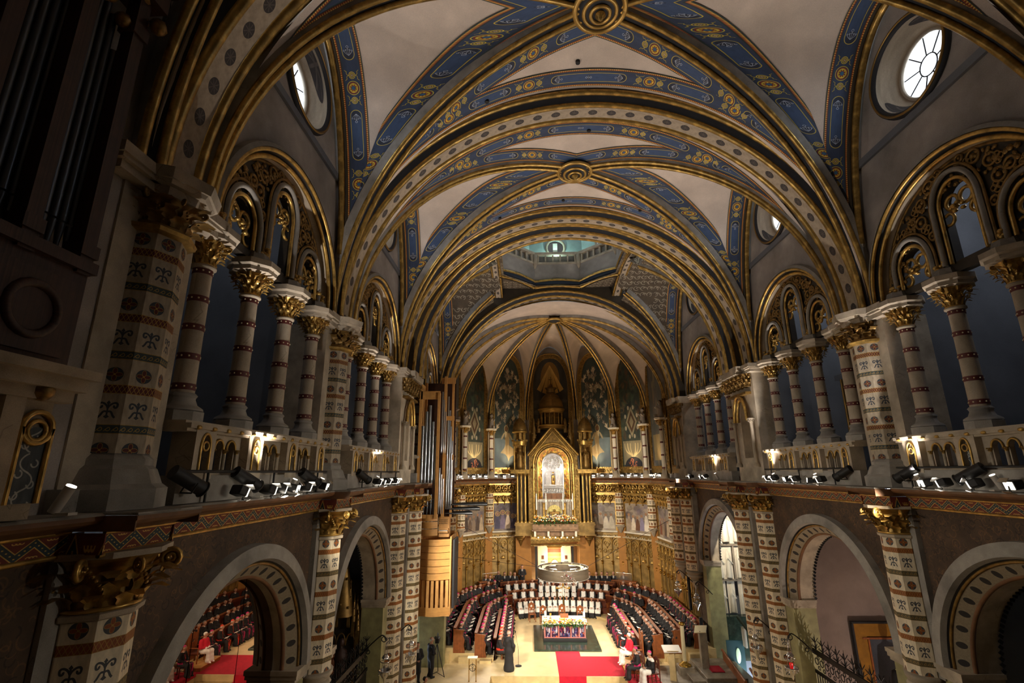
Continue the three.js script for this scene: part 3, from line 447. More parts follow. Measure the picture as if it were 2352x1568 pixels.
function leafCapital(r0, r1, h, n = 8, rich = false) {  // gilt leaf capital, base at y=0
  const key = [r0, r1, h, n, rich].join(); if (capCache[key]) return capCache[key];
  const out = [lathe([[r0, 0], [r0 * 1.0, h * 0.3], [r0 * 1.05, h * 0.6], [(r0 + r1) * 0.48, h * 0.86], [r1 * 0.9, h]], 12), tor(r0 * 1.05, r0 * 0.07, 18, 6, 0, 0.01, 0, 0, PI / 2)];
  const N = n + 2;
  for (const [y, hh, cu, off, m] of [[0.02, 0.42, 0.42, 0, N], [0.2, 0.5, 0.62, 0.5, N], [0.42, 0.48, 0.8, 0, n]]) for (let k = 0; k < m; k++) {
    const a = (k + off) * 2 * PI / m; out.push(put(leaf(r0 * 0.24, h * hh, (r1 - r0) * cu * 1.5 + r0 * 0.14), Math.sin(a) * r0 * 1.02, h * y, Math.cos(a) * r0 * 1.02, a));
  }
  for (let k = 0; k < n; k++) {
    const a = (k + 0.5) * 2 * PI / n, R = r1 * 1.0, vr = h * (rich ? 0.17 : 0.12) * (k % 2 === 0 ? 1 : 0.75);
    out.push(put(tor(vr, vr * 0.34, 12, 5), Math.sin(a) * R, h * 0.82, Math.cos(a) * R, a + PI / 2), put(tor(vr * 0.45, vr * 0.3, 8, 5), Math.sin(a) * R, h * 0.82, Math.cos(a) * R, a + PI / 2));
    for (let q = 0; q < (rich ? 6 : 3); q++) out.push(sph(h * 0.045, 5, Math.sin(a + 0.32 - q * 0.05) * R * (0.86 + q * 0.02), h * (0.44 + q * 0.08), Math.cos(a + 0.32 - q * 0.05) * R * (0.86 + q * 0.02)));
    if (rich) out.push(put(leaf(r0 * 0.2, h * 0.3, r0 * 0.3), Math.sin(a) * R * 0.86, h * 0.55, Math.cos(a) * R * 0.86, a));
  }
  return capCache[key] = mg(out);
}

const ARCH = [{ zc: -3.1, r: 2.35, ys: 5.25 }, { zc: -10.45, r: 2.4, ys: 5.25 }, { zc: -17.75, r: 2.55, ys: 5.05 }, { zc: -26.8, r: 2.75, ys: 4.9 }];
const bayName = ['beside the organ', 'near', 'middle', 'crossing'];
for (const s of [-1, 1]) {
  const side = SIDE[s], zEnd = -31.6;
  // arcade wall
  const W = structGroup(`wall_${side}_arcade`, `brown ${side} arcade wall with faint scroll painting`);
  struct('arcade_wall', uvm(wallMap(plate([[6, -1.2], [6, 8.8], [zEnd, 8.8], [zEnd, -1.2]], ARCH.map(({ zc, r, ys }) => archHole(zc, -1.1, ys, r + 0.25, 40)), 0.75), s, WX)), M.arab, W);
  // arches
  ARCH.forEach(({ zc, r, ys }, i) => {
    const t = thing('arcade_arch', `${['dark', 'round moulded', 'round moulded', 'tall round moulded'][i]} arch of the ${side} arcade, ${bayName[i]}${i ? ' bay' : ''}`, 'arch');
    const F = (rad, a0 = 0, a1 = PI) => arcF('x', s * WX, ys, zc, rad, rad, a0, a1, 44, -s);
    part('hood', sweep([[0.66, -0.02], [0.64, 0.20], [0.36, 0.24], [0.32, 0.12]], F(r)), M.stoneGrey, t, 'broad grey stone hood');
    part('dark_line', sweep([[0.32, 0.12], [0.29, 0.05]], F(r)), M.dark, t);
    part('gilt_line', sweep(rollP(0.27, 0.06, 0.035, 6), F(r), { smooth: true }), M.goldDull, t);
    part('oval_band', sweep([[0.24, 0.04], [0.03, -0.16]], F(r), { uv: [1, 1] }), M.ovals, t, 'beige band painted with dark ovals');
    part('inner_roll', sweep(rollP(0.02, -0.2, 0.05, 8), F(r), { smooth: true }), M.brownMould, t);
    part('soffit', sweep([[0, -0.2], [0, -0.78]], F(r)), M.stone, t);
    const teeth = []; for (let k = 0; k < 60; k++) { const a = (k + 0.5) * PI / 60; teeth.push(put(new THREE.ConeGeometry(0.06, 0.1, 4), s * (WX + 0.74), ys + Math.sin(a) * (r - 0.03), zc + Math.cos(a) * (r - 0.03), 0, a - PI / 2 + PI)); }
    part('sawtooth_edge', teeth, M.dark, t, 'small dark sawtooth edge');
    for (const e of [-1, 1]) {
      const jz = zc + e * (r + 0.32);
      part('impost', [mapBox(s, WX, 0.78, 0.10, 0.98, jz, ys - 0.05, 0.28), mapBox(s, WX, 0.72, 0.09, 0.94, jz, ys - 0.15, 0.28), mapBox(s, WX, 0.66, 0.08, 0.9, jz, ys - 0.24, 0.30)], M.stone, t);
      part('jamb', mapBox(s, WX, 0.58, ys + 0.9, 0.82, jz, (ys - 0.28 - 1.2) / 2, 0.33), M.jambGreen, t, 'olive grey marble jamb');
    }
  });
  // cornice: frieze, mouldings and ledge, breaking forward over the pillars
  const C = thing('cornice', `long ${side} cornice with a zigzag painted frieze and a stone ledge`, 'cornice');
  const runs = [[6, -6.1, 0], [-6.1, -7.3, 0.42], [-7.3, -13.42, 0], [-13.42, -14.56, 0.42], [-14.56, -21.0, 0], [-21.0, -22.2, 0.45], [-22.2, -23.15, 0.75], [-23.15, -30.2, 0], [-30.2, -31.7, 0.62]];
  for (const [z0, z1, o] of runs) {
    const F = lineF([s * WX, 0, z0], [s * WX, 0, z1], [0, 1, 0], [-s, 0, 0]);
    const cap = (v, y0, y1) => [mapBox(s, WX, 0.02, y1 - y0, v + 0.05, z0 - 0.01, (y0 + y1) / 2, -v / 2), mapBox(s, WX, 0.02, y1 - y0, v + 0.05, z1 + 0.01, (y0 + y1) / 2, -v / 2)];
    part('frieze', [sweep([[8.76, 0.10 + o], [9.0, 0.12 + o]], F, { uv: [1, 1] }), ...(o ? cap(0.12 + o, 8.76, 9.0) : [])], M.frieze, C, 'zigzag painted frieze');
    part('gilt_fillet', [sweep(rollP(8.75, 0.10 + o, 0.03, 6), F, { smooth: true }), sweep(rollP(9.01, 0.13 + o, 0.025, 6), F, { smooth: true })], M.gold, C);
    part('moulding', [sweep([[9.0, 0.12 + o], [9.05, 0.2 + o], [9.07, 0.32 + o], [9.11, 0.46 + o], [9.15, 0.5 + o], [9.2, 0.5 + o]], F), ...(o ? cap(0.46 + o, 9.02, 9.2) : [])], M.brownMould, C);
    part('ledge', [sweep([[9.2, 0.52 + o], [9.23, 0.48 + o], [9.24, -0.6]], F), ...(o ? [mapBox(s, WX, z0 - z1, 0.03, 0.5 + o, (z0 + z1) / 2, 9.22, -(0.5 + o) / 2)] : [])], M.stoneGrey, C, 'dusty grey ledge');
  }
  // lower painted pillars
  const pil = [['A', 7.6, ZA, 0.42, 4.9], ['B', 7.55, ZB, 0.37, 4.9], ['C', 7.72, -21.62, 0.46, -1], ['E', 7.2, -22.65, 0.40, -1], ['D', 7.38, -30.85, 0.42, 4.2], ['G', 6.9, -31.55, 0.36, 4.6]];
  for (const [id, x, z, ap, yb] of pil) {
    const t = thing('painted_pillar', { A: `octagonal painted pillar nearest the camera under the ${side} cornice`, B: `painted octagonal pillar between the near and middle arches of the ${side} arcade`, C: `cream painted pillar at the ${side} crossing pier, the nearer of the pair`, E: `cream painted pillar at the ${side} crossing pier, the farther of the pair`, D: `painted pillar beside the apse on the ${side}, the nearer of two`, G: `painted pillar at the corner of the apse on the ${side}` }[id], 'pillar', [s * x, 0, z]);
    part('shaft', octShaft(ap, yb, 8.02, 0, 0), M.shaft, t, 'cream shaft painted with rosettes and palmettes');
    part('necking', [flatLathe([[ap, 7.96], [ap * 1.22, 8.0], [ap * 1.24, 8.06], [ap, 8.1]], 8, 0, 0, 0, 0)], M.stone, t);
    part('capital', put(leafCapital(ap * 1.05, ap * 1.75, 0.62, 8, true), 0, 8.09, 0), M.gold, t, 'big gilt leaf and scroll capital');
    part('abacus', flatLathe([[ap * 1.3, 8.68], [ap * 1.75, 8.70], [ap * 1.75, 8.77], [0, 8.77]], 8, 0, 0, 0, 0), M.stone, t);
    if (yb > 0) part('corbel', [lathe([[0.04, yb - 1.0], [0.12, yb - 0.85], [0.2, yb - 0.6], [ap * 0.8, yb - 0.3], [ap * 1.15, yb - 0.12], [ap * 1.2, yb], [0, yb]], 10), tor(ap * 0.9, 0.08, 16, 6, 0, yb - 0.3, 0, 0, PI / 2), tor(ap * 0.55, 0.06, 14, 6, 0, yb - 0.6, 0, 0, PI / 2)], M.stone, t, 'carved stone corbel under the shaft');
    part('wall_strip', box(0.5, 8.77 - yb, ap * 3.2, s * 0.28, (8.77 + yb) / 2, 0), M.stoneGrey, t, 'grey pilaster strip behind the shaft');
  }
  // ---------- gallery level ----------
  // piers between the galleries, with painted octagonal strips
  for (const [id, z, w, label] of [['A', ZA, 1.55, 'great painted pier nearest the camera'], ['B', ZB, 1.55, 'painted pier between the near and middle galleries'], ['C', -22.1, 2.4, 'plain broad crossing pier'], ['D', -31.2, 1.7, 'corner pier next to the apse']]) {
    const t = thing('gallery_pier', `${label} on the ${side}`, 'pier', [0, 0, z]);
    const X = id === 'C' ? 7.5 : id === 'D' ? 7.35 : 7.72;
    if (id < 'C') part('pier_body', mapBox(s, X, w, 4.6, 1.2, 0, 11.5, 0.6), M.stone, t);
    else { part('pier_body', mapBox(s, X, w, 4.6, 0.8, 0, 11.5, 0.85), M.stone, t); part('pier_front', uvm(wallMap(plate([[-w / 2, 9.2], [w / 2, 9.2], [w / 2, 13.8], [-w / 2, 13.8]], [archHole(0, 10.2, 11.75, 0.42, 14, 0.85)], 0.45), s, X)), M.stone, t, 'pier face with an arched niche'); }
    if (id === 'A' || id === 'B') {
      part('painted_strip', octShaft(0.42, 9.95, 13.12, s * (X + 0.08), 0), M.pier, t, 'stone strip painted with rosettes, palmettes and gilt bands');
      part('gilt_ring', flatLathe([[0.42, 13.1], [0.56, 13.14], [0.58, 13.2], [0.45, 13.26]], 8, s * (X + 0.08), 0, 0, 0), M.gold, t);
      part('leaf_capital', put(leafCapital(0.4, 0.6, 0.5, 8), s * (X + 0.08), 13.26, 0), M.goldDull, t, 'dark gilt leaf capital');
      part('plinth', [flatLathe([[0.72, 9.24], [0.72, 9.5], [0.64, 9.56], [0.56, 9.75], [0.5, 9.8], [0.5, 9.88], [0.42, 9.96]], 8, s * (X + 0.08), 0, 0, 0), mapBox(s, X, w + 0.2, 0.3, 1.0, 0, 9.36, 0.35)], M.stoneGrey, t);
    } else {
      part('gilt_ring', mapBox(s, X, w * 0.8, 0.1, 0.3, 0, 12.9, -0.1), M.goldDull, t);
      const lc = []; for (let k = -2; k <= 2; k++) lc.push(put(leafCapital(0.18, 0.3, 0.55, 6), s * (X - 0.1), 13.15, k * w * 0.18)); part('leaf_capital', lc, M.goldDull, t, 'dark gilt leaf capital');
      // gilt canopied niche with colonnettes on the face
      part('niche_frame', [sweep(rollP(0, 0, 0.06, 8), arcF('x', s * (X - 0.1), 11.75, 0, 0.5, 0.95, 0, PI, 20, -s), { smooth: true }), sweep(rollP(0.14, 0.08, 0.07, 8), arcF('x', s * (X - 0.1), 11.75, 0, 0.5, 0.95, 0, PI, 20, -s), { smooth: true })], M.gold, t);
      
      for (const e of [-1, 1]) part('colonnette', [cyl(0.07, 0.07, 1.75, 10, s * (X - 0.12), 10.75, e * w * 0.36), lathe([[0.14, 0], [0.13, 0.08], [0.08, 0.2]], 10, s * (X - 0.12), 9.82, e * w * 0.36), put(leafCapital(0.07, 0.14, 0.22, 6), s * (X - 0.12), 11.6, e * w * 0.36)], M.stone, t);
    }
    // moulded abacus slab
    const slab = (y0, y1, o) => [mapBox(s, X, w + 0.7 + o, y1 - y0, 1.0 + o, 0, (y0 + y1) / 2, 0.28), ...(id < 'C' ? [flatLathe([[0, y0], [0.62 + o, y0], [0.66 + o, y1], [0, y1]], 8, s * (X + 0.05), 0, 0, 0)] : [mapBox(s, X, w * 0.7 + o, y1 - y0, 0.8, 0, (y0 + y1) / 2, -0.1)])];
    part('abacus', [slab(13.72, 13.84, -0.08), slab(13.84, 13.9, 0.06), slab(13.9, 14.06, 0.14)], M.stone, t, 'pale moulded stone slab');
    part('springer', mapBox(s, X + 0.1, w, 1.1, 0.9, 0, 14.6, 0.4), M.stoneGrey, t);
  }
}
// gallery columns
function columnAt(s, z, label, group) {
  const t = thing('gallery_column', label, 'column', [s * 7.89, 0, z], 0, group);
  part('plinth', flatLathe([[0.36, 10.46], [0.36, 10.68], [0.3, 10.72], [0, 10.72]], 8), M.stoneGrey, t);
  part('base', lathe([[0.34, 10.70], [0.33, 10.74], [0.24, 10.80], [0.2, 10.90], [0.21, 10.93], [0.23, 10.96], [0.19, 11.0]], 20), M.stoneGrey, t);
  part('shaft', cyl(0.155, 0.175, 2.26, 24, 0, 12.13, 0), M.stone, t);
  for (const y of [11.1, 11.62, 12.14, 12.66, 13.18]) {
    part('painted_band', cyl(0.181 - (y - 11) * 0.008, 0.182 - (y - 11) * 0.008, 0.11, 24, 0, y, 0), M.redBand, t, 'dark red painted band with dots');
    const d = []; for (let k = 0; k < 10; k++) d.push(sph(0.018, 5, Math.sin(k * PI / 5) * (0.18 - (y - 11) * 0.008), y, Math.cos(k * PI / 5) * (0.18 - (y - 11) * 0.008))); part('band_dots', d, M.cream, t);
  }
  part('necking', lathe([[0.155, 13.22], [0.21, 13.25], [0.21, 13.29], [0.16, 13.31]], 20), M.stone, t);
  part('capital', put(leafCapital(0.17, 0.34, 0.46, 8), 0, 13.3, 0), M.gold, t, 'gilt leaf capital');
  part('abacus', [flatLathe([[0.2, 13.74], [0.46, 13.76], [0.46, 13.84], [0.52, 13.88], [0.52, 14.0], [0, 14.0]], 8)], M.stone, t, 'pale stone abacus');
  part('impost', flatLathe([[0.38, 14.0], [0.30, 14.08], [0.26, 14.22], [0, 14.22]], 8), M.stoneGrey, t);
  return t;
}
const colZ = [[-8.05, -9.59, -11.13, -12.67], [-15.3, -16.84, -18.38, -19.92], [-24.45, -25.99, -27.53, -29.07]];
for (const s of [-1, 1]) colZ.forEach((zs, b) => zs.forEach((z, k) => columnAt(s, z, `banded stone column, ${ORD[k]} from the camera in the ${['near', 'middle', 'far'][b]} ${SIDE[s]} gallery`, `${SIDE[s]} gallery columns`)));

// tracery, balustrade, oculus, upper wall: built once per side in coordinates along the bay
const traceryHoles = () => {
  const h = [archHole(0, 14.3, 15.55, 0.42, 14, 0.55)];
  for (const e of [-1, 1]) { h.push(archHole(e * 1.54, 14.22, 14.62, 0.42, 14, 0.5)); h.push(circle(e * 0.78, 15.98, 0.1, 10), circle(e * 0.6, 16.22, 0.08, 8), circle(e * 2.1, 15.0, 0.09, 8), circle(e * 1.75, 15.5, 0.1, 8)); }
  return h;
};
for (const s of [-1, 1]) {
  const side = SIDE[s], rots = [0];
  for (let b = 0; b < 3; b++) {
    const zc = (colZ[b][0] + colZ[b][3]) / 2, bay = ['near', 'middle', 'far'][b], half = b === 2 ? 4.2 : 3.66, wz = b === 2 ? -26.9 : zc;
    // upper wall with the gallery arch and the round window
    const W = structGroup(`wall_${side}_upper`, `grey ${side} upper wall of the ${bay} bay`);
    struct('upper_wall', uvm(wallMap(plate([[wz - half, 14.0], [zc - 2.62, 14.0], ...arcPts(zc, 14.1, 2.6, PI, 0, 32), [zc + 2.62, 14.0], [wz + half, 14.0], [wz + half, 22.2], [wz - half, 22.2]], [circle(zc - 0.15, 19.55, 1.14, 40)], 0.55), s, 7.68)), M.wallGrey, W);
    const A = thing('gallery_arch', `gilt moulded round arch over the ${bay} ${side} gallery`, 'arch');
    const F = arcF('x', s * 7.68, 14.1, zc, 2.6, 2.6, 0, PI, 48, -s);
    part('hood', sweep([[0.28, -0.02], [0.26, 0.16], [0.16, 0.2]], F), M.stoneGrey, A);
    part('gilt_roll', sweep(rollP(0.12, 0.15, 0.05, 8), F, { smooth: true }), M.gold, A);
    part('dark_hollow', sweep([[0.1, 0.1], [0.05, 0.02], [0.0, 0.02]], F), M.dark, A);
    part('gilt_roll', sweep(rollP(-0.02, 0.03, 0.055, 8), F, { smooth: true }), M.gold, A);
    part('reveal', sweep([[-0.02, 0], [-0.06, -0.22]], F), M.stone, A);
    part('gilt_roll', sweep(rollP(-0.08, -0.2, 0.05, 8), F, { smooth: true }), M.goldDull, A);
    // tracery
    const T = thing('gallery_tracery', `pierced gilt tracery with three lancets in the ${bay} ${side} gallery arch`, 'tracery');
    part('tracery_plate', uvm(wallMap(plate([[-2.52, 14.05], ...arcPts(0, 14.1, 2.52, PI, 0, 30), [2.52, 14.05]], traceryHoles(), 0.2), s, 7.86)).translate(0, 0, zc), M.olive, T);
    for (const [c, ys, ry] of [[0, 15.55, 0.62], [-1.54, 14.62, 0.58], [1.54, 14.62, 0.58]]) {
      const y0 = c === 0 ? 14.25 : 14.2;
      for (const [rad, v, r, m] of [[0.46, 0.06, 0.045, M.gold], [0.60, 0.10, 0.06, M.stoneGrey], [0.70, 0.07, 0.035, M.goldDull]]) {
        const arc = arcF('x', s * 7.86, ys, zc + c, rad, ry * rad / 0.46, 0, PI, 18, -s), leg = (e) => ({ p: V(s * 7.86, y0, zc + c + e * rad), n: V(0, 0, e), b: V(-s, 0, 0) });
        part(m === M.stoneGrey ? 'lancet_moulding' : 'gilt_lancet_roll', sweep(rollP(0, v, r, 6), [leg(1), ...arc, leg(-1)], { smooth: true }), m, T);
      }
      const lobe = []; for (const e of [-1, 1]) lobe.push(put(tor(0.17, 0.045, 14, 6), s * 7.9, ys + 0.13, zc + c + e * 0.19, PI / 2), put(tor(0.14, 0.04, 12, 6), s * 7.9, ys - 0.22, zc + c + e * 0.36, PI / 2));
      part('trefoil_cusps', lobe, M.gold, T);
      const cl = []; for (let k = 0; k < 9; k++) cl.push(sph(0.055, 6, s * (7.84 - 0.05 * rnd()), ys - 0.06 + rr(-0.12, 0.12), zc + c + rr(-0.16, 0.16), [1, 0.8, 1.2])); part('cusp_leaves', cl, M.gold, T);
    }
    const ringsG = []; for (const [h, y, R] of [[0.62, 16.35, 0.15], [0.95, 16.05, 0.14], [1.05, 15.62, 0.15], [1.32, 15.72, 0.12], [1.98, 15.35, 0.12], [2.2, 14.95, 0.11], [2.28, 14.6, 0.1], [0.3, 16.52, 0.09], [0.82, 15.15, 0.1]]) for (const e of [-1, 1]) ringsG.push(put(tor(R, 0.035, 14, 6), s * 7.84, y, zc + e * h, PI / 2), sph(R * 0.45, 6, s * 7.84, y, zc + e * h));
    for (const [h, y] of [[0.45, 16.28], [1.12, 15.98], [1.62, 15.58], [2.05, 14.85], [0.95, 15.4]]) for (const e of [-1, 1]) for (const [dh, dy] of [[0.07, 0], [-0.07, 0], [0, 0.07], [0, -0.07]]) ringsG.push(put(tor(0.065, 0.022, 10, 5), s * 7.83, y + dy, zc + e * h + dh, PI / 2));
    part('roundels', ringsG, M.goldDull, T);
    const fol = []; for (let k = 0; k < 150; k++) { const a = rr(0.05, PI - 0.05), R = rr(1.9, 2.42), h = R * Math.cos(a), y = 14.1 + R * Math.sin(a); fol.push(put(sph(0.06, 5), s * 7.83, y, zc + h, 0, rr(0, 3), 0, [0.6, rr(0.6, 1.4), rr(0.6, 1.2)])); }
    part('foliage', fol, M.goldDull, T).userData.kind = 'stuff';
    const feet = []; for (const h of [-0.77, 0.77, -2.25, 2.25]) for (let k = 0; k < 8; k++) feet.push(sph(0.07, 6, s * (7.8 - 0.08 * rnd()), 14.28 + rr(-0.06, 0.14), zc + h + rr(-0.16, 0.16), [1.2, 0.8, 1]));
    part('springing_leaves', feet, M.gold, T);
    // round window
    const w = structGroup(`window_${s < 0 ? 1 + b : 5 + b}`, `round window high in the ${bay} ${side} wall`), oz = zc - 0.15, oy = 19.55;
    const ax = (g) => put(g, s * 7.68, oy, oz, 0, 0, s * -PI / 2);      // lathe axis across the wall, outwards = depth
    struct('outer_moulding', ax(lathe([[1.28, -0.02], [1.26, -0.1], [1.16, -0.13], [1.1, -0.04]], 48)), M.dark, w);
    struct('gilt_ring', ax(tor(1.2, 0.035, 48, 6, 0, -0.12, 0, 0, PI / 2)), M.goldDull, w);
    struct('reveal', ax(lathe([[1.12, -0.06], [1.06, 0.08], [0.82, 0.4]], 48)), M.soffitW = M.soffitW ?? std({ map: soffitTex.clone(), roughness: 0.85 }), w);
    struct('inner_ring', ax(tor(0.79, 0.05, 40, 6, 0, 0.42, 0, 0, PI / 2)), M.stone, w);
    const bars = [ax(tor(0.27, 0.016, 24, 5, 0, 0.5, 0, 0, PI / 2))]; for (let k = 0; k < 9; k++) { const a = k * 2 * PI / 9 + 0.3; bars.push(ax(rod([0.27 * Math.cos(a), 0.5, 0.27 * Math.sin(a)], [0.78 * Math.cos(a), 0.5, 0.78 * Math.sin(a)], 0.016, 5))); }
    struct('glazing_bars', bars, M.black, w);
    for (let k = 0; k < 9; k++) { const a = k * 2 * PI / 9 + 0.3, g = new THREE.RingGeometry(0.275, 0.8, 8, 1, a, 2 * PI / 9).rotateX(PI / 2); struct('pane', ax(g.translate(0, 0.51, 0)), M.glass, w); }
    struct('pane', ax(new THREE.CircleGeometry(0.275, 20).rotateX(PI / 2).translate(0, 0.51, 0)), M.glass, w);
    // balustrade
    const B = thing('gallery_balustrade', `stone balustrade with little paired arches in the ${bay} ${side} gallery`, 'balustrade');
    const bx = 7.42;
    part('plinth', mapBox(s, bx, 5.7, 0.42, 0.5, zc, 9.45, 0.2), M.stoneGrey, B);
    part('coping', [mapBox(s, bx, 5.6, 0.08, 0.5, zc, 10.42, 0.14), mapBox(s, bx, 5.6, 0.05, 0.42, zc, 10.36, 0.16), mapBox(s, bx, 5.6, 0.05, 0.62, zc, 10.48, 0.3)], M.stone, B);
    const knobs = []; for (let k = 0; k < 14; k++) knobs.push(sph(0.05, 6, s * (bx - 0.1), 10.40, zc - 2.6 + k * 0.4, [1, 0.8, 1.5])); part('gilt_knobs', knobs, M.gold, B);
    for (const h of [-2.31, -0.77, 0.77, 2.31]) {
      part('post', [mapBox(s, bx, 0.52, 0.8, 0.3, zc + h, 10.0, 0.19), uvm(wallMap(plate([[zc + h - 0.26, 9.6], [zc + h + 0.26, 9.6], [zc + h + 0.26, 10.4], [zc + h - 0.26, 10.4]], [archHole(zc + h, 9.7, 10.1, 0.1, 10, 0.2)], 0.1), s, bx - 0.06))], M.stone, B);
      const o = s * (bx - 0.07);
      part('niche_panel', uvm(wallMap(new THREE.PlaneGeometry(0.22, 0.62).translate(zc + h, 10.0, 0), s, bx + 0.03)), M.vine, B, 'slate blue panel painted with a white vine');
      part('gilt_niche_frame', [sweep(rollP(0, 0, 0.022, 6), [{ p: V(o, 9.72, zc + h + 0.12), n: V(0, 0, 1), b: V(-s, 0, 0) }, ...arcF('x', o, 10.1, zc + h, 0.12, 0.22, 0, PI, 12, -s), { p: V(o, 9.72, zc + h - 0.12), n: V(0, 0, -1), b: V(-s, 0, 0) }], { smooth: true }), put(tor(0.07, 0.02, 12, 5), o, 10.12, zc + h, PI / 2)], M.gold, B);
    }
    for (const h of [-1.54, 0, 1.54]) {
      part('panel', uvm(wallMap(plate([[zc + h - 0.52, 9.66], [zc + h + 0.52, 9.66], [zc + h + 0.52, 10.36], [zc + h - 0.52, 10.36]], [archHole(zc + h - 0.18, 9.7, 10.1, 0.12, 8, 0.15), archHole(zc + h + 0.18, 9.7, 10.1, 0.12, 8, 0.15)], 0.1), s, bx + 0.1)), M.stone, B);
      const o = s * (bx + 0.08), gg = [];
      for (const e of [-0.18, 0.18]) gg.push(sweep(rollP(0, 0, 0.022, 6), arcF('x', o, 10.1, zc + h + e, 0.13, 0.16, 0, PI, 10, -s), { smooth: true }));
      for (const e of [-0.36, 0, 0.36]) { part('colonnette', cyl(0.03, 0.03, 0.34, 8, o, 9.86, zc + h + e), M.stone, B); gg.push(put(leafCapital(0.03, 0.06, 0.08, 6), o, 10.02, zc + h + e)); }
      part('gilt_arches', gg, M.gold, B);
    }
    // gallery room behind: floor, back wall, vault
    const G = structGroup(`wall_${side}_gallery_room`, `dim grey room behind the ${bay} ${side} gallery`);
    struct('room_back', mapBox(s, 0, half * 2, 9.4, 0.2, wz, 13.9, 12.6), M.roomGrey, G);
    struct('room_floor', mapBox(s, 0, half * 2, 0.2, 5.1, wz, 9.32, 10.25), M.woodDark, G);
    struct('room_ceiling', mapBox(s, 0, half * 2, 0.2, 5.2, wz, 18.2, 10.2), M.roomGrey, G);
    struct('room_dado', mapBox(s, 0, half * 2, 2.0, 0.1, wz, 10.4, 12.45), M.woodDark, G);
    { const gl = thing('added_gallery_lamp', `added globe lamp brightening the ${bay} ${side} gallery room`, 'lamp', [s * 10.4, 17.2, zc]); part('globe', sph(0.12, 10), M.globe, gl); part('rod', cyl(0.015, 0.015, 0.9, 6, 0, 0.5, 0), M.iron, gl); const pl = new THREE.PointLight('#e9edf6', s > 0 ? 9 : 3); pl.position.set(s * 10.4, 17.2, zc); pl.castShadow = true; scene.add(pl); }  // lamp added as fill light for the dark gallery room
    for (const e of [-1, 1]) struct('room_side', mapBox(s, 0, 0.2, 9.2, 4.6, wz + e * (half - 0.6), 13.8, 10.4), M.roomGrey, G);
  }
}
// near end of the nave around and behind the camera
{
  const W = structGroup('wall_near', 'nave walls beside and behind the camera');
  for (const s of [-1, 1]) { struct('near_upper_wall', mapBox(s, 7.75, 12.2, 14.2, 0.5, 0, 16.2, 0.25), M.wallGrey, W); }
  struct('west_wall', box(18, 26, 0.4, 0, 10.5, 6.2), M.wallGrey, W);
  struct('near_ceiling', box(18, 0.3, 8, 0, 22.3, 3.6), M.plaster, W);
  const R = structGroup('ceiling_roof', 'outer roof over the vault');
  for (const [z0, z1] of [[8, -22.2], [-31.6, -46]]) struct('roof', box(40, 0.3, z0 - z1, 0, 28.9, (z0 + z1) / 2), M.stoneGrey, R);
  for (const e of [-1, 1]) struct('roof', box(15, 0.3, 9.8, e * 12.4, 28.9, -26.9), M.stoneGrey, R);
  const E = structGroup('wall_apse_sky_blocker', 'added unseen walls keeping daylight out behind the apse');  // unseen box round the apse, added to stop daylight leaking in
  for (const e of [-1, 1]) { struct('blocker_wall', box(0.4, 30, 15.6, e * 11, 14, -39.4), M.stoneGrey, E); struct('blocker_wall', box(3.2, 30, 0.4, e * 9.7, 14, -31.9), M.stoneGrey, E); }
  struct('blocker_wall', box(22, 30, 0.4, 0, 14, -47.2), M.stoneGrey, E);
}
// ---------- apse ----------
const AV = [[7.55, -31.7], [7.9, -35.2], [7.5, -39.6], [5.45, -42.3], [2.2, -43.4]];
const APV = [...AV.map(([x, z]) => [-x, z]), ...AV.slice().reverse()];      // left to right round the apse
const BOSS = V(0, 20.62, -34.34), YS = 14.2;
const SEG = APV.slice(0, -1).map(([x0, z0], k) => {
  const [x1, z1] = APV[k + 1], m = [(x0 + x1) / 2, (z0 + z1) / 2], L = Math.hypot(x1 - x0, z1 - z0) / 2, d = [(x1 - x0) / 2 / L, (z1 - z0) / 2 / L], ni = [-d[1], d[0]];
  return { k, m, L, d, ni, turn: Math.atan2(ni[0], ni[1]), word: ['by the left corner pier', 'far left', 'left', 'left of the throne', 'over the throne', 'right of the throne', 'right', 'far right', 'by the right corner pier'][k] };
});
const onSeg = (g, sg) => put(g, sg.m[0], 0, sg.m[1], sg.turn);
// upper walls with painted lancets
function ribPlan(k, th) { const [x, z] = APV[k], c = Math.cos(th); return V(BOSS.x + (x - BOSS.x) * c, YS + (BOSS.y - YS) * Math.sin(th), BOSS.z + (z - BOSS.z) * c); }
const latOf = (sg, p) => (p.x - sg.m[0]) * sg.d[0] + (p.z - sg.m[1]) * sg.d[1];
const fig = (g, x, y, s, c, rot) => { g.save(); g.translate(x, y); g.rotate(rot); g.fillStyle = c; g.beginPath(); g.ellipse(0, 0, s * 0.3, s, 0, 0, 7); g.fill(); g.beginPath(); g.ellipse(s * 0.35, s * 0.1, s * 0.18, s * 0.75, 0.6, 0, 7); g.fill(); g.beginPath(); g.ellipse(-s * 0.35, s * 0.1, s * 0.16, s * 0.7, -0.7, 0, 7); g.fill(); g.fillStyle = '#6b5340'; g.beginPath(); g.arc(0, -s * 1.05, s * 0.24, 0, 7); g.fill(); g.restore(); };
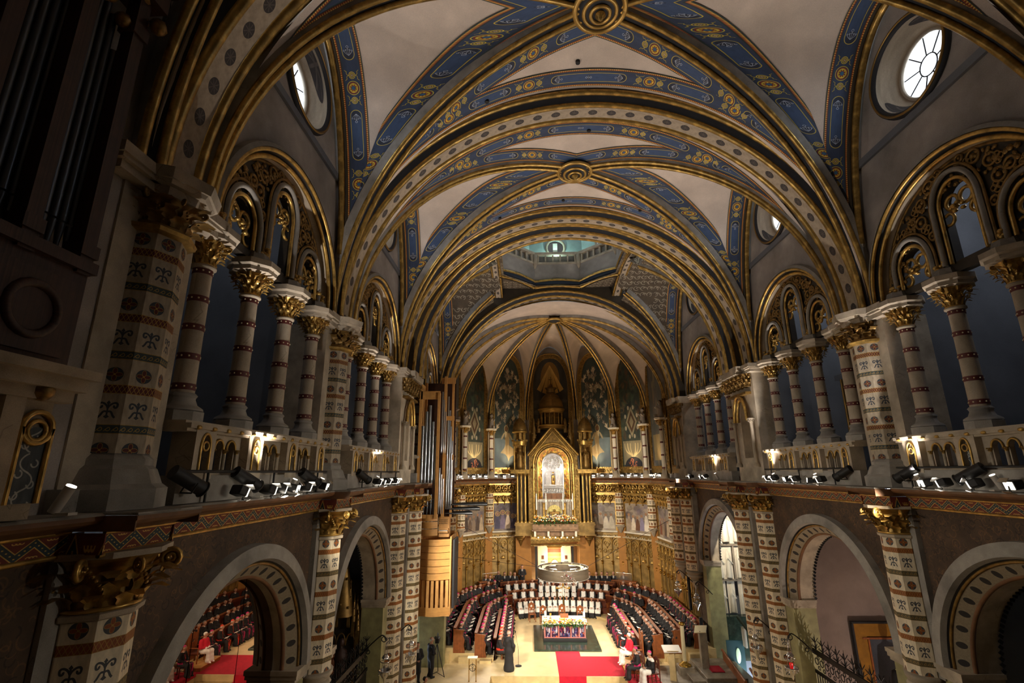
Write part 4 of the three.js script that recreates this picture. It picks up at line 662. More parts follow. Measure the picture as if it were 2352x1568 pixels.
const muralAngels = canvasTex(512, 1280, (g, W, H) => {
  g.fillStyle = '#3d4844'; g.fillRect(0, 0, W, H); g.fillStyle = '#6e8087'; g.fillRect(0, H * 0.74, W, H); for (let k = 0; k < 60; k++) { g.fillStyle = `rgba(120,135,140,${rr(0.05, 0.2)})`; g.beginPath(); g.ellipse(rr(0, W), rr(H * 0.66, H), rr(40, 150), rr(10, 40), 0, 0, 7); g.fill(); }
  for (let k = 0; k < 95; k++) fig(g, rr(20, W - 20), H * (0.1 + 0.55 * rnd()), rr(22, 48), ['#b4a68c', '#8f8471', '#c9bb9d', '#7d7566', '#a59a80'][k % 5], rr(-1, 1));
  g.fillStyle = '#bfae86'; g.beginPath(); g.moveTo(W * 0.40, H * 0.68); g.bezierCurveTo(W * 0.58, H * 0.67, W * 0.6, H * 0.74, W * 0.56, H * 0.8); g.bezierCurveTo(W * 0.66, H * 0.82, W * 0.86, H * 0.84, W * 0.8, H * 0.88); g.bezierCurveTo(W * 0.7, H * 0.9, W * 0.62, H * 0.88, W * 0.54, H * 0.94); g.bezierCurveTo(W * 0.5, H * 0.9, W * 0.46, H * 0.87, W * 0.24, H * 0.87); g.bezierCurveTo(W * 0.3, H * 0.84, W * 0.42, H * 0.83, W * 0.42, H * 0.78); g.closePath(); g.fill(); disc(g, W * 0.46, H * 0.655, 26, '#8a6a4c'); ringD(g, W * 0.46, H * 0.655, 38, 7, '#d8c48c'); g.strokeStyle = 'rgba(110,96,70,.7)'; g.lineWidth = 5; for (const q of [0.45, 0.5, 0.55]) { g.beginPath(); g.moveTo(W * q, H * 0.71); g.bezierCurveTo(W * (q - 0.03), H * 0.78, W * (q + 0.08), H * 0.82, W * (q + 0.02), H * 0.88); g.stroke(); } g.fillStyle = '#a89a78'; for (const t of [-1, 1]) { g.beginPath(); g.ellipse(W * (0.47 + t * 0.14), H * 0.72, 14, 52, t * -0.7, 0, 7); g.fill(); }
  grain(g, W, H, 0.1, 0.18, 71);
});
const muralGarden = canvasTex(512, 1280, (g, W, H) => {
  g.fillStyle = '#39423a'; g.fillRect(0, 0, W, H); for (let k = 0; k < 160; k++) { g.fillStyle = ['rgba(70,90,70,.5)', 'rgba(110,105,80,.4)', 'rgba(140,80,40,.3)', 'rgba(40,50,52,.6)'][k % 4]; g.beginPath(); g.ellipse(rr(0, W), rr(0, H * 0.75), rr(10, 40), rr(20, 70), rr(0, 3), 0, 7); g.fill(); }
  const dia = (cx, cy, w, h, c) => { g.fillStyle = c; g.beginPath(); g.moveTo(cx, cy - h); g.lineTo(cx + w, cy); g.lineTo(cx, cy + h); g.lineTo(cx - w, cy); g.fill(); };
  dia(W / 2, H * 0.62, 130, 170, '#9a9276'); dia(W / 2, H * 0.62, 92, 122, '#57402c'); dia(W / 2, H * 0.62, 54, 70, '#8f8468'); for (let k = 0; k < 8; k++) disc(g, W / 2 + Math.cos(k * PI / 4 + 0.4) * 150, H * 0.62 + Math.sin(k * PI / 4 + 0.4) * 170, 24, '#aaa28a');
  g.fillStyle = '#8a8368'; g.fillRect(30, H * 0.78, W - 60, H * 0.2); g.strokeStyle = '#d0bf8c'; g.lineWidth = 16; for (const t of [-1, 1]) for (const q of [60, 120, 190]) { g.beginPath(); g.moveTo(W / 2, H * 0.96); g.bezierCurveTo(W / 2, H * 0.86, W / 2 + t * q, H * 0.92, W / 2 + t * q, H * 0.8); g.stroke(); }
  g.fillStyle = '#2c2c32'; g.beginPath(); g.ellipse(W / 2, H, 210, 110, 0, PI, 0); g.fill(); g.strokeStyle = '#b06a4a'; g.lineWidth = 10; for (let k = 0; k < 7; k++) { g.beginPath(); g.arc(W / 2 + rr(-110, 110), H - rr(10, 70), rr(16, 36), k, k + 4); g.stroke(); }
  grain(g, W, H, 0.1, 0.2, 72);
});
const muralHaze = canvasTex(512, 1280, (g, W, H) => { g.fillStyle = '#4a4c48'; g.fillRect(0, 0, W, H); for (let k = 0; k < 120; k++) { g.fillStyle = ['rgba(90,95,100,.3)', 'rgba(150,130,90,.3)', 'rgba(120,90,80,.3)', 'rgba(60,64,66,.4)'][k % 4]; g.beginPath(); g.ellipse(rr(0, W), rr(0, H), rr(10, 40), rr(30, 120), rr(-0.2, 0.2), 0, 7); g.fill(); } g.fillStyle = 'rgba(176,150,84,.55)'; g.fillRect(60, H * 0.75, W - 120, H * 0.2); grain(g, W, H, 0.1, 0.2, 73); });
const muralRays = canvasTex(512, 1280, (g, W, H) => { g.fillStyle = '#474642'; g.fillRect(0, 0, W, H); g.fillStyle = '#8d6c34'; g.beginPath(); g.ellipse(W / 2, H * 0.2, 140, 210, 0, 0, 7); g.fill(); g.fillStyle = '#d5ad5c'; for (const a of [-0.5, -0.25, 0, 0.25, 0.5]) { g.save(); g.translate(W / 2, H * 0.07); g.rotate(-a); g.beginPath(); g.moveTo(-4, 0); g.lineTo(4, 0); g.lineTo(34, H * 0.27); g.lineTo(-34, H * 0.27); g.fill(); g.restore(); } for (let k = 0; k < 40; k++) { g.fillStyle = `rgba(130,126,118,${rr(0.1, 0.3)})`; g.beginPath(); g.ellipse(rr(0, W), rr(H * 0.4, H * 0.7), rr(30, 90), rr(10, 30), 0, 0, 7); g.fill(); } grain(g, W, H, 0.1, 0.2, 74); });
const muralMats = [muralHaze, muralHaze, muralGarden, muralAngels, muralRays].map((t) => std({ map: t, roughness: 0.8 }));
const apseVault = structGroup('ceiling_apse', 'beige plaster cells of the apse vault');
SEG.forEach((sg) => {
  const N = 22, arcs = [];
  for (let i = 0; i <= N; i++) arcs.push([latOf(sg, ribPlan(sg.k + 1, i / N * PI / 2)), ribPlan(sg.k + 1, i / N * PI / 2).y]);
  const left = []; for (let i = N; i >= 0; i--) left.push([latOf(sg, ribPlan(sg.k, i / N * PI / 2)), ribPlan(sg.k, i / N * PI / 2).y]);
  // edges: skip vertices that repeat the crown
  const outline = [[-sg.L, 9.0], [sg.L, 9.0], ...arcs, ...left.slice(1)];
  const W = structGroup('wall_apse_upper', `apse wall with painted lancet ${sg.word}`);
  struct('apse_wall', uvm(onSeg(plate(outline, [], 0.4).translate(0, 0, -0.42), sg)), M.wallGrey, W);
  for (const side of [0, 1]) struct('vault_cell', grid(N, 4, (u, v) => { const p = ribPlan(sg.k + side, u * PI / 2), dist = (p.x - sg.m[0]) * sg.ni[0] + (p.z - sg.m[1]) * sg.ni[1]; return V(p.x - sg.ni[0] * dist * v, p.y + 0.06, p.z - sg.ni[1] * dist * v); }, (u, v, p) => [p.x, p.z + p.y * 0.5]), M.plaster, apseVault);
  // painted lancet with gilt frame
  const hw = Math.min(sg.L - 0.55, 1.55), top = 19.6 - Math.abs(sg.k - 4) * 0.06, spr = 16.9, pointed = (w, b, t) => [[-w, b], [w, b], ...Array.from({ length: 9 }, (_, i) => [w * Math.cos(i / 8 * PI / 2) ** 0.8, spr + (t - spr) * Math.sin(i / 8 * PI / 2)]), ...Array.from({ length: 8 }, (_, i) => [-w * Math.cos((7 - i) / 8 * PI / 2) ** 0.8, spr + (t - spr) * Math.sin((7 - i) / 8 * PI / 2)])];
  const T = thing('painted_lancet', `tall pointed mural in a gilt carved frame, ${sg.word} in the apse`, 'mural');
  const fr = uvm(onSeg(plate(pointed(hw + 0.30, 9.55, top + 0.35), [pointed(hw - 0.02, 10.05, top - 0.02).reverse()], 0.12).translate(0, 0, 0.0), sg));
  part('gilt_frame', fr, M.goldRelief, T);
  const pl = plate(pointed(hw, 10.0, top), [], 0.03), P = pl.attributes.position, uv = pl.attributes.uv; for (let i = 0; i < P.count; i++) uv.setXY(i, (sg.k > 4 ? -1 : 1) * P.getX(i) / hw / 2 + 0.5, (P.getY(i) - 10) / (top - 10));
  part('mural', onSeg(pl, sg), muralMats[4 - Math.abs(sg.k - 4)], T, ['dim mural', 'dim mural with a yellow foot', 'mural of a garden ornament with a diamond', 'mural of swarming pale figures over a blue ground', 'mural of golden rays'][4 - Math.abs(sg.k - 4)]);
  const q = pointed(hw + 0.02, 10.0, top + 0.02), bead = []; for (let i = 0; i < q.length; i++) { const a = q[i], b = q[(i + 1) % q.length], n = Math.max(1, Math.round(Math.hypot(b[0] - a[0], b[1] - a[1]) / 0.17)); for (let j = 0; j < n; j++) bead.push(put(new THREE.BoxGeometry(0.06, 0.11, 0.05), a[0] + (b[0] - a[0]) * j / n, a[1] + (b[1] - a[1]) * j / n, 0.13)); }
  part('gilt_beads', onSeg(mg(bead), sg), M.gold, T);
  const q2 = pointed(hw + 0.34, 9.5, top + 0.4).map(([x, y]) => V(x, y, 0.08)).slice(1).concat(V(-hw - 0.34, 9.5, 0.08)); part('gilt_edge', onSeg(tube(q2, 0.045, 60, 6), sg), M.gold, T);
});
for (const k of [0, 9]) struct('vault_cell', grid(22, 4, (u, v) => { const p = ribPlan(k, u * PI / 2); return V(p.x, p.y + 0.06, p.z + (-31.05 - p.z) * v); }, (u, v, p) => [p.x, p.z + p.y * 0.5]), M.plaster, apseVault);
// apse ribs, columns and kneeling angels
for (let k = 0; k <= 9; k++) {
  const side = k < 4.5 ? 'left' : 'right', n = k < 4.5 ? k : 9 - k, pts = []; for (let i = 0; i <= 30; i++) { const p = ribPlan(k, i / 30 * 1.5); p.y -= 0.12; pts.push(p); }
  const dir = V(APV[k][0] - BOSS.x, 0, APV[k][1] - BOSS.z).normalize(), b = V(dir.z, 0, -dir.x);
  const F = pts.map((p, i) => { const T = (pts[i + 1] ?? p).clone().sub(pts[i - 1] ?? p).normalize(), nn = b.clone().cross(T).normalize(); if (nn.dot(V(dir.x, 1.5, dir.z)) < 0) nn.negate(); return { p: p.clone().addScaledVector(dir, -0.1), n: nn, b }; });
  rib('rib_stone', F, thing('apse_rib', n ? `gilt apse vault rib, ${ORD[n - 1]} from the ${side} pier` : `gilt apse vault rib landing on the ${side} corner pier`, 'vault rib'), 0.85);
  if (n === 0 || k === 4 || k === 5) continue;
  const px = APV[k][0] - dir.x * 0.6, pz = APV[k][1] - dir.z * 0.6, yt = n === 2 ? 13.15 : n === 3 ? 13.1 : 13.2;
  const c = thing('apse_column', `slender banded white column under the apse rib, ${ORD[n - 1]} from the ${side} pier`, 'column', [px, 0, pz]);
  part('shaft', cyl(0.15, 0.16, yt - 10.1, 16, 0, (yt + 9.7) / 2, 0), M.whiteMarble, c);
  for (let q = 0; q < 4; q++) part('painted_band', cyl(0.172, 0.172, 0.11, 16, 0, 9.9 + q * (yt - 10.1) / 3.6, 0), M.redBand, c);
  part('base', lathe([[0.3, 9.2], [0.3, 9.45], [0.22, 9.5], [0.19, 9.7], [0.16, 9.74]], 14), M.stone, c);
  part('capital', put(leafCapital(0.16, 0.32, 0.42, 8), 0, yt - 0.45, 0), M.gold, c);
  part('abacus', flatLathe([[0.3, yt - 0.03], [0.46, yt], [0.46, yt + 0.12], [0, yt + 0.12]], 8), M.whiteMarble, c);
  for (const e of [-1, 1]) part('side_shaft', cyl(0.05, 0.05, yt - 9.6, 8, e * b.x * 0.27, (yt + 9.5) / 2 - 0.1, e * b.z * 0.27), M.stone, c);
  // angel: kneeling robed figure with raised wings
  const a = thing('angel_statue', `carved kneeling angel with folded wings on the ${ORD[n - 1]} apse column from the ${side} pier`, 'statue', [px, yt + 0.125, pz], Math.atan2(-dir.x, -dir.z));
  part('body', [lathe([[0.02, 0], [0.26, 0.02], [0.27, 0.12], [0.2, 0.35], [0.17, 0.55], [0.2, 0.72], [0.15, 0.84], [0.07, 0.9], [0.06, 0.95], [0.12, 1.02], [0.13, 1.1], [0.1, 1.19], [0, 1.22]], 14), put(new THREE.CapsuleGeometry(0.06, 0.3, 4, 8), -0.12, 0.66, 0.16, 0, 1.0), put(new THREE.CapsuleGeometry(0.06, 0.3, 4, 8), 0.12, 0.66, 0.16, 0, 1.0), put(new THREE.CapsuleGeometry(0.11, 0.3, 4, 8), 0, 0.12, 0.22, 0, 1.5)], M.statue = M.statue ?? std({ color: '#a39a90', roughness: 0.7 }), a);
  part('hair', sph(0.14, 8, 0, 1.13, -0.03, [1, 0.9, 1]), M.woodDark, a);
  for (const e of [-1, 1]) part('wing', put(grid(6, 4, (u, v) => V(e * (0.06 + 0.24 * Math.sin(u * 2.2) * (1 - v * 0.6)), 0.15 + 1.15 * u + v * 0.1, -0.18 - 0.14 * Math.sin(v * 3) - 0.08 * u)), 0, 0, 0), M.goldDull, a);
}
{ const b = thing('apse_boss', 'small gilt boss where the apse ribs meet', 'boss', [0, 20.3, -34.34]); part('ring', tor(0.5, 0.09, 28, 8, 0, 0.05, 0, 0, PI / 2), M.gold, b); part('disc', lathe([[0.5, 0.1], [0.3, -0.02], [0.12, -0.12], [0, -0.15]], 24), M.dark, b); part('knob', sph(0.09, 8, 0, -0.14, 0), M.gold, b); }

// apse cornice along the polygon
{
  const C = thing('apse_cornice', 'brown moulded cornice with painted frieze running round the apse', 'cornice');
  SEG.forEach((sg) => {
    if (sg.k === 4) return;
    const ex = 0.3, F = [-1, 1].map((e) => ({ p: V(sg.m[0] + sg.d[0] * e * (sg.L + ex * 0), 0, sg.m[1] + sg.d[1] * e * sg.L), n: V(0, 1, 0), b: V(sg.ni[0], 0, sg.ni[1]) }));
    part('frieze', sweep([[8.76, 0.12], [9.0, 0.14]], F, { uv: [1, 1] }), M.frieze, C);
    part('moulding', sweep([[9.0, 0.14], [9.05, 0.24], [9.07, 0.36], [9.11, 0.48], [9.15, 0.54], [9.2, 0.54]], F), M.brownMould, C);
    part('ledge', sweep([[9.2, 0.56], [9.23, 0.5], [9.24, -0.1]], F), M.stoneGrey, C);
  });
}
// gilt lower walls: relief frieze, pendants, painting, pierced screen
const paintTex = [0, 1, 2, 3, 4, 5].map((q) => canvasTex(384, 384, (g, W, H) => {
  g.fillStyle = ['#7a6f66', '#8a7d70', '#5d5560', '#a39a8e', '#9a8c7c', '#8c8074'][q]; g.fillRect(0, 0, W, H); g.fillStyle = 'rgba(180,165,140,.5)'; g.fillRect(0, H * 0.7, W, H);
  for (let k = 0; k < 40; k++) { g.fillStyle = ['rgba(90,80,110,.25)', 'rgba(190,180,160,.22)', 'rgba(60,54,50,.25)'][k % 3]; g.beginPath(); g.ellipse(rr(0, W), rr(0, H), rr(20, 90), rr(20, 60), rr(0, 3), 0, 7); g.fill(); }
  const cols = [['#3b3430', '#6a5140', '#a98e74', '#7b6a5a', '#c8b9a0'], ['#4a3d36', '#6d5a4b', '#8c7a68', '#564a44', '#b7a48a'], ['#53506a', '#7b6f86', '#c9b6a0', '#5a5570', '#8d6a6a'], ['#1d2226', '#b9ab97', '#9b8b79', '#d5ccba', '#cfc6b2'], ['#a08f7c', '#d8ccb8', '#6c4a36', '#8d86a0', '#d9d2c2'], ['#7a4a34', '#8f7a64', '#5a4a40', '#b7a68c', '#6e5c50']][q];
  for (let k = 0; k < 5; k++) { const x = W * (0.14 + 0.18 * k), h = H * rr(0.4, 0.55); g.fillStyle = cols[k]; g.beginPath(); g.moveTo(x - 40, H * 0.93); g.quadraticCurveTo(x - 26, H * 0.93 - h, x, H * 0.93 - h); g.quadraticCurveTo(x + 26, H * 0.93 - h, x + 44, H * 0.93); g.fill(); disc(g, x, H * 0.93 - h - 14, 19, '#a07a5c'); if (q === 2) ringD(g, x, H * 0.93 - h - 14, 30, 6, '#d9b45a'); }
  grain(g, W, H, 0.08, 0.15, 80 + q);
}));
SEG.forEach((sg) => {
  const W = structGroup('wall_apse_lower', `gilded lower apse wall ${sg.word}`), L = sg.L, side = sg.k < 4 ? 'left' : 'right', far = [0, 8].includes(sg.k);
  if (sg.k === 4) {
    struct('throne_wall', uvm(onSeg(plate([[-L, -0.5], [-1.9, -0.5], [-1.9, 4.05], [1.9, 4.05], [1.9, -0.5], [L, -0.5], [L, 9.2], [-L, 9.2]], [], 0.4).translate(0, 0, -0.42), sg)), M.goldPaint, W);
    return;
  }
  struct('gilded_wall', onSeg(box(2 * L, 9.6, 0.4, 0, 4.2, -0.2), sg), M.goldWall, W);
  const Tn = thing('relief_frieze', `deep gilt relief frieze with pendants under the apse cornice ${sg.word}`, 'frieze');
  const n = Math.round(2 * L / 0.62);
  for (let k = 0; k < n; k++) {
    const rel = [], pen = [], x = -L + (k + 0.5) * 2 * L / n, w = L / n;
    rel.push(put(tor(w * 0.72, 0.075, 14, 6), x, 8.38, 0.16, 0, 0, 0, [1, 1.15, 1]), put(tor(w * 0.34, 0.08, 10, 5), x + 0.04, 8.3, 0.22), sph(w * 0.28, 6, x - 0.06, 8.5, 0.2), sph(w * 0.22, 6, x + 0.1, 8.2, 0.22), put(leaf(w * 0.5, 0.36, 0.22), x + w, 8.05, 0.1), put(leaf(w * 0.5, 0.3, 0.22), x - w * 0.3, 8.1, 0.12));
    pen.push(put(tor(w * 0.55, 0.05, 12, 5), x, 7.62, 0.14, 0, 0, 0, [1, 1.2, 1]), put(new THREE.ConeGeometry(w * 0.5, 0.45, 7), x, 7.38, 0.16, 0, PI), sph(0.06, 6, x, 7.13, 0.16), put(leaf(w * 0.4, 0.3, 0.16), x + w * 0.9, 7.55, 0.06), sph(0.08, 6, x, 7.62, 0.18));
    part('relief_scroll', onSeg(mg(rel), sg), M.gold, Tn); part('pendant', onSeg(mg(pen), sg), M.gold, Tn);
  }
  part('mouldings', onSeg(mg([box(2 * L, 0.1, 0.3, 0, 8.72, 0.12), box(2 * L, 0.12, 0.26, 0, 7.9, 0.1), box(2 * L, 0.07, 0.32, 0, 7.98, 0.12)]), sg), M.gold, Tn);
  if (!far) {
    const pw = Math.min(L - 0.5, 1.25), q = sg.k < 4 ? sg.k - 1 : sg.k - 2, p = thing('wall_painting', ['dim brown painting beside the organ on the far left of the apse', 'painting of dark standing figures beyond the organ trumpet pipes', 'violet painting of haloed figures left of the throne', 'painting with a kneeling figure in black right of the throne', 'painting of draped pale figures, second right of the throne', 'narrow dim painting at the far right of the apse'][q], 'painting');
    const cv = put(new THREE.PlaneGeometry(2 * pw, 2.15), 0, 6.15, 0.09); part('canvas', onSeg(cv, sg), std({ map: paintTex[q], roughness: 0.7 }), p);
    part('frame', onSeg(mg([box(2 * pw + 0.2, 0.1, 0.12, 0, 7.26, 0.06), box(0.1, 2.2, 0.12, -pw - 0.06, 6.15, 0.06), box(0.1, 2.2, 0.12, pw + 0.06, 6.15, 0.06)]), sg), M.gold, p);
    part('sill', onSeg(rbox(2 * pw + 0.3, 0.12, 0.3, 0.03, 0, 5.02, 0.12), sg), M.whiteMarble, p, 'pale stone sill');
  }
  // pierced gothic screen over the stalls
  const S = thing('stall_screen', `gilt gothic screen with traceried arches behind the stalls, ${sg.word}`, 'screen'), nb = far ? 5 : Math.round(2 * L / 0.78), w = L / nb, arcsG = [], crest = [], knob = [];
  for (let k = 0; k <= nb; k++) {
    const x = -L + 0.06 + k * (2 * L - 0.12) / nb; part('shaft', onSeg(cyl(0.035, 0.045, 3.6, 8, x, 2.9, 0.16), sg), M.gold, S); knob.push(sph(0.085, 8, x, 2.62, 0.18), lathe([[0.03, 0], [0.12, 0.05], [0.13, 0.08], [0.05, 0.14]], 8, x, 2.7, 0.18), sph(0.05, 6, x, 1.62, 0.18));
    if (k < nb) {
      const c = x + w; for (const [R, yy, r] of [[w * 0.95, 4.1, 0.04], [w * 0.62, 4.02, 0.03]]) arcsG.push(tube(Array.from({ length: 9 }, (_, i) => V(c + R * Math.cos(i * PI / 8), yy + R * 1.15 * Math.sin(i * PI / 8), 0.14)), r, 14, 5));
      arcsG.push(put(tor(w * 0.34, 0.03, 12, 5), c, 4.02, 0.14), put(tor(w * 0.3, 0.03, 12, 5), c - w * 0.45, 3.55, 0.14), put(tor(w * 0.3, 0.03, 12, 5), c + w * 0.45, 3.55, 0.14), put(leaf(w * 0.4, 0.3, 0.1), c, 3.2, 0.1, 0, 0, PI), sph(0.06, 6, c, 3.78, 0.15));
      for (const e of [-0.5, 0, 0.5]) crest.push(put(leaf(0.09, 0.2, 0.06, 3), c + e * w, 4.62, 0.12), sph(0.045, 5, c + e * w, 4.72, 0.14));
    }
  }
  part('tracery_arches', onSeg(mg(arcsG), sg), M.gold, S); part('lamp_knobs', onSeg(mg(knob), sg), M.brass, S, 'little polished knobs');
  part('crest', onSeg(mg([box(2 * L, 0.08, 0.24, 0, 4.62, 0.1), ...crest]), sg), M.silverGilt = M.silverGilt ?? std({ color: '#d8cdb0', metalness: 0.5, roughness: 0.35 }), S, 'pale crested top rail');
  part('screen_panel', onSeg(box(2 * L, 3.5, 0.06, 0, 2.9, 0.03), sg), M.goldWall, S);
  part('base_rail', onSeg(box(2 * L, 0.25, 0.16, 0, 1.2, 0.08), sg), M.woodRed, S);
});
// short painted shafts at the corners of the lower apse
for (const k of [1, 2, 3, 6, 7, 8]) {
  const side = k < 4.5 ? 'left' : 'right', n = k < 4.5 ? k : 9 - k, dir = V(APV[k][0], 0, APV[k][1] + 34.3).normalize(), px = APV[k][0] - dir.x * 0.3, pz = APV[k][1] - dir.z * 0.3;
  const t = thing('painted_shaft', `short cream painted shaft hung between the paintings, ${ORD[n - 1]} from the ${side} apse corner`, 'pillar', [px, 0, pz], -Math.atan2(dir.x, -dir.z));
  part('shaft', octShaft(0.3, 5.55, 8.0, 0, 0), M.shaft, t); part('capital', put(leafCapital(0.31, 0.5, 0.62, 8, true), 0, 8.05, 0), M.gold, t, 'gilt leaf capital');
  part('foot', [flatLathe([[0.05, 4.95], [0.16, 5.1], [0.3, 5.38], [0.4, 5.42], [0.42, 5.5], [0.3, 5.56]], 8)], M.stone, t); part('wall_strip', box(0.66, 8, 0.3, 0, 4.1, -0.2), M.goldPaint, t, 'plain gilt strip');
}

// ---------- throne canopy over the high altar ----------
{
  const z0 = -42.2;
  for (const e of [-1, 1]) {
    const sd = SIDE[e], p = thing('throne_pilaster', `plain gilt pilaster ${sd} of the throne doorway with a carved corbel`, 'pilaster', [e * 2.55, 0, z0 - 0.6]);
    part('panel', box(1.2, 5.6, 0.6, 0, 2.6, 0.1), M.goldPaint, p); part('edge_strip', box(0.16, 5.6, 0.64, -e * 0.55, 2.6, 0.1), M.goldPaint, p);
    part('corbel', [lathe([[0.02, 3.9], [0.1, 4.1], [0.22, 4.4], [0.4, 4.6], [0.45, 4.75]], 10, e * 0.2, 0, 0.4), tor(0.25, 0.05, 14, 5, e * 0.2, 4.45, 0.4, 0, PI / 2)], M.goldDull, p);
    const c = thing('canopy_column_cluster', `cluster of five slender gilt columns on the ${sd} of the throne canopy`, 'columns', [e * 2.35, 0, z0]);
    part('pedestal', [box(1.6, 0.7, 0.9, 0, 5.2, 0), box(1.75, 0.12, 1.0, 0, 5.6, 0), box(1.75, 0.1, 1.0, 0, 4.82, 0), box(1.66, 0.1, 0.95, 0, 5.72, 0)], M.goldWall, c);
    [[-0.62, 0.2], [-0.3, 0.34], [0.02, 0.38], [0.34, 0.3], [0.62, 0.12]].forEach(([x, z], i) => { part('column', cyl(0.085, 0.09, 3.45, 12, x, 7.55, z), i % 2 ? M.goldRelief : M.gold, c); part('base', lathe([[0.15, 5.76], [0.14, 5.84], [0.1, 5.9]], 10, x, 0, z), M.gold, c); part('capital', put(leafCapital(0.09, 0.16, 0.28, 6), x, 9.28, z), M.gold, c); });
    part('backing', box(1.4, 3.8, 0.2, 0, 7.6, -0.2), M.olive, c);
    const u = thing('canopy_turret', `domed gilt turret with a statue niche on the ${sd} of the throne canopy`, 'turret', [e * 2.75, 0, z0]);
    part('entablature', [box(1.5, 0.22, 1.0, 0, 9.68, 0.1), box(1.6, 0.1, 1.1, 0, 9.82, 0.1)], M.gold, u);
    part('niche_block', [box(1.0, 2.1, 0.3, 0, 10.9, -0.2)], M.goldDull, u);
    for (const q of [-1, 1]) part('niche_column', [cyl(0.06, 0.06, 1.9, 8, q * 0.45, 10.85, 0.3), put(leafCapital(0.06, 0.12, 0.2, 6), q * 0.45, 11.7, 0.3)], M.gold, u);
    part('statue', [lathe([[0.02, 9.88], [0.24, 9.9], [0.26, 10.2], [0.2, 10.7], [0.23, 11.05], [0.2, 11.22], [0.08, 11.3], [0.1, 11.4], [0.11, 11.5], [0.07, 11.62], [0, 11.64]], 12, 0, 0, 0.2), put(new THREE.CapsuleGeometry(0.06, 0.35, 4, 6), -0.16, 10.95, 0.38, 0, 0.7), put(new THREE.CapsuleGeometry(0.06, 0.35, 4, 6), 0.16, 10.9, 0.38, 0, 0.5)], M.goldDull, u, 'standing gilt saint');
    part('crenellated_band', [cyl(0.62, 0.56, 0.34, 8, 0, 12.0, 0.1), ...Array.from({ length: 10 }, (_, k) => box(0.12, 0.14, 0.12, Math.cos(k * PI / 5) * 0.62, 12.24, 0.1 + Math.sin(k * PI / 5) * 0.62))], M.gold, u);
    for (let k = 0; k < 8; k++) part('colonnette', cyl(0.04, 0.04, 0.6, 6, Math.cos(k * PI / 4) * 0.46, 12.6, 0.1 + Math.sin(k * PI / 4) * 0.46), M.gold, u);
    part('drum', cyl(0.3, 0.3, 0.6, 10, 0, 12.6, 0.1), M.goldDull, u); part('drum_cornice', [tor(0.55, 0.1, 20, 6, 0, 12.95, 0.1, 0, PI / 2), cyl(0.6, 0.5, 0.14, 16, 0, 12.95, 0.1)], M.gold, u);
    part('dome', lathe([[0.56, 13.05], [0.58, 13.2], [0.5, 13.6], [0.3, 13.95], [0.1, 14.12], [0, 14.16]], 16, 0, 0, 0.1), M.goldDull, u);
    part('cross', [cyl(0.03, 0.05, 0.5, 6, 0, 14.35, 0.1), sph(0.07, 6, 0, 14.2, 0.1), box(0.3, 0.06, 0.05, 0, 14.75, 0.1), box(0.06, 0.4, 0.05, 0, 14.72, 0.1)], M.gold, u);
    const st = []; for (let k = 0; k < 14; k++) st.push(sph(0.035, 5, Math.cos(k * 2.4) * 0.5 * (1 - k / 40), 13.2 + k * 0.05, 0.1 + Math.sin(k * 2.4) * 0.5 * (1 - k / 40))); part('dome_studs', st, M.brass, u);
    const pin = thing('canopy_pinnacle', `dark carved pinnacle with small figures above the ${sd} slope of the canopy gable`, 'pinnacle', [e * 1.55, 0, z0 - 0.2]);
    part('stem', [lathe([[0.22, 11.9], [0.18, 12.4], [0.24, 12.45], [0.14, 12.9], [0.2, 13.0], [0.1, 13.6], [0.16, 13.7], [0.05, 14.1]], 8), lathe([[0.18, 12.2], [0.14, 12.7], [0.2, 12.8], [0.08, 13.4]], 8, -e * 0.42, 0.7, 0)], M.goldDull, pin);
    const cr = []; for (let k = 0; k < 14; k++) cr.push(sph(0.06, 6, rr(-0.25, 0.25) - e * 0.15, 12 + k * 0.14, rr(0, 0.2))); part('crockets', cr, M.goldDull, pin);
  }
  const g = thing('throne_canopy', 'gabled gilt canopy with a round arch over the silver throne niche', 'canopy', [0, 0, z0]);
  part('gable', [uvm(plate([[-2.0, 9.9], [-2.0, 11.1], [0, 13.35], [2.0, 11.1], [2.0, 9.9], [1.55, 9.9], ...arcPts(0, 10.35, 1.55, 0, PI, 24)], [], 0.45).translate(0, 0, 0.0)), uvm(plate([[-2, 5.8], [-1.55, 5.8], [-1.55, 9.95], [-2, 9.95]], [], 0.4)), uvm(plate([[1.55, 5.8], [2, 5.8], [2, 9.95], [1.55, 9.95]], [], 0.4))], M.goldRelief, g);
  for (const e of [-1, 1]) { part('gable_moulding', [rod([e * 2.1, 11.0, 0.48], [0, 13.42, 0.48], 0.09, 8), rod([e * 1.75, 10.95, 0.5], [0, 12.95, 0.5], 0.05, 6)], M.gold, g); const b = []; for (let k = 0; k < 16; k++) b.push(sph(0.05, 5, e * (1.95 - k * 0.12), 11.02 + k * 0.138, 0.52)); part('gable_beads', b, M.brass, g); }
  part('pointed_panel', uvm(plate([[-0.75, 12.05], [0.75, 12.05], [0, 12.95]], [], 0.05).translate(0, 0, 0.46)), M.goldDull, g);
  for (const [R, y, m, r] of [[1.62, 0.48, M.gold, 0.07], [1.45, 0.4, M.goldDull, 0.06], [1.3, 0.2, M.gold, 0.05]]) part('arch_roll', sweep(rollP(0, y, r, 8), [{ p: V(R, 5.9, 0), n: V(1, 0, 0), b: V(0, 0, 1) }, ...arcF('z', 0, 10.35, 0, R, R, 0, PI, 30), { p: V(-R, 5.9, 0), n: V(-1, 0, 0), b: V(0, 0, 1) }], { smooth: true }), m, g);
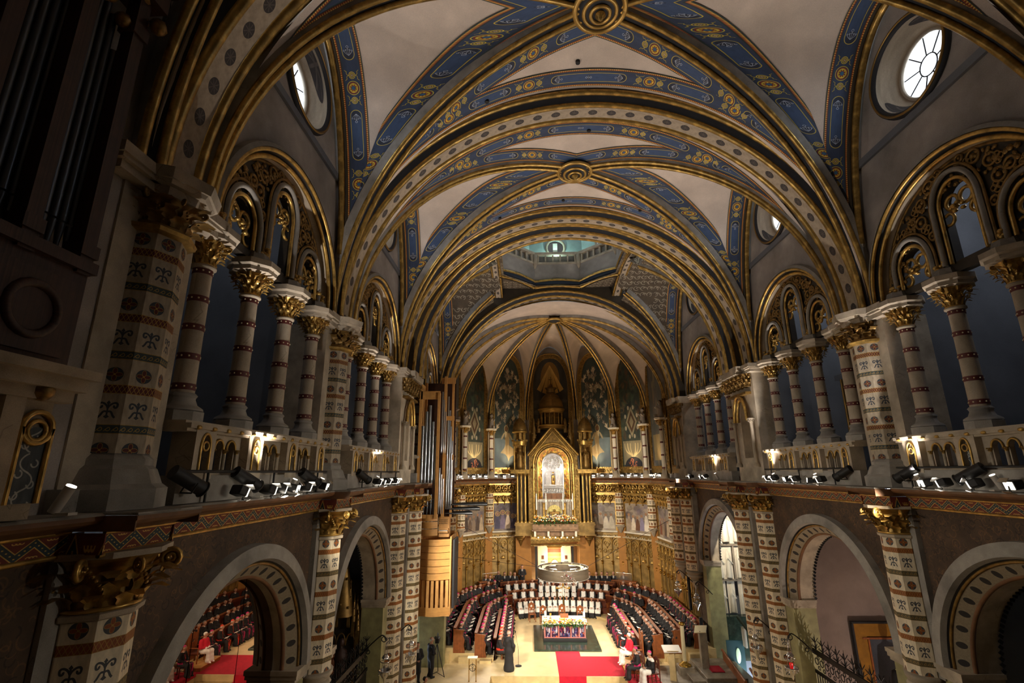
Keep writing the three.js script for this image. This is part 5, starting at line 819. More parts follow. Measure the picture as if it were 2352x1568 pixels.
  const be = []; for (let k = 0; k < 46; k++) { const a = k / 45 * PI; be.push(sph(0.045, 5, 1.53 * Math.cos(a), 10.35 + 1.53 * Math.sin(a), 0.5)); } for (let k = 0; k < 22; k++) for (const e of [-1, 1]) be.push(sph(0.045, 5, e * 1.53, 6.2 + k * 0.19, 0.46)); part('arch_beads', be, M.brass, g);
  part('inner_reveal', sweep([[0, 0.2], [-0.42, -0.5]], [{ p: V(1.3, 5.9, 0), n: V(1, 0, 0), b: V(0, 0, 1) }, ...arcF('z', 0, 10.35, 0, 1.3, 1.3, 0, PI, 30), { p: V(-1.3, 5.9, 0), n: V(-1, 0, 0), b: V(0, 0, 1) }]), std({ map: canvasTex(256, 256, (q, W, H) => { q.fillStyle = '#a8802f'; q.fillRect(0, 0, W, H); for (let k = 0; k < 50; k++) { q.fillStyle = ['#8f4a22', '#d8b458', '#6d5a30', '#b8683a'][k % 4]; q.beginPath(); q.ellipse(rr(0, W), rr(0, H), rr(6, 20), rr(12, 40), rr(0, 3), 0, 7); q.fill(); } grain(q, W, H, 0.15, 0.2, 91); }, [1.2, 1.2]), metalness: 0.5, roughness: 0.45 }), g, 'mosaic reveal with saints');
  const dr = thing('canopy_dome', 'central gilt drum with a crowned dome above the canopy gable', 'dome', [0, 0, z0 - 0.4]);
  part('drum', cyl(0.66, 0.66, 1.1, 16, 0, 14.0, 0), M.goldDull, dr); for (let k = 0; k < 14; k++) part('colonnette', cyl(0.055, 0.06, 1.1, 8, Math.cos(k * PI / 7) * 0.92, 14.0, Math.sin(k * PI / 7) * 0.92), M.gold, dr);
  part('base_ring', [cyl(1.05, 1.15, 0.25, 24, 0, 13.35, 0), tor(1.08, 0.07, 28, 6, 0, 13.48, 0, 0, PI / 2)], M.gold, dr); part('top_ring', [cyl(1.12, 1.0, 0.3, 24, 0, 14.7, 0), tor(1.1, 0.07, 28, 6, 0, 14.86, 0, 0, PI / 2)], M.gold, dr);
  part('dome', lathe([[1.02, 14.88], [1.06, 15.1], [0.95, 15.6], [0.7, 16.0], [0.4, 16.25], [0.3, 16.3]], 20), M.goldDull, dr);
  part('crown', [lathe([[0.3, 16.28], [0.42, 16.35], [0.36, 16.55], [0.55, 16.75], [0.2, 16.8], [0.1, 17.1], [0, 17.15]], 12), cyl(0.04, 0.05, 0.7, 6, 0, 17.4, 0), box(0.3, 0.07, 0.07, 0, 17.5, 0)], M.goldDull, dr);
  const sd = []; for (let k = 0; k < 30; k++) sd.push(sph(0.045, 5, Math.cos(k * 2.4) * (1.02 - k * 0.015), 15 + k * 0.035, Math.sin(k * 2.4) * (1.02 - k * 0.015))); part('dome_studs', sd, M.brass, dr);
  // silver niche with the enthroned figure
  const n = thing('silver_shrine', 'bright silver relief niche enclosing the small enthroned figure', 'shrine', [0, 0, z0 - 0.55]);
  part('back', uvm(plate([[-0.88, 7.3], [0.88, 7.3], [0.88, 10.35], ...arcPts(0, 10.35, 0.88, 0, PI, 20)], [], 0.08)), M.silverRelief = std({ color: '#d6d6d6', metalness: 0.75, roughness: 0.3, bumpMap: reliefBump, bumpScale: 0.03 }), n);
  for (let k = 0; k < 26; k++) { const a = k * 2.4, r = 0.16 + 0.12 * Math.sqrt(k); part('silver_scroll', [put(tor(0.085, 0.024, 12, 5), r * Math.cos(a), 10.3 + r * Math.sin(a) * 0.8 * (Math.sin(a) < 0 ? 0.6 : 1), 0.1), sph(0.04, 6, r * Math.cos(a), 10.3 + r * Math.sin(a) * 0.8 * (Math.sin(a) < 0 ? 0.6 : 1), 0.1)], M.silver, n); }
  part('arch', sweep(rollP(0, 0.12, 0.06, 8), [{ p: V(0.86, 7.3, 0), n: V(1, 0, 0), b: V(0, 0, 1) }, ...arcF('z', 0, 10.35, 0, 0.86, 0.86, 0, PI, 24), { p: V(-0.86, 7.3, 0), n: V(-1, 0, 0), b: V(0, 0, 1) }], { smooth: true }), M.silver, n);
  part('throne', [box(0.42, 0.9, 0.3, -0.38, 9.1, 0.25), box(0.42, 0.9, 0.3, 0.38, 9.1, 0.25), box(1.6, 0.1, 0.4, 0, 8.62, 0.25), box(1.5, 0.08, 0.3, 0, 9.78, 0.2)], M.silverRelief, n);
  part('rail', [rod([-0.85, 8.35, 0.4], [0.85, 8.35, 0.4], 0.03), ...[-0.6, -0.2, 0.2, 0.6].map((x) => put(tor(0.13, 0.025, 14, 5), x, 8.18, 0.4))], M.silver, n);
  part('steps', box(1.5, 0.75, 0.5, 0, 7.6, 0.2), M.brownMould, n, 'brown relief base');
  for (const e of [-1, 1]) { const nl = thing('niche_lamp', `small lamp at the ${SIDE[e]} inside of the silver niche arch`, 'lamp', [e * 0.95, 9.9, z0 + 0.3]); part('globe', sph(0.045, 8), M.globe, nl); part('stem', rod([0, 0, 0], [e * 0.25, 0, 0], 0.012, 5), M.brass, nl); const pl = new THREE.PointLight('#fff6ea', 7); pl.position.set(e * 0.95, 9.9, z0 + 0.3); pl.castShadow = true; scene.add(pl); }
  const vg = thing('enthroned_figure', 'small enthroned dark-faced figure in white and gold inside the silver niche', 'statue', [0, 8.66, z0 - 0.25]);
  part('body', lathe([[0.02, 0], [0.16, 0.02], [0.17, 0.3], [0.13, 0.55], [0.14, 0.68], [0.05, 0.76], [0, 0.77]], 12), M.gold, vg); part('head', sph(0.075, 8, 0, 0.83, 0.01), M.woodDark, vg); part('veil', [put(new THREE.SphereGeometry(0.1, 10, 6, 0, 2 * PI, 0, 1.5), 0, 0.84, -0.03), box(0.2, 0.25, 0.06, 0, 0.72, -0.06)], M.white, vg); part('crown', lathe([[0.07, 0.9], [0.09, 0.97], [0.05, 1.0], [0, 1.03]], 8), M.brass, vg); part('child', [sph(0.045, 6, 0, 0.55, 0.17), lathe([[0, 0.28], [0.06, 0.3], [0.06, 0.5], [0, 0.52]], 8, 0, 0, 0.15)], M.woodDark, vg);
  // altar case below, dentil shelf, balcony, candles
  const al = thing('niche_altar', 'stone altar case with a gilt mosaic lunette under the throne niche', 'altar', [0, 0, z0 + 0.1]);
  part('case', box(2.9, 1.5, 0.5, 0, 6.65, 0), M.greyMarble, al); part('shelf', box(3.0, 0.08, 0.7, 0, 7.5, 0.05), M.stone, al); for (let k = 0; k < 22; k++) part('dentil', box(0.07, 0.12, 0.1, -1.4 + k * 0.133, 7.42, 0.36), M.white, al);
  part('lunette', uvm(plate([[-0.6, 6.45], [0.6, 6.45], ...arcPts(0, 6.5, 0.6, 0, PI, 18)], [], 0.04).translate(0, 0, 0.26)), std({ map: noiseTex('#b9ab6a', 0.25, 0.3, 92, 0.5, 10, 256), metalness: 0.4, roughness: 0.4 }), al, 'pale mosaic lunette'); part('casket', [rbox(0.8, 0.22, 0.3, 0.05, 0, 6.5, 0.42), sph(0.1, 8, 0, 6.68, 0.42)], M.goldDull, al);
  for (const e of [-1, 1]) part('side_column', [cyl(0.1, 0.1, 1.0, 10, e * 0.85, 6.7, 0.32), cyl(0.14, 0.12, 0.1, 10, e * 0.85, 7.22, 0.32)], M.gold, al);
  const bl = thing('throne_balcony', 'brown marble balcony on brackets carrying flowers above the throne door', 'balcony', [0, 0, -41.2]);
  part('parapet', rbox(3.6, 0.42, 0.5, 0.03, 0, 5.5, 0.0), M.brownStone = std({ map: noiseTex('#7d6248', 0.06, 0.25, 93, 1.2, 6), roughness: 0.4 }), bl); part('slab', box(3.7, 0.12, 1.2, 0, 5.24, -0.4), M.brownStone, bl); for (const x of [-1.6, -0.55, 0.55, 1.6]) part('bracket', [box(0.14, 0.36, 0.4, x, 5.0, 0.0), sph(0.09, 6, x, 4.84, 0.1)], M.whiteMarble, bl);
  part('under_panel', [box(3.4, 0.36, 0.2, 0, 4.98, -0.25)], M.brownStone, bl); part('lower_frieze', [uvm(put(new THREE.CylinderGeometry(0.9, 0.5, 3.9, 20, 1, true, -0.3, 1.2), 0, 4.5, -0.9, 0, 0, PI / 2)), box(3.9, 0.1, 0.3, 0, 4.08, -0.6), box(3.8, 0.3, 0.3, 0, 4.62, -0.45)], M.goldRelief, bl, 'gilt relief band over the door');
  for (let k = 0; k < 7; k++) { const lamp = thing('door_globe_lamp', `small glowing globe, ${ORD[k]} from the left over the throne door`, 'lamp', [-1.35 + k * 0.45, 4.72, -41.1]); part('globe', sph(0.055, 8, 0, 0, 0), M.globe = M.globe ?? std({ color: '#fff6e0', emissive: '#ffe2ae', emissiveIntensity: 3 }), lamp); part('stem', cyl(0.015, 0.015, 0.12, 5, 0, 0.08, -0.04), M.brass, lamp); }
  [-1.45, -0.68, 0.68, 1.45].forEach((x, k) => { const c = thing('tall_candle', `tall white candle in its gilt holder, ${ORD[k]} from the left over the balcony flowers`, 'candle', [x, 5.7, -41.35], 0, 'balcony candles'); part('holder', lathe([[0.1, 0], [0.04, 0.1], [0.03, 0.9], [0.06, 1.0], [0.09, 1.04], [0.04, 1.06]], 10), M.brass, c); part('wax', cyl(0.045, 0.045, 1.1, 10, 0, 1.6, 0), M.white, c); part('flame', lathe([[0, 2.15], [0.02, 2.2], [0.016, 2.26], [0, 2.33]], 8), M.globe, c); });
}
// flowers: clump of blossoms and leaves
const FC = ['#f1ead0', '#e8b93a', '#ead48a', '#d98a3a', '#f3efe2', '#a83a30'].map((c) => std({ color: c, roughness: 0.7 }));
M.leafGreen = std({ color: '#2f5a2a', roughness: 0.7 });
function flowerBed(t, w, h, d, n, seed0) {
  const L = [], F = FC.map(() => []);
  for (let k = 0; k < n * 1.3; k++) L.push(put(leaf(0.035, rr(0.12, 0.24), rr(0.03, 0.14), 3), rr(-w, w), rr(-h * 0.5, h * 0.35), rr(-d, d), rr(0, 6.3), rr(-0.2, 0.9)));
  for (let k = 0; k < n; k++) { const q = Math.floor(rnd() * 5.4), x = rr(-w, w), y = h * (0.15 + 0.8 * rnd()) * (1 - 0.2 * Math.abs(x / w)), r = rr(0.035, 0.06), z = rr(-d * 0.4, d); F[Math.min(q, 5)].push(sph(r, 6, x, y, z, [1, 0.8, 1]), put(tor(r * 0.8, r * 0.35, 7, 4), x, y, z, 0, 0.6)); }
  part('leaves', L, M.leafGreen, t).userData.kind = 'stuff'; F.forEach((f, q) => f.length && (part('blossoms', f, FC[q], t).userData.kind = 'stuff'));
}
{ const f = thing('balcony_flowers', 'bank of yellow and white flowers with green leaves on the throne balcony', 'flowers', [0, 5.85, -41.1]); flowerBed(f, 1.7, 0.62, 0.25, 230); }
// sanctuary behind the doorway
{
  const W = structGroup('wall_throne_room', 'lit recess behind the throne doorway');
  struct('recess_back', box(5, 4.4, 0.2, 0, 2.6, -46.2), M.goldPaint, W); struct('recess_ceiling', box(5, 0.2, 3.2, 0, 4.25, -44.8), M.goldPaint, W); for (const e of [-1, 1]) struct('recess_side', box(0.2, 4.4, 3, e * 2.2, 2.6, -44.8), M.woodRed, W);
  const t = thing('sanctuary_screen', 'cream folding screen with an orange brick-pattern centre behind the throne doorway', 'screen', [0, 1.0, -44.0]);
  for (const e of [-1, 1]) { part('cream_panel', box(0.82, 2.6, 0.08, e * 0.96, 1.4, 0), M.cream, t); part('dark_edge', box(0.2, 2.6, 0.1, e * 1.5, 1.4, 0.0), M.dark, t); const q = part('red_icon', rbox(0.2, 0.3, 0.04, 0.01, e * 0.96, 1.85, 0.06), M.redBand, t); part('icon_star', put(new THREE.ConeGeometry(0.06, 0.12, 5), e * 0.96, 1.86, 0.1), M.brass, q); part('text_strip', box(0.36, 0.05, 0.03, e * 0.96, 1.5, 0.05), M.dark, t); }
  part('top_rail', box(3.3, 0.06, 0.14, 0, 2.73, 0), M.white, t); part('brick_panel', box(1.1, 2.5, 0.1, 0, 1.35, 0.0), std({ map: canvasTex(256, 256, (g, W, H) => { g.fillStyle = '#b4622c'; g.fillRect(0, 0, W, H); g.strokeStyle = '#d79a60'; g.lineWidth = 5; for (let y = 0; y < 8; y++) { g.beginPath(); g.moveTo(0, y * 32); g.lineTo(W, y * 32); g.stroke(); } g.fillStyle = '#8d3c1c'; g.fillRect(0, 0, W, 30); grain(g, W, H, 0.08, 0.12, 95); }, [1.1, 2.5]), roughness: 0.7 }), t);
  part('crest', [box(1.2, 0.08, 0.16, 0, 2.66, 0.02), box(0.03, 0.3, 0.03, 0, 2.9, 0), box(0.2, 0.03, 0.03, 0, 2.95, 0)], M.brass, t);
  const mo = thing('glowing_mandorla', 'brightly lit white oval with a small figure before the orange screen', 'lit shrine', [0, 1.3, -43.75]); part('oval', put(new THREE.SphereGeometry(0.36, 20, 14), 0, 0.75, 0, 0, 0, 0, [1, 1.75, 0.25]), M.mandorla = std({ color: '#fffaf0', emissive: '#fff1d2', emissiveIntensity: 1.6 }), mo); const rays = []; for (let k = 0; k < 22; k++) { const a = k * 2 * PI / 22; rays.push(rod([0.36 * Math.cos(a), 0.75 + 0.63 * Math.sin(a), 0], [0.42 * Math.cos(a), 0.75 + 0.72 * Math.sin(a), 0], 0.02, 4)); } part('rays', rays, M.brass, mo); part('figure', lathe([[0.02, 0.3], [0.14, 0.32], [0.12, 0.8], [0.06, 0.95], [0.08, 1.05], [0, 1.15]], 10, 0, 0, 0.08), M.cream, mo);
  const l = new THREE.PointLight('#ffe9c4', 16); l.position.set(0, 2.9, -43.2); l.castShadow = true; scene.add(l);
}
// ---------- floors and chapels ----------
{
  struct('floor', [box(16, 0.4, 16.8, 0, -0.2, -35.9), box(4.0, 0.4, 6, -6.06, -0.2, -24.5), box(5.0, 0.4, 6, 5.5, -0.2, -24.5)], M.floor);
  struct('floor_nave', box(26, 0.4, 34, 0, -0.8, -10.5), M.floor);
  const st = thing('sanctuary_step', 'long pale stone step in front of the altar floor', 'step'); part('tread', box(7.1, 0.3, 0.6, -0.5, -0.46, -27.2), M.stepStone, st); part('riser', box(7.1, 0.3, 0.06, -0.5, -0.14, -27.48), M.stepStone, st);
  const dim = M.roomGrey, warm = std({ map: noiseTex('#8f8078', 0.04, 0.12, 101, 3, 5), roughness: 0.95 });
  for (const s of [-1, 1]) ARCH.forEach(({ zc }, i) => {
    const h = i === 3 ? 3.9 : 3.4, g = structGroup(`wall_${SIDE[s]}_chapel`, `${SIDE[s]} side chapel room, ${bayName[i]}`), m = s > 0 && i === 2 ? warm : dim;
    struct('chapel_back', mapBox(s, 0, 2 * h, 10, 0.2, zc, 3.9, 13.4), m, g); struct('chapel_ceiling', mapBox(s, 0, 2 * h, 0.2, 5.2, zc, 8.75, 10.9), m, g);
    for (const e of [-1, 1]) struct('chapel_side', mapBox(s, 0, 0.2, 10, 5.2, zc + e * (h - 0.1), 3.9, 11.0), m, g);
  });
}
// mirror-like glass in the near left arch
{
  const { zc, r, ys } = ARCH[1], t = structGroup('window_12', 'dark reflecting glass panels filling the near left arch');
  const mir = std({ color: '#7c6a5c', metalness: 1, roughness: 0.0 });
  const y0 = -0.9, cuts = [-r, -r / 3, r / 3, r];
  for (let k = 0; k < 3; k++) { const a = cuts[k] + 0.012, b = cuts[k + 1] - 0.012, top = []; for (let i = 0; i <= 10; i++) { const h = b + (a - b) * i / 10; top.push([zc + h, ys + Math.sqrt(Math.max(0, r * r - h * h))]); } struct('glass_panel', wallMap(plate([[zc + a, y0], [zc + b, y0], ...top], [], 0.03), -1, 8.12), mir, t); }
}
// right middle chapel: large framed picture, statue bust, lattice gate
{
  const p = thing('framed_picture', 'large dark picture in a broad ochre frame inside the right middle chapel', 'picture', [0, 0, -20.75]);
  part('frame', [box(3.4, 0.42, 0.12, 11.6, 3.95, 0), box(0.42, 3.98, 0.12, 10.11, 1.75, 0)], std({ map: noiseTex('#8a5f14', 0.06, 0.15, 103, 1, 6), roughness: 0.45 }), p); part('inner_frame', [box(3.1, 0.06, 0.14, 11.7, 3.68, 0.02), box(0.06, 3.6, 0.14, 10.36, 1.84, 0.02)], M.wood, p); part('edge', [box(3.5, 0.06, 0.14, 11.6, 4.19, 0), box(0.06, 4.3, 0.14, 9.87, 2.0, 0)], M.dark, p);
  part('canvas', put(new THREE.PlaneGeometry(3, 4), 11.85, 1.7, 0.04), std({ map: noiseTex('#3f4550', 0.08, 0.45, 104, 3, 4), roughness: 0.5 }), p);
  const b = thing('robed_mannequin', 'pale featureless bust in a dark robe inside the right middle chapel', 'mannequin', [10.5, 0.9, -19.5], -0.5); part('head', [lathe([[0.0, 2.72], [0.07, 2.7], [0.11, 2.6], [0.115, 2.5], [0.09, 2.38], [0.065, 2.32], [0.065, 2.2], [0.13, 2.14]], 14)], M.cream, b); part('robe', lathe([[0.13, 2.16], [0.22, 2.1], [0.26, 1.9], [0.3, 1.4], [0.34, 0], [0, 0]], 14), M.robe, b); part('hands', [put(new THREE.CapsuleGeometry(0.04, 0.12, 4, 6), 0.1, 1.7, 0.3, 0.5, 1.1), put(new THREE.CapsuleGeometry(0.04, 0.12, 4, 6), -0.06, 1.74, 0.3, -0.5, 1.1)], M.cream, b);
}
for (const [s, i] of [[1, 2], [-1, 2]]) {
  const { zc, r } = ARCH[i], x = s * 8.1, yt = 3.5, t = thing('iron_gate', `black wrought iron gate with thorny spikes across the ${SIDE[s]} middle arch`, 'gate');
  part('top_rail', [mapBox(1, x - 0.03, 2 * r, 0.16, 0.06, zc, yt - 0.1, 0.03), mapBox(1, x - 0.03, 2 * r, 0.1, 0.06, zc, yt - 0.75, 0.03), mapBox(1, x - 0.03, 2 * r, 0.1, 0.06, zc, 0.2, 0.03)], M.iron, t);
  for (let k = 0; k < 34; k++) part('bar', cyl(0.018, 0.018, yt - 0.8, 6, x, (yt - 0.7) / 2, zc - r + (k + 0.5) * 2 * r / 34), M.iron, t);
  const sc = []; for (let k = 0; k < 17; k++) { const z = zc - r + (k + 0.5) * 2 * r / 17; sc.push(put(tor(0.1, 0.016, 12, 5), x, yt - 0.4, z, PI / 2), put(tor(0.06, 0.014, 10, 5), x, yt - 0.58, z + 0.12, PI / 2), put(tor(0.06, 0.014, 10, 5), x, yt - 0.26, z + 0.12, PI / 2)); } part('scroll_lattice', sc, M.iron, t);
  for (let k = 0; k < 12; k++) { const z = zc - r + (k + 0.5) * 2 * r / 12, g = [cyl(0.004, 0.03, 0.5, 6, x, yt + 0.25, z)]; for (let q = 0; q < 5; q++) { const a = q * 1.256; g.push(rod([x, yt + 0.2, z], [x + 0.12 * Math.cos(a), yt + 0.36, z + 0.12 * Math.sin(a)], 0.012, 4), rod([x, yt + 0.02, z], [x + 0.14 * Math.cos(a + 0.6), yt + 0.14, z + 0.14 * Math.sin(a + 0.6)], 0.012, 4)); } part('spike', g, M.iron, t); }
}
{ const l = thing('added_chapel_lamp', 'added unseen lamp brightening the right middle chapel from low down', 'lamp', [9.0, 0, -15.4]); part('post', cyl(0.02, 0.03, 1.4, 8, 0, 0.7, 0), M.iron, l); part('globe', sph(0.1, 10, 0, 1.5, 0), M.globe, l); const p = new THREE.PointLight('#ffe9dc', 26); p.position.set(9.0, 1.5, -15.4); p.castShadow = true; scene.add(p); }  // lamp added out of view to light the chapel wall
// left middle chapel: gilt gothic altarpiece with a dark statue
{
  const t = thing('gothic_altarpiece', 'dim gilt gothic altarpiece with a tall spire inside the left middle chapel', 'altarpiece', [-9.15, 0, -20.5]);
  part('back', box(1.7, 6.2, 0.2, 0, 2.6, -0.1), M.olive, t);
  for (const x of [-0.7, -0.52, 0.52, 0.7]) part('shaft', [cyl(0.05, 0.06, 5.0, 8, x, 2.2, 0.1), put(new THREE.ConeGeometry(0.09, 0.5, 6), x, 4.95, 0.1)], M.goldDull, t);
  part('spire', [put(new THREE.ConeGeometry(0.42, 2.2, 8), 0, 5.6, 0.12), ...Array.from({ length: 16 }, (_, k) => sph(0.05, 5, Math.cos(k * 0.8) * 0.4 * (1 - k / 18), 4.7 + k * 0.12, 0.12 + Math.sin(k * 0.8) * 0.4 * (1 - k / 18))), sph(0.08, 6, 0, 6.7, 0.12)], M.goldDull, t);
  for (const [x, y, h] of [[-0.42, 4.3, 1.0], [-0.24, 4.6, 1.2], [0.24, 4.6, 1.2], [0.42, 4.3, 1.0], [-0.6, 4.0, 0.8], [0.6, 4.0, 0.8]]) part('pinnacle', [put(new THREE.ConeGeometry(0.09, h, 6), x, y + h / 2, 0.16), box(0.12, 0.5, 0.1, x, y - 0.25, 0.14), ...[0.2, 0.45, 0.7].map((q) => sph(0.03, 5, x + 0.07 * (1 - q), y + h * q, 0.2))], M.goldDull, t);
  for (const x of [-0.35, 0, 0.35]) part('canopy_arch', tube(Array.from({ length: 7 }, (_, i) => V(x + 0.17 * Math.cos(i * PI / 6), 3.5 + 0.4 * Math.sin(i * PI / 6), 0.16)), 0.025, 12, 5), M.goldDull, t);
  const s = thing('dark_statue', 'dark robed statue holding a child before the gilt altarpiece', 'statue', [-9.05, 1.7, -20.15]); part('body', lathe([[0.02, 0], [0.32, 0.02], [0.3, 0.6], [0.22, 1.2], [0.25, 1.5], [0.2, 1.68], [0.07, 1.78], [0.09, 1.86], [0.11, 1.96], [0.08, 2.06], [0, 2.1]], 14), M.woodDark, s); part('child', [sph(0.09, 8, -0.24, 1.55, 0.16), lathe([[0.02, 0.95], [0.12, 1.0], [0.1, 1.4], [0.03, 1.48]], 10, -0.24, 0, 0.16)], M.wood, s); part('plinth', box(0.9, 1.8, 0.5, 0, -0.9, 0), M.stoneGrey, s);
}
// right crossing chapel: white marble reliefs, dark stair wall, teal door
{
  const t = thing('marble_reliefs', 'floodlit white marble relief panels inside the tall right arch', 'relief', [0, 0, -30.15]), wm = M.whiteMarble;
  const panel = (x, y, w, h, n, sd) => { const g = [box(w, h, 0.08, x, y, 0)]; for (let k = 0; k < n; k++) { const fx = x - w / 2 + (k + 0.5) * w / n, fy = y - h * 0.46; g.push(lathe([[0.02, 0], [w / n * 0.34, 0.02], [w / n * 0.26, h * 0.5], [w / n * 0.3, h * 0.66], [w / n * 0.12, h * 0.73], [w / n * 0.14, h * 0.82], [0, h * 0.88]], 10, fx, fy, 0.06), put(new THREE.CapsuleGeometry(w / n * 0.07, h * 0.26, 4, 6), fx + w / n * 0.2, fy + h * 0.52, 0.16, 0, 0.5, 0.7)); } part('relief_panel', g, wm, t); };
  panel(9.35, 7.0, 2.6, 2.6, 4); panel(8.8, 4.72, 0.95, 1.7, 2); panel(9.85, 4.72, 0.9, 1.7, 2); panel(8.55, 2.95, 0.42, 1.6, 1); panel(9.05, 2.95, 0.42, 1.6, 1); panel(9.75, 2.9, 0.6, 1.7, 2);
  part('frame_strips', [box(2.7, 0.1, 0.16, 9.35, 5.64, 0.05), box(2.7, 0.1, 0.16, 9.35, 3.82, 0.05), box(0.1, 1.8, 0.16, 9.36, 4.72, 0.05), box(0.1, 1.8, 0.16, 8.27, 4.72, 0.05)], M.greyMarble, t);
  const sw = thing('stair_wall', 'dark marble stair wall with pale inset panels under the reliefs', 'stair', [0, 0, -29.6]); part('wall', box(3.4, 2.1, 0.5, 9.6, 1.05, -0.3), M.greenMarble, sw); part('handrail', rod([8.9, 2.2, 0.4], [9.6, 0.5, 3.2], 0.1, 6), M.greenMarble, sw); for (let k = 0; k < 5; k++) part('inset', box(0.1, 0.9, 0.4, 9.05 + k * 0.13, 1.3 - k * 0.3, 0.6 + k * 0.55), M.whiteMarble, sw);
  const d = structGroup('door_1', 'half-open teal door with a bright oval light'); struct('door_leaf', box(0.9, 2.0, 0.06, 8.6, 0.1, -29.2), std({ color: '#1d4a50', roughness: 0.5 }), d); struct('oval_window', put(new THREE.SphereGeometry(0.12, 12, 8), 8.7, 0.4, -29.15, 0, 0, 0, [1, 3, 0.3]), std({ color: '#cfe6c8', emissive: '#bfe0c0', emissiveIntensity: 0.5 }), d);
  const l = new THREE.SpotLight('#fff0d8', 130, 0, 0.75, 0.6, 2); l.position.set(8.6, 8.0, -27.6); l.target.position.set(9.2, 5.2, -30.1); l.castShadow = true; scene.add(l, l.target);
  const f = thing('relief_floodlight', 'small floodlight over the white marble reliefs', 'lamp', [8.6, 8.1, -27.55]); part('housing', rbox(0.3, 0.2, 0.24, 0.03, 0, 0, 0), M.black, f); part('lens', box(0.24, 0.14, 0.02, 0, -0.06, -0.13), M.lens, f);
}

// ---------- altar, canopy ring, carpets ----------
{
  single('altar_platform', 'dark green polished marble platform under the altar', 'platform', rbox(3.75, 0.1, 4.6, 0.02, 0, 0.05, -33.2), M.greenMarble);
  const a = thing('altar', 'altar block with a stained-glass coloured front between red pillars', 'altar', [-0.05, 0.1, -33.0]);
  part('plinth', rbox(2.55, 0.16, 1.5, 0.02, 0, 0.08, 0.05), M.black, a);
  part('core', box(2.36, 0.74, 1.2, 0, 0.5, -0.05), M.wood, a);
  const en = canvasTex(768, 256, (g, W, H) => { g.fillStyle = '#241a36'; g.fillRect(0, 0, W, H); for (let k = 0; k < 320; k++) { g.fillStyle = ['#3b2350', '#6b2340', '#2a3a6a', '#8a8494', '#4a1f2c', '#b05a3a', '#1a1428', '#5a5a86'][k % 8]; g.beginPath(); g.ellipse(rr(0, W), rr(0, H), rr(4, 18), rr(10, 40), rr(-0.6, 0.6), 0, 7); g.fill(); } for (const x of [90, 230, 384, 540, 680]) { g.fillStyle = '#b9b0b8'; g.beginPath(); g.ellipse(x, 120, 14, 60, 0, 0, 7); g.fill(); disc(g, x, 50, 12, '#d0c0a8'); } grain(g, W, H, 0.2, 0.2, 111); });
  [[-0.98, 0.3], [-0.6, 0.38], [0, 0.62], [0.6, 0.42], [1.0, 0.26]].forEach(([x, w], k) => { const t = en.clone(); t.repeat.set(w / 2.4, 1); t.offset.set((x - w / 2 + 1.2) / 2.4, 0); part('enamel_panel', put(new THREE.PlaneGeometry(w, 0.68), x, 0.52, 0.56), std({ map: t, roughness: 0.3 }), a, 'stained enamel panel'); });
  for (const x of [-1.18, -0.81, -0.36, 0.36, 0.84, 1.18]) part('front_pillar', rbox(0.07, 0.74, 0.09, 0.02, x, 0.51, 0.58), M.rosePillar = M.rosePillar ?? std({ map: noiseTex('#b8706a', 0.3, 0.3, 112, 0.2, 10, 128), roughness: 0.4 }), a, 'mottled rose pillar');
  part('mensa', rbox(2.6, 0.08, 1.5, 0.02, 0, 0.93, 0), M.white, a); part('base_strip', box(2.44, 0.06, 1.26, 0, 0.16, 0), M.rosePillar, a);
  single('altar_cloth', 'white linen cloth covering the altar top', 'cloth', [rbox(2.56, 0.03, 1.46, 0.01, 0, 0, 0), box(0.02, 0.35, 1.3, -1.29, -0.17, 0), box(0.02, 0.35, 1.3, 1.29, -0.17, 0)], M.cloth, [-0.05, 1.09, -33.0]);
  const f = thing('altar_garland', 'garland of white yellow and red flowers along the altar front', 'flowers', [-0.05, 1.0, -32.28]); flowerBed(f, 1.3, 0.34, 0.12, 210);
  for (const [x, z, l] of [[-1.15, -33.3, 'left'], [1.2, -33.3, 'right']]) { const c = thing('altar_candle', `thick white candle at the ${l} back corner of the altar`, 'candle', [x, 1.11, z]); part('wax', cyl(0.07, 0.07, 0.3, 12, 0, 0.15, 0), M.white, c); part('flame', lathe([[0, 0.3], [0.02, 0.34], [0, 0.42]], 8), M.globe, c); part('dish', cyl(0.1, 0.1, 0.02, 12, 0, 0.01, 0), M.brass, c); }
  const ch = thing('altar_chalice', 'gilt chalice beside the left candle on the altar', 'chalice', [-0.85, 1.11, -33.1]); part('cup', lathe([[0.08, 0], [0.02, 0.03], [0.02, 0.14], [0.05, 0.18], [0.07, 0.28], [0.065, 0.28], [0.03, 0.2], [0, 0.19]], 14), M.brass, ch); part('foot_ring', tor(0.08, 0.012, 14, 5, 0, 0.01, 0, 0, PI / 2), M.brass, ch);
  const bk = thing('altar_book', 'brown leather missal on its stand on the altar', 'book', [0.0, 1.11, -33.35]); part('cover', put(rbox(0.5, 0.05, 0.36, 0.01), 0, 0.1, 0, 0, 0.3), M.wood, bk); part('stand', put(box(0.46, 0.04, 0.3), 0, 0.03, 0, 0, 0.2), M.brass, bk);
  const lg = thing('red_carpet', 'red carpet leading from the step to the altar with a square wing to the right', 'carpet');
  part('runner', [box(1.32, 0.02, 3.6, -0.04, 0.012, -29.25), box(1.32, 0.02, 0.6, -0.04, -0.295, -27.2), box(1.32, 0.32, 0.02, -0.04, -0.14, -27.44), box(1.32, 0.02, 8, -0.04, -0.585, -23.0), box(1.32, 0.3, 0.02, -0.04, -0.44, -26.88)], M.carpet, lg); part('side_wing', box(2.5, 0.02, 2.62, 1.85, 0.013, -28.86), M.carpet, lg);
  // suspended ring over the altar
  const r = thing('suspended_ring', 'broad pewter ring hung on cables over the altar', 'hanging ring', [0, 3.35, -33.3]);
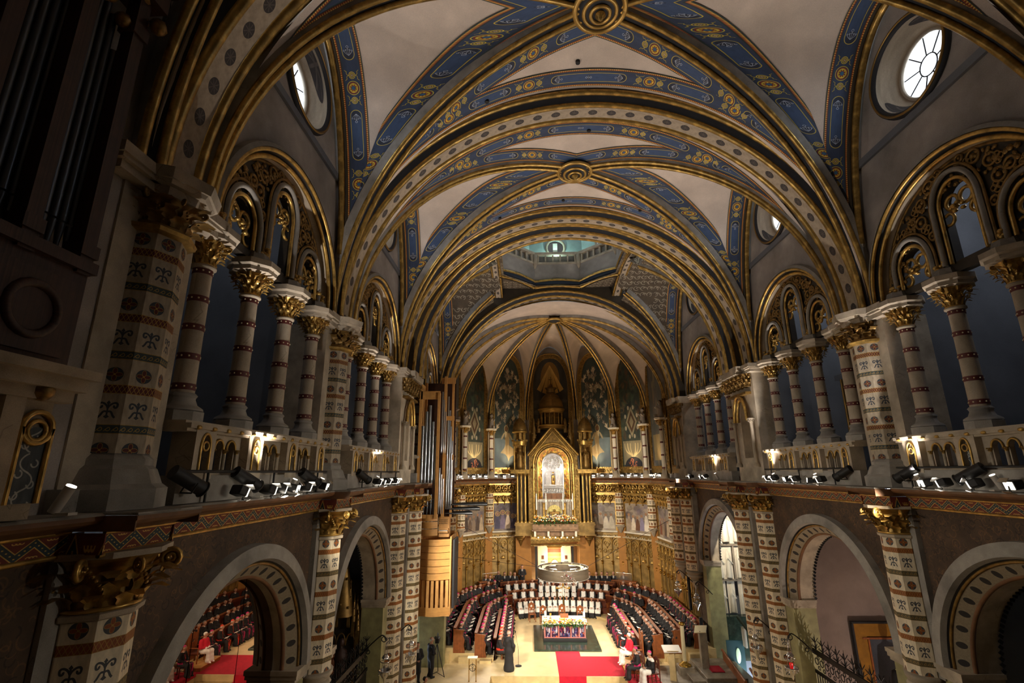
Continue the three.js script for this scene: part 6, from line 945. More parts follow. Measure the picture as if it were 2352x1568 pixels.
  part('outer_band', lathe([[1.54, 0], [1.58, 0], [1.58, 0.6], [1.54, 0.6]], 72), M.bronze = std({ map: noiseTex('#6c6254', 0.08, 0.3, 113, 0.8, 7), metalness: 0.7, roughness: 0.4 }), r); part('inner_band', lathe([[1.1, 0], [1.08, 0], [1.08, 0.56], [1.1, 0.56]], 72), M.bronze, r); part('top_shelf', lathe([[1.1, 0.5], [1.54, 0.52]], 72), M.cream, r, 'pale top surface of the ring');
  for (let k = 0; k < 4; k++) part('inner_sail', put(grid(4, 2, (u, v) => V((u - 0.5) * 0.7, 0.55, -0.2 - 0.3 * v * (1 - Math.abs(u - 0.5) * 2))), Math.sin(k * PI / 2 + 0.78) * 1.1, 0.02, Math.cos(k * PI / 2 + 0.78) * 1.1, k * PI / 2 + 0.78), M.cloth, r);
  part('rim', [tor(1.58, 0.02, 72, 5, 0, 0.6, 0, 0, PI / 2), tor(1.58, 0.02, 72, 5, 0, 0, 0, 0, PI / 2)], M.silver, r); for (let k = 0; k < 12; k++) part('ring_spot', put(cyl(0.05, 0.05, 0.14, 8), Math.cos(k * PI / 6) * 1.34, 0.6, Math.sin(k * PI / 6) * 1.34, 0, 1.2), k % 3 ? M.silver : M.black, r);
  const em = []; for (let k = 0; k < 18; k++) em.push(put(tor(rr(0.04, 0.1), 0.014, 10, 5), 0.2 + rr(-0.38, 0.38), 0.28 + rr(-0.18, 0.22), 1.58, rr(-0.5, 0.5), rr(0, 1))); part('emblem', [...em, sph(0.08, 8, 0.2, 0.36, 1.6)], M.silver, r, 'tangled silver emblem on the ring front'); part('emblem_gem', [sph(0.06, 8, 0.12, 0.4, 1.63), sph(0.05, 8, 0.34, 0.28, 1.63)], M.redBand, r);
  [[-7.4, 6.4, -36.5, 'left rear'], [-7.0, 4.6, -33.0, 'left front'], [7.2, 6.6, -34.5, 'right']].forEach(([x, y, z, l]) => single('ring_cable', `thin dark cable holding the ring, ${l}`, 'cable', rod([x, y, z], [Math.sign(x) * 1.5, 3.95, -33.3], 0.012, 5), M.iron));
  const cr = thing('processional_cross', 'gilt crucifix on a staff behind the altar', 'cross', [0.2, 0, -36.9]); part('staff', cyl(0.03, 0.035, 1.5, 8, 0, 0.75, 0), M.brass, cr); part('cross_arms', [box(0.12, 1.0, 0.04, 0, 1.95, 0), box(0.95, 0.13, 0.04, 0, 2.0, 0)], M.brass, cr); part('figure', [lathe([[0.03, 1.5], [0.05, 1.6], [0.06, 1.85], [0.07, 1.95], [0.03, 2.0], [0.04, 2.05], [0, 2.12]], 8, 0, 0, 0.04), rod([-0.36, 2.06, 0.04], [0, 1.94, 0.05], 0.022), rod([0.36, 2.06, 0.04], [0, 1.94, 0.05], 0.022)], M.white, cr); part('foot', cyl(0.22, 0.26, 0.06, 16, 0, 0.03, 0), M.brass, cr);
}
function carvedChair(label, pos, turn, m = M.wood) {
  const t = thing('carved_chair', label, 'chair', pos, turn); part('seat', rbox(0.48, 0.05, 0.46, 0.02, 0, 0.46, 0), m, t); for (const [x, z] of [[-0.2, 0.2], [0.2, 0.2]]) part('leg', lathe([[0.02, 0], [0.03, 0.02], [0.02, 0.1], [0.032, 0.3], [0.03, 0.44]], 8, x, 0, z), m, t); for (const x of [-0.2, 0.2]) part('back_post', rbox(0.045, 1.05, 0.045, 0.01, x, 0.52, -0.21), m, t);
  part('backrest', [uvm(plate([[-0.2, 0.62], [0.2, 0.62], [0.2, 1.0], [0, 1.14], [-0.2, 1.0]], [circle(0, 0.88, 0.07, 12), archHole(-0.11, 0.66, 0.72, 0.04, 8), archHole(0.11, 0.66, 0.72, 0.04, 8)], 0.03).translate(0, 0, -0.225))], m, t); part('stretcher', [rod([-0.2, 0.18, 0.2], [-0.2, 0.18, -0.2], 0.014), rod([0.2, 0.18, 0.2], [0.2, 0.18, -0.2], 0.014), rod([-0.2, 0.18, 0], [0.2, 0.18, 0], 0.014)], m, t); return t;
}
carvedChair('empty carved wooden chair left of the altar', [-1.95, 0, -36.7], 0.2); carvedChair('carved chair behind the altar, left of the middle', [-1.2, 0, -35.9], 0.15); carvedChair('carved chair directly behind the middle of the altar', [0.05, 0, -36.2], 0); carvedChair('carved chair behind the altar, right of the middle', [1.2, 0, -35.9], -0.15);

// ---------- stalls ----------
const RAILX = { '-1': [4.0, 5.02, 6.17, 7.25], '1': [3.75, 4.9, 5.97, 7.12] }, RAILTOP = [1.04, 1.28, 1.52, 1.75], ROWFLOOR = [0, 0.16, 0.38, 0.62], SCZ = -34.3;
// a row runs straight along the side and then curves towards the choir
function rowFrames(s, R, a1 = 0.72, z0 = -29.5, N = 16) {
  const F = [{ p: V(s * R, 0, z0), n: V(0, 1, 0), b: V(s, 0, 0) }];
  for (let i = 0; i <= N; i++) { const a = PI / 2 + (a1 - PI / 2) * i / N; F.push({ p: V(s * R * Math.sin(a), 0, SCZ - R * Math.cos(a)), n: V(0, 1, 0), b: V(s * Math.sin(a), 0, -Math.cos(a)) }); }
  return F;
}
for (const s of [-1, 1]) {
  const X = RAILX[s], pl = thing('stall_platform', `stepped pale stone platform under the ${SIDE[s]} stalls`, 'platform');
  for (let k = 1; k < 4; k++) { const w = k === 3 ? X[3] - X[2] + 0.5 : X[k] - X[k - 1], c = k === 3 ? X[2] + w / 2 + 0.06 : (X[k] + X[k - 1]) / 2 + 0.06, y = ROWFLOOR[k], F = rowFrames(s, c, 0.68); part('tier', [sweep([[0, -w / 2], [y, -w / 2], [y, w / 2], [0, w / 2]], F, { ring: true }), box(w, y, 0.04, s * c, y / 2, -29.48)], M.stepStone, pl); part('end_step', box(w * 0.6, y * 0.75, 0.36, s * (c - w * 0.1), y * 0.375, -29.3), M.stepStone, pl); }
  X.forEach((x, k) => {
    const word = ['front', 'second', 'third', 'rear'][k], t = thing('choir_stall', `${word} row of brown wooden stalls on the ${SIDE[s]}`, 'stall'), fl = ROWFLOOR[k], top = RAILTOP[k];
    const F = k ? rowFrames(s, x) : lineF([s * x, 0, -29.5], [s * x, 0, -35.4], [0, 1, 0], [s, 0, 0], 2), bar = (u0, u1, v0, v1) => sweep([[u0, v0], [u1, v0], [u1, v1], [u0, v1]], F, { ring: true });
    part('back', bar(fl, top, -0.03, 0.03), M.woodRed, t); part('top_rail', bar(top, top + 0.05, -0.09, 0.08), M.wood, t, 'orange brown top rail'); part('seat_board', bar(fl + 0.42, fl + 0.46, -0.46, -0.04), M.woodRed, t);
    if (k) {
      const L = -SCZ - 29.5, arc = x * (PI / 2 - 0.72), n = Math.floor((L + arc) / 0.62);
      for (let q = 1; q <= n; q++) { const d = q * 0.62, a = d < L ? PI / 2 : PI / 2 - (d - L) / x, px = d < L ? s * x : s * x * Math.sin(a), pz = d < L ? -29.5 - d : SCZ - x * Math.cos(a), turn = d < L ? 0 : s * (PI / 2 - a); part('arm', put(mg([rbox(0.4, 0.05, 0.07, 0.015, -s * 0.2, fl + 0.72, 0), box(0.3, 0.7, 0.035, -s * 0.18, fl + 0.37, 0)]), px, 0, pz, turn), M.wood, t); }
      part('end_panel', uvm(plate([[0, 0], [0.62, 0], [0.56, 0.35], [0.6, 0.62], [0.5, 0.8], [0.54, 1.0], [0.6, 1.08], [0, 1.14]].map(([a, b]) => [-s * a, b]), [], 0.07)).translate(s * (x + 0.05), fl, -29.52), M.wood, t, 'shaped end panel');
    } else for (let q = 0; q < 9; q++) part('bench_leg', box(0.06, 0.42, 0.06, s * (x - 0.38), 0.21, -29.7 - q * 0.68), M.wood, t);
  });
}
// choir benches facing the altar: three curved tiers with panelled desks
{
  const pl = thing('choir_platform', 'curved pale stone tiers under the boys choir', 'platform');
  const arcB = (r, w, h, y, a0, a1, n = 18) => sweep([[y, -w / 2], [y + h, -w / 2], [y + h, w / 2], [y, w / 2]], Array.from({ length: n + 1 }, (_, i) => { const a = a0 + (a1 - a0) * i / n; return { p: V(r * Math.sin(a), 0, -31.5 - r * Math.cos(a)), n: V(0, 1, 0), b: V(Math.sin(a), 0, -Math.cos(a)) }; }), { ring: true });
  [[7.75, 1.2, 0.35], [8.9, 1.1, 0.65], [10.1, 1.3, 0.85]].forEach(([r, w, y]) => part('tier', arcB(r, w, y, 0, -0.5, 0.5), M.stepStone, pl));
  part('back_floor', box(11, 0.85, 2.6, 0, 0.425, -42.9), M.stepStone, pl);
  for (const e of [-1, 1]) for (let k = 0; k < 4; k++) part('side_stair', box(0.9, 0.2 + k * 0.2, 0.5, e * (3.75 - k * 0.02), (0.2 + k * 0.2) / 2, -37.6 - k * 0.5), M.stepStone, pl);
  for (const e of [-1, 1]) {
    const t = thing('choir_desk', `red brown panelled choir desks ${e < 0 ? 'left' : 'right'} of the standing boys`, 'choir desk'), a = (u) => e * u;
    for (const [r, y, h, u0, u1] of [[7.1, 0.0, 1.0, 0.19, 0.47], [8.25, 0.35, 0.95, 0.17, 0.46], [9.4, 0.65, 0.85, 0.15, 0.45]]) { part('desk_front', arcB(r, 0.06, h, y, a(u0), a(u1), 10), M.woodRed, t); part('desk_top', arcB(r, 0.3, 0.05, y + h, a(u0), a(u1), 10), M.wood, t); part('bench', arcB(r + 0.75, 0.36, 0.05, y + 0.74, a(u0), a(u1), 10), M.woodRed, t); part('end_board', [arcB(r + 0.45, 0.9, h + 0.1, y, a(u1 - 0.006), a(u1), 1)], M.woodRed, t); }
  }
  const t = thing('rear_rail', 'long red brown rail behind the boys choir', 'rail'); part('panel', arcB(9.95, 0.06, 0.75, 0.85, -0.45, 0.45, 18), M.woodRed, t); part('cap', arcB(9.95, 0.2, 0.05, 1.6, -0.45, 0.45, 18), M.wood, t);
  for (const e of [-1, 1]) { const q = thing('rear_desk', `${e < 0 ? 'dark red desk at the left rear with a reading stand' : 'slatted orange wooden desk at the right rear with glass panes'}`, 'desk', [e * 5.1, 0.85, -40.9], -e * 0.45); part('top', rbox(1.9, 0.06, 0.5, 0.02, 0, 0.8, 0), M.wood, q); for (let k = 0; k < 16; k++) part('slat', box(0.07, 0.55, 0.04, -0.9 + k * 0.12, 0.5, 0.22), e < 0 ? M.woodRed : M.wood, q); part('frame', [rod([-0.6, 0.83, 0], [-0.6, 1.35, 0], 0.02), rod([0.6, 0.83, 0], [0.6, 1.35, 0], 0.02), rod([-0.6, 1.35, 0], [0.6, 1.35, 0], 0.02)], M.silver, q); if (e > 0) part('glass_pane', put(new THREE.PlaneGeometry(1.1, 0.45), 0, 1.08, 0), M.glass, q); }
}

// ---------- near furniture of the sanctuary ----------
{
  const p = thing('chair_platform', 'low orange wooden platform under the red armchair', 'platform', [3.0, 0, -28.6]); part('top', rbox(0.9, 0.05, 1.7, 0.02, 0, 0.2, 0), M.maple, p); part('sides', box(0.86, 0.18, 1.66, 0, 0.09, 0), M.wood, p);
  const th = thing('high_back_chair', 'tall red-brown carved chair of the man in the red cape', 'chair', [3.3, 0.22, -28.5], -PI / 2); part('seat', rbox(0.6, 0.08, 0.56, 0.02, 0, 0.46, 0), M.woodRed, th); part('back', [uvm(plate([[-0.32, 0.1], [0.32, 0.1], [0.32, 1.3], [0, 1.42], [-0.32, 1.3]], [circle(0, 1.0, 0.1, 14)], 0.06).translate(0, 0, -0.33))], M.wood, th); for (const e of [-1, 1]) { part('arm', [rbox(0.06, 0.05, 0.5, 0.02, e * 0.3, 0.72, 0), rbox(0.05, 0.7, 0.05, 0.01, e * 0.3, 0.35, 0.22)], M.wood, th); part('post', [rbox(0.07, 1.5, 0.07, 0.01, e * 0.32, 0.7, -0.3), sph(0.06, 8, e * 0.32, 1.5, -0.3)], M.wood, th); }
  const rp = thing('red_corner_platform', 'red carpeted corner block in front of the two seated men at the right', 'platform', [3.3, 0, -26.6]); part('block', rbox(1.5, 0.2, 1.7, 0.02, 0, 0.02, 0), M.carpet, rp); part('under', box(1.4, 0.5, 1.6, 0, -0.3, 0), M.stepStone, rp);
  const wl = thing('stone_lectern', 'pale tapering stone lectern with a white slanted top', 'lectern', [4.75, 0, -27.1]); part('pillar', flatLathe([[0.22, 0], [0.2, 0.02], [0.17, 1.2], [0.17, 1.25], [0, 1.25]], 4), M.stepStone, wl); part('desk', put(rbox(0.85, 0.08, 0.5, 0.02), 0, 1.34, 0, 0, 0.3), M.white, wl); part('desk_support', put(new THREE.CylinderGeometry(0.4, 0.2, 0.16, 4).rotateY(PI / 4), 0, 1.24, 0), M.stepStone, wl);
  const cs = thing('paschal_candle', 'tall cream candle column on a round brass foot', 'candlestick', [5.58, 0.35, -27.95]); part('column', cyl(0.09, 0.1, 1.7, 14, 0, 0.95, 0), M.cream, cs); part('foot', lathe([[0.3, 0], [0.3, 0.05], [0.2, 0.1], [0.12, 0.16], [0.1, 0.2]], 20), M.brass, cs); part('cup', lathe([[0.1, 1.78], [0.16, 1.84], [0.14, 1.9], [0.1, 1.92]], 14), M.brass, cs); part('plinth', box(0.7, 0.35, 0.7, 0, -0.18, 0), M.greyMarble, cs);
  const am = thing('ambo', 'grey marble ambo block with a tall reading pillar', 'ambo', [6.4, 0, -27.6]); part('platform', rbox(1.9, 0.3, 2.6, 0.02, 0.7, 0.15, -0.2), M.greyMarble, am); part('side_step', rbox(0.6, 0.18, 1.4, 0.02, -0.6, 0.09, 0.4), M.greyMarble, am); part('reading_pillar', rbox(0.36, 1.7, 0.3, 0.02, 0.12, 1.1, -0.2), M.greyMarble, am); part('book_rest', put(rbox(0.6, 0.05, 0.45, 0.01), 0.05, 2.0, -0.2, -0.5, 0.55, 0.2), M.cream, am); part('lower_step', rbox(2.4, 0.14, 3.2, 0.02, 0.9, 0.07, 0.0), M.greyMarble, am);
  single('ambo_mat', 'small red mat on the marble ambo platform', 'mat', rbox(0.62, 0.03, 0.8, 0.01), M.carpet, [6.95, 0.32, -27.6]);
  single('ambo_floor', 'grey marble paving around the ambo', 'paving', box(4.2, 0.02, 4.6, 5.8, 0.012, -26.6), M.greyMarble);
  const bn = thing('wooden_barrier', 'long slanting wooden barrier beside the dark stair', 'barrier', [0, 0, 0]); part('rail', rod([7.8, 0.75, -28.9], [7.35, 0.7, -25.0], 0.06, 6), M.wood, bn); part('panel', [uvm(grid(1, 1, (u, v) => V(7.8 - 0.45 * u, 0.1 + 0.6 * v, -28.9 + 3.9 * u)))], M.wood, bn); part('second_rail', rod([8.3, 0.6, -26.8], [8.0, 0.5, -25.0], 0.06, 6), M.wood, bn);
  const gl = thing('brass_stand', 'slender brass lectern stand with a round emblem', 'stand', [-4.89, 0, -26.8]); for (const x of [-0.17, 0.17]) part('leg', [cyl(0.022, 0.022, 1.0, 8, x, 0.5, 0), sph(0.035, 6, x, 0.02, 0)], M.brass, gl); part('top', [rbox(0.48, 0.05, 0.3, 0.01, 0, 1.03, 0)], M.silverGilt, gl); part('emblem', [tor(0.15, 0.012, 24, 5, 0, 0.6, 0), rod([0, 0.42, 0], [0, 0.82, 0], 0.01), rod([-0.15, 0.55, 0], [0.15, 0.55, 0], 0.008), tor(0.06, 0.01, 16, 5, 0, 0.66, 0)], M.iron, gl);
  for (const [x, z, h, l] of [[-2.72, -28.8, 1.5, 'beside the standing monk'], [4.05, -27.8, 0.6, 'behind the two seated men at the right']]) { const m = thing('microphone_stand', `thin black microphone stand ${l}`, 'microphone', [x, 0, z]); part('base', lathe([[0.17, 0], [0.17, 0.02], [0.08, 0.05], [0, 0.05]], 20), M.black, m); part('pole', [rod([0, 0.04, 0], [0, h * 0.5, 0], 0.012), rod([0, h * 0.5, 0], [-0.14, h, -0.1], 0.009)], M.black, m); part('microphone', put(new THREE.CapsuleGeometry(0.025, 0.1, 4, 8), -0.15, h + 0.05, -0.11, 0, 0.5), M.black, m); }
  const ls = thing('slim_loudspeaker', 'slim black column loudspeaker on a stand by the right apse pillar', 'loudspeaker', [6.95, 0, -29.2]); part('cabinet', rbox(0.16, 0.95, 0.14, 0.02, 0, 1.7, 0), M.black, ls); part('pole', cyl(0.02, 0.02, 1.2, 8, 0, 0.65, 0), M.silver, ls); part('foot', lathe([[0.22, 0.3], [0.22, 0.33], [0.05, 0.37], [0, 0.37]], 20), M.black, ls);
  single('pillar_loudspeaker', 'tall thin black loudspeaker on the right apse pillar', 'loudspeaker', rbox(0.14, 1.9, 0.14, 0.02), M.black, [7.05, 3.0, -31.1]);
  const bs = thing('black_speaker', 'black speaker on the pier below the new organ', 'loudspeaker', [-7.25, 1.9, -29.0]); part('cabinet', rbox(0.3, 0.8, 0.3, 0.03), M.black, bs); part('grille', rbox(0.24, 0.7, 0.02, 0.01, 0, 0, 0.16), M.dark, bs);
  const tp = thing('film_camera', 'video camera on a tripod by the left pier', 'camera', [-6.75, 0, -27.5]); part('camera_body', [rbox(0.2, 0.22, 0.42, 0.03, 0, 1.55, -0.1), put(cyl(0.07, 0.06, 0.2, 12), 0, 1.55, -0.38, 0, PI / 2), rbox(0.06, 0.1, 0.16, 0.02, -0.1, 1.7, 0.05)], M.black, tp); part('handle', tor(0.14, 0.02, 16, 5, 0, 1.72, -0.1, PI / 2), M.pewter, tp); for (let k = 0; k < 3; k++) { const a = k * 2.094 + 0.5; part('leg', rod([0, 1.4, 0], [0.5 * Math.cos(a), 0.02, 0.5 * Math.sin(a)], 0.02), M.iron, tp); } part('spreader', [0, 1, 2].map((k) => rod([0, 0.16, 0], [0.48 * Math.cos(k * 2.094 + 0.5), 0.04, 0.48 * Math.sin(k * 2.094 + 0.5)], 0.014)), M.iron, tp);
  struct('wall_organ_pier', box(1.3, 4.0, 0.7, -7.25, 2.0, -28.9), M.jambGreen);
}
// hanging silver lamps on iron brackets
[[6.75, 2.9, -21.9, 1, 'beside the farther right crossing pillar', 0], [6.8, 3.1, -19.3, 1, 'with a red glass before the right middle arch', 1], [6.3, 3.1, -30.7, 1, 'with a glass chimney by the right apse pillar', 0], [6.75, 2.85, -28.9, 1, 'second on the right apse pillar', 0], [-6.8, 2.7, -21.7, -1, 'beside the left crossing pillar', 0], [-6.9, 3.3, -18.3, -1, 'before the left middle arch', 0]].forEach(([x, y, z, s, l, red]) => {
  const t = thing('hanging_lamp', `silver sanctuary lamp on an iron bracket ${l}`, 'lamp', [x, y, z]);
  part('bracket', [tube([[0, 0.95, 0], [0.12 * s, 1.12, 0], [0.45 * s, 0.9, 0], [0.85 * s, 0.5, 0]], 0.022, 20, 6), put(tor(0.08, 0.015, 14, 5), 0.08 * s, 1.0, 0), put(tor(0.06, 0.015, 12, 5), 0.6 * s, 0.62, 0)], M.iron, t); part('chains', [0, 1, 2].map((k) => rod([0, 0.92, 0], [0.14 * Math.cos(k * 2.09), 0.12, 0.14 * Math.sin(k * 2.09)], 0.008, 4)), M.silver, t);
  part('bowl', lathe([[0, -0.3], [0.03, -0.26], [0.05, -0.16], [0.14, -0.04], [0.2, 0.06], [0.22, 0.1], [0.17, 0.1], [0.1, 0.0], [0, -0.02]], 18), M.silver, t); part('crown', [tor(0.15, 0.015, 18, 5, 0, 0.35, 0, 0, PI / 2), lathe([[0.05, 0.55], [0.1, 0.5], [0.12, 0.45]], 12)], M.silver, t);
  part('glass', cyl(0.06, 0.05, 0.16, 10, 0, 0.14, 0), red ? std({ color: '#d01818', emissive: '#c01010', emissiveIntensity: 0.6, roughness: 0.2 }) : M.silver, t); const dr = []; for (let k = 0; k < 10; k++) dr.push(lathe([[0, -0.08], [0.018, -0.05], [0, 0]], 5, 0.2 * Math.cos(k * 0.628), 0.04, 0.2 * Math.sin(k * 0.628))); part('drops', dr, M.silver, t);
});

// ---------- new organ with horizontal trumpets (left crossing) ----------
{
  const t = thing('new_organ', 'light maple organ with tall tin pipes hung at the left crossing pier', 'organ', [-6.45, 0, -24.3]);
  const curve = (r, y0, y1, x0, x1, bulge, n = 10) => grid(n, 1, (u, v) => V(x0 + (x1 - x0) * u, y0 + (y1 - y0) * v, bulge * Math.sin(u * PI)), (u, v, p) => [p.y, p.x]);
  for (let k = 0; k < 6; k++) part('balcony_board', curve(0, 4.98 + k * 0.29, 5.25 + k * 0.29, -0.75, 0.72, 0.28), M.maple, t);
  part('balcony_base', [curve(0, 3.5, 3.86, -0.78, 0.75, 0.28), box(1.5, 0.08, 1.6, 0, 3.52, -0.7)], M.maple, t);
  for (let k = 0; k < 7; k++) { const u = (k + 0.5) / 7; part('slat', box(0.13, 1.12, 0.06, -0.75 + 1.47 * u, 4.4, 0.24 * Math.sin(u * PI), 0), M.maple, t); }
  part('case_back', box(1.5, 3.4, 0.06, 0, 5.2, -1.55), M.maple, t); part('balcony_side', [box(0.06, 3.3, 1.6, 0.74, 5.15, -0.8), box(0.06, 3.3, 1.6, -0.76, 5.15, -0.8)], M.maple, t);
  part('side_pipes', Array.from({ length: 6 }, (_, k) => cyl(0.06, 0.06, 2.9, 10, 0.86, 5.2, -0.2 - k * 0.22)), M.pewter, t, 'grey pipes along the balcony side');
  for (let k = 0; k < 3; k++) part('console_board', curve(0, 6.85 + k * 0.32, 7.14 + k * 0.32, -0.78, 0.1, 0.2), M.maple, t);
  part('console', [box(0.5, 0.9, 0.4, 0.35, 7.2, -0.5), box(0.44, 0.06, 0.3, 0.35, 7.0, -0.2), box(0.44, 0.06, 0.26, 0.35, 7.12, -0.28)], M.maple, t); part('keys', box(0.4, 0.02, 0.2, 0.35, 7.05, -0.16), M.white, t); part('stop_knobs', Array.from({ length: 18 }, (_, k) => cyl(0.018, 0.018, 0.03, 6, 0.14 + (k % 6) * 0.07, 7.35 + (k / 6 | 0) * 0.08, -0.28)), M.black, t);
  for (const [x, y0, y1, z, w] of [[-0.88, 7.6, 13.7, 0.1, 0.14], [0.02, 7.6, 13.5, 0.16, 0.12], [0.28, 7.6, 14.4, -0.2, 0.12], [0.62, 7.6, 14.3, -0.5, 0.1], [-0.85, 7.6, 14.2, -0.9, 0.12]]) part('case_post', box(w, y1 - y0, 0.16, x, (y0 + y1) / 2, z), M.maple, t);
  part('case_rails', [box(0.95, 0.4, 0.12, -0.42, 13.4, 0.12), box(0.7, 0.3, 0.1, 0.4, 14.2, -0.3), box(0.9, 0.16, 0.1, -0.42, 7.7, 0.14), box(0.6, 0.25, 0.1, 0.42, 10.4, -0.34), box(0.6, 0.22, 0.1, 0.42, 12.3, -0.34)], M.maple, t);
  const pipe = (x, y0, y1, z, r, m = M.tin) => part('pipe', [cyl(r, r, y1 - y0 - 0.35, 12, x, (y0 + y1) / 2 + 0.17, z), cyl(r, r * 0.35, 0.35, 12, x, y0 + 0.17, z)], m, t);
  [11.9, 12.6, 12.9, 12.1, 11.4].forEach((y, k) => pipe(-0.74 + k * 0.165, 9.0, y, 0.12, 0.075)); [8.6, 8.75, 8.9, 8.7, 8.5].forEach((y, k) => pipe(-0.74 + k * 0.165, 7.75, y, 0.16, 0.07, M.pewter)); [13.6, 13.2, 12.6].forEach((y, k) => pipe(0.16 + k * 0.085, 10.6, y, -0.04, 0.035)); [9.9, 9.6, 9.4].forEach((y, k) => pipe(0.12 + k * 0.09, 7.8, y, 0.02, 0.04)); [13.4, 12.7, 11.9, 11.2].forEach((y, k) => pipe(0.42 + k * 0.08, 8.0, y, -0.34, 0.038)); [12.2, 11.4, 10.6].forEach((y, k) => pipe(0.42 + k * 0.1, 8.0, y, -0.28, 0.04));
  part('case_back', box(1.5, 6.7, 0.06, -0.1, 10.9, -1.3), M.woodDark, t); part('case_side', box(0.06, 6.4, 1.3, -0.9, 10.8, -0.7), M.maple, t);
  for (let r = 0; r < 3; r++) for (let k = 0; k < 5; k++) { const len = 2.0 - r * 0.35 - k * 0.06; part('trumpet_pipe', put(cyl(0.075, 0.025, len, 10), 0.4 + len / 2, 8.2 - r * 0.2, -0.3 - k * 0.22, 0, 0, -PI / 2), M.pewter, t, 'horizontal dark trumpet pipe'); }
}
// old dark organ case at the upper left, on its stone balcony
{
  const t = thing('old_organ', 'huge dark carved organ case with grey pipes at the upper left', 'organ', [-7.9, 0, -4.25]);
  part('base', [box(1.0, 1.4, 2.3, 0, 11.4, 0), box(1.1, 0.14, 2.4, 0.02, 12.1, 0), box(1.1, 0.12, 2.4, 0.02, 10.72, 0)], M.woodDark, t);
  for (const z of [-1.05, -0.35, 0.35, 1.05]) part('post', [box(0.18, 5.6, 0.18, 0.45, 14.8, z), box(0.24, 0.16, 0.24, 0.45, 12.3, z), box(0.24, 0.2, 0.24, 0.45, 15.6, z)], M.woodDark, t);
  for (let k = 0; k < 18; k++) { const z = -0.98 + k * 0.115, h = 2.6 + 0.9 * Math.abs(Math.sin(k * 0.55)); part('pipe', [cyl(0.05, 0.05, h, 10, 0.3, 12.6 + h / 2, z), cyl(0.05, 0.02, 0.35, 10, 0.3, 12.4, z)], M.pewter, t); }
  part('back_panel', box(0.1, 6, 2.4, -0.2, 15, 0), M.woodDark, t); part('cornice', [box(1.2, 0.3, 2.6, 0.05, 16.3, 0), box(1.3, 0.12, 2.7, 0.08, 16.55, 0)], M.woodDark, t); const cr = []; for (let k = 0; k < 30; k++) cr.push(sph(rr(0.06, 0.13), 6, 0.5 + rr(-0.1, 0.15), 15.9 + rr(-0.3, 0.5), -1.2 + k * 0.083)); part('gilt_cresting', cr, M.goldDull, t); part('carved_panels', [box(0.06, 0.9, 0.9, 0.53, 11.4, -0.55), box(0.06, 0.9, 0.9, 0.53, 11.4, 0.55), tor(0.28, 0.05, 20, 6, 0.56, 11.4, -0.55, PI / 2), tor(0.28, 0.05, 20, 6, 0.56, 11.4, 0.55, PI / 2)], M.woodDark, t);
  const b = thing('organ_balcony', 'stone balcony with gilt niches under the old dark organ', 'balcony', [-7.5, 0, -4.2]);
  part('slab', [box(1.0, 0.16, 2.2, 0.1, 10.62, 0.1), box(0.9, 0.12, 2.1, 0.06, 10.48, 0.1), box(1.1, 0.1, 2.3, 0.14, 10.72, 0.1)], M.stone, b); part('parapet', box(0.5, 1.2, 2.0, 0.1, 9.85, 0.1), M.stone, b); for (const z of [-0.75, 0.0, 0.75]) { part('gilt_niche', [put(tor(0.16, 0.03, 16, 6), 0.38, 10.15, z, PI / 2), rod([0.38, 9.4, z - 0.16], [0.38, 10.15, z - 0.16], 0.03), rod([0.38, 9.4, z + 0.16], [0.38, 10.15, z + 0.16], 0.03), put(tor(0.1, 0.025, 14, 5), 0.38, 10.12, z, PI / 2)], M.gold, b); part('niche_ground', box(0.02, 0.75, 0.3, 0.36, 9.78, z), M.vine, b, 'slate panel painted with a white vine'); part('pier', box(0.16, 1.2, 0.2, 0.4, 9.85, z + 0.37), M.stone, b); }
  part('pendants', [-0.6, 0, 0.6].map((z) => sph(0.1, 8, 0.5, 10.5, z)), M.goldDull, b);
}
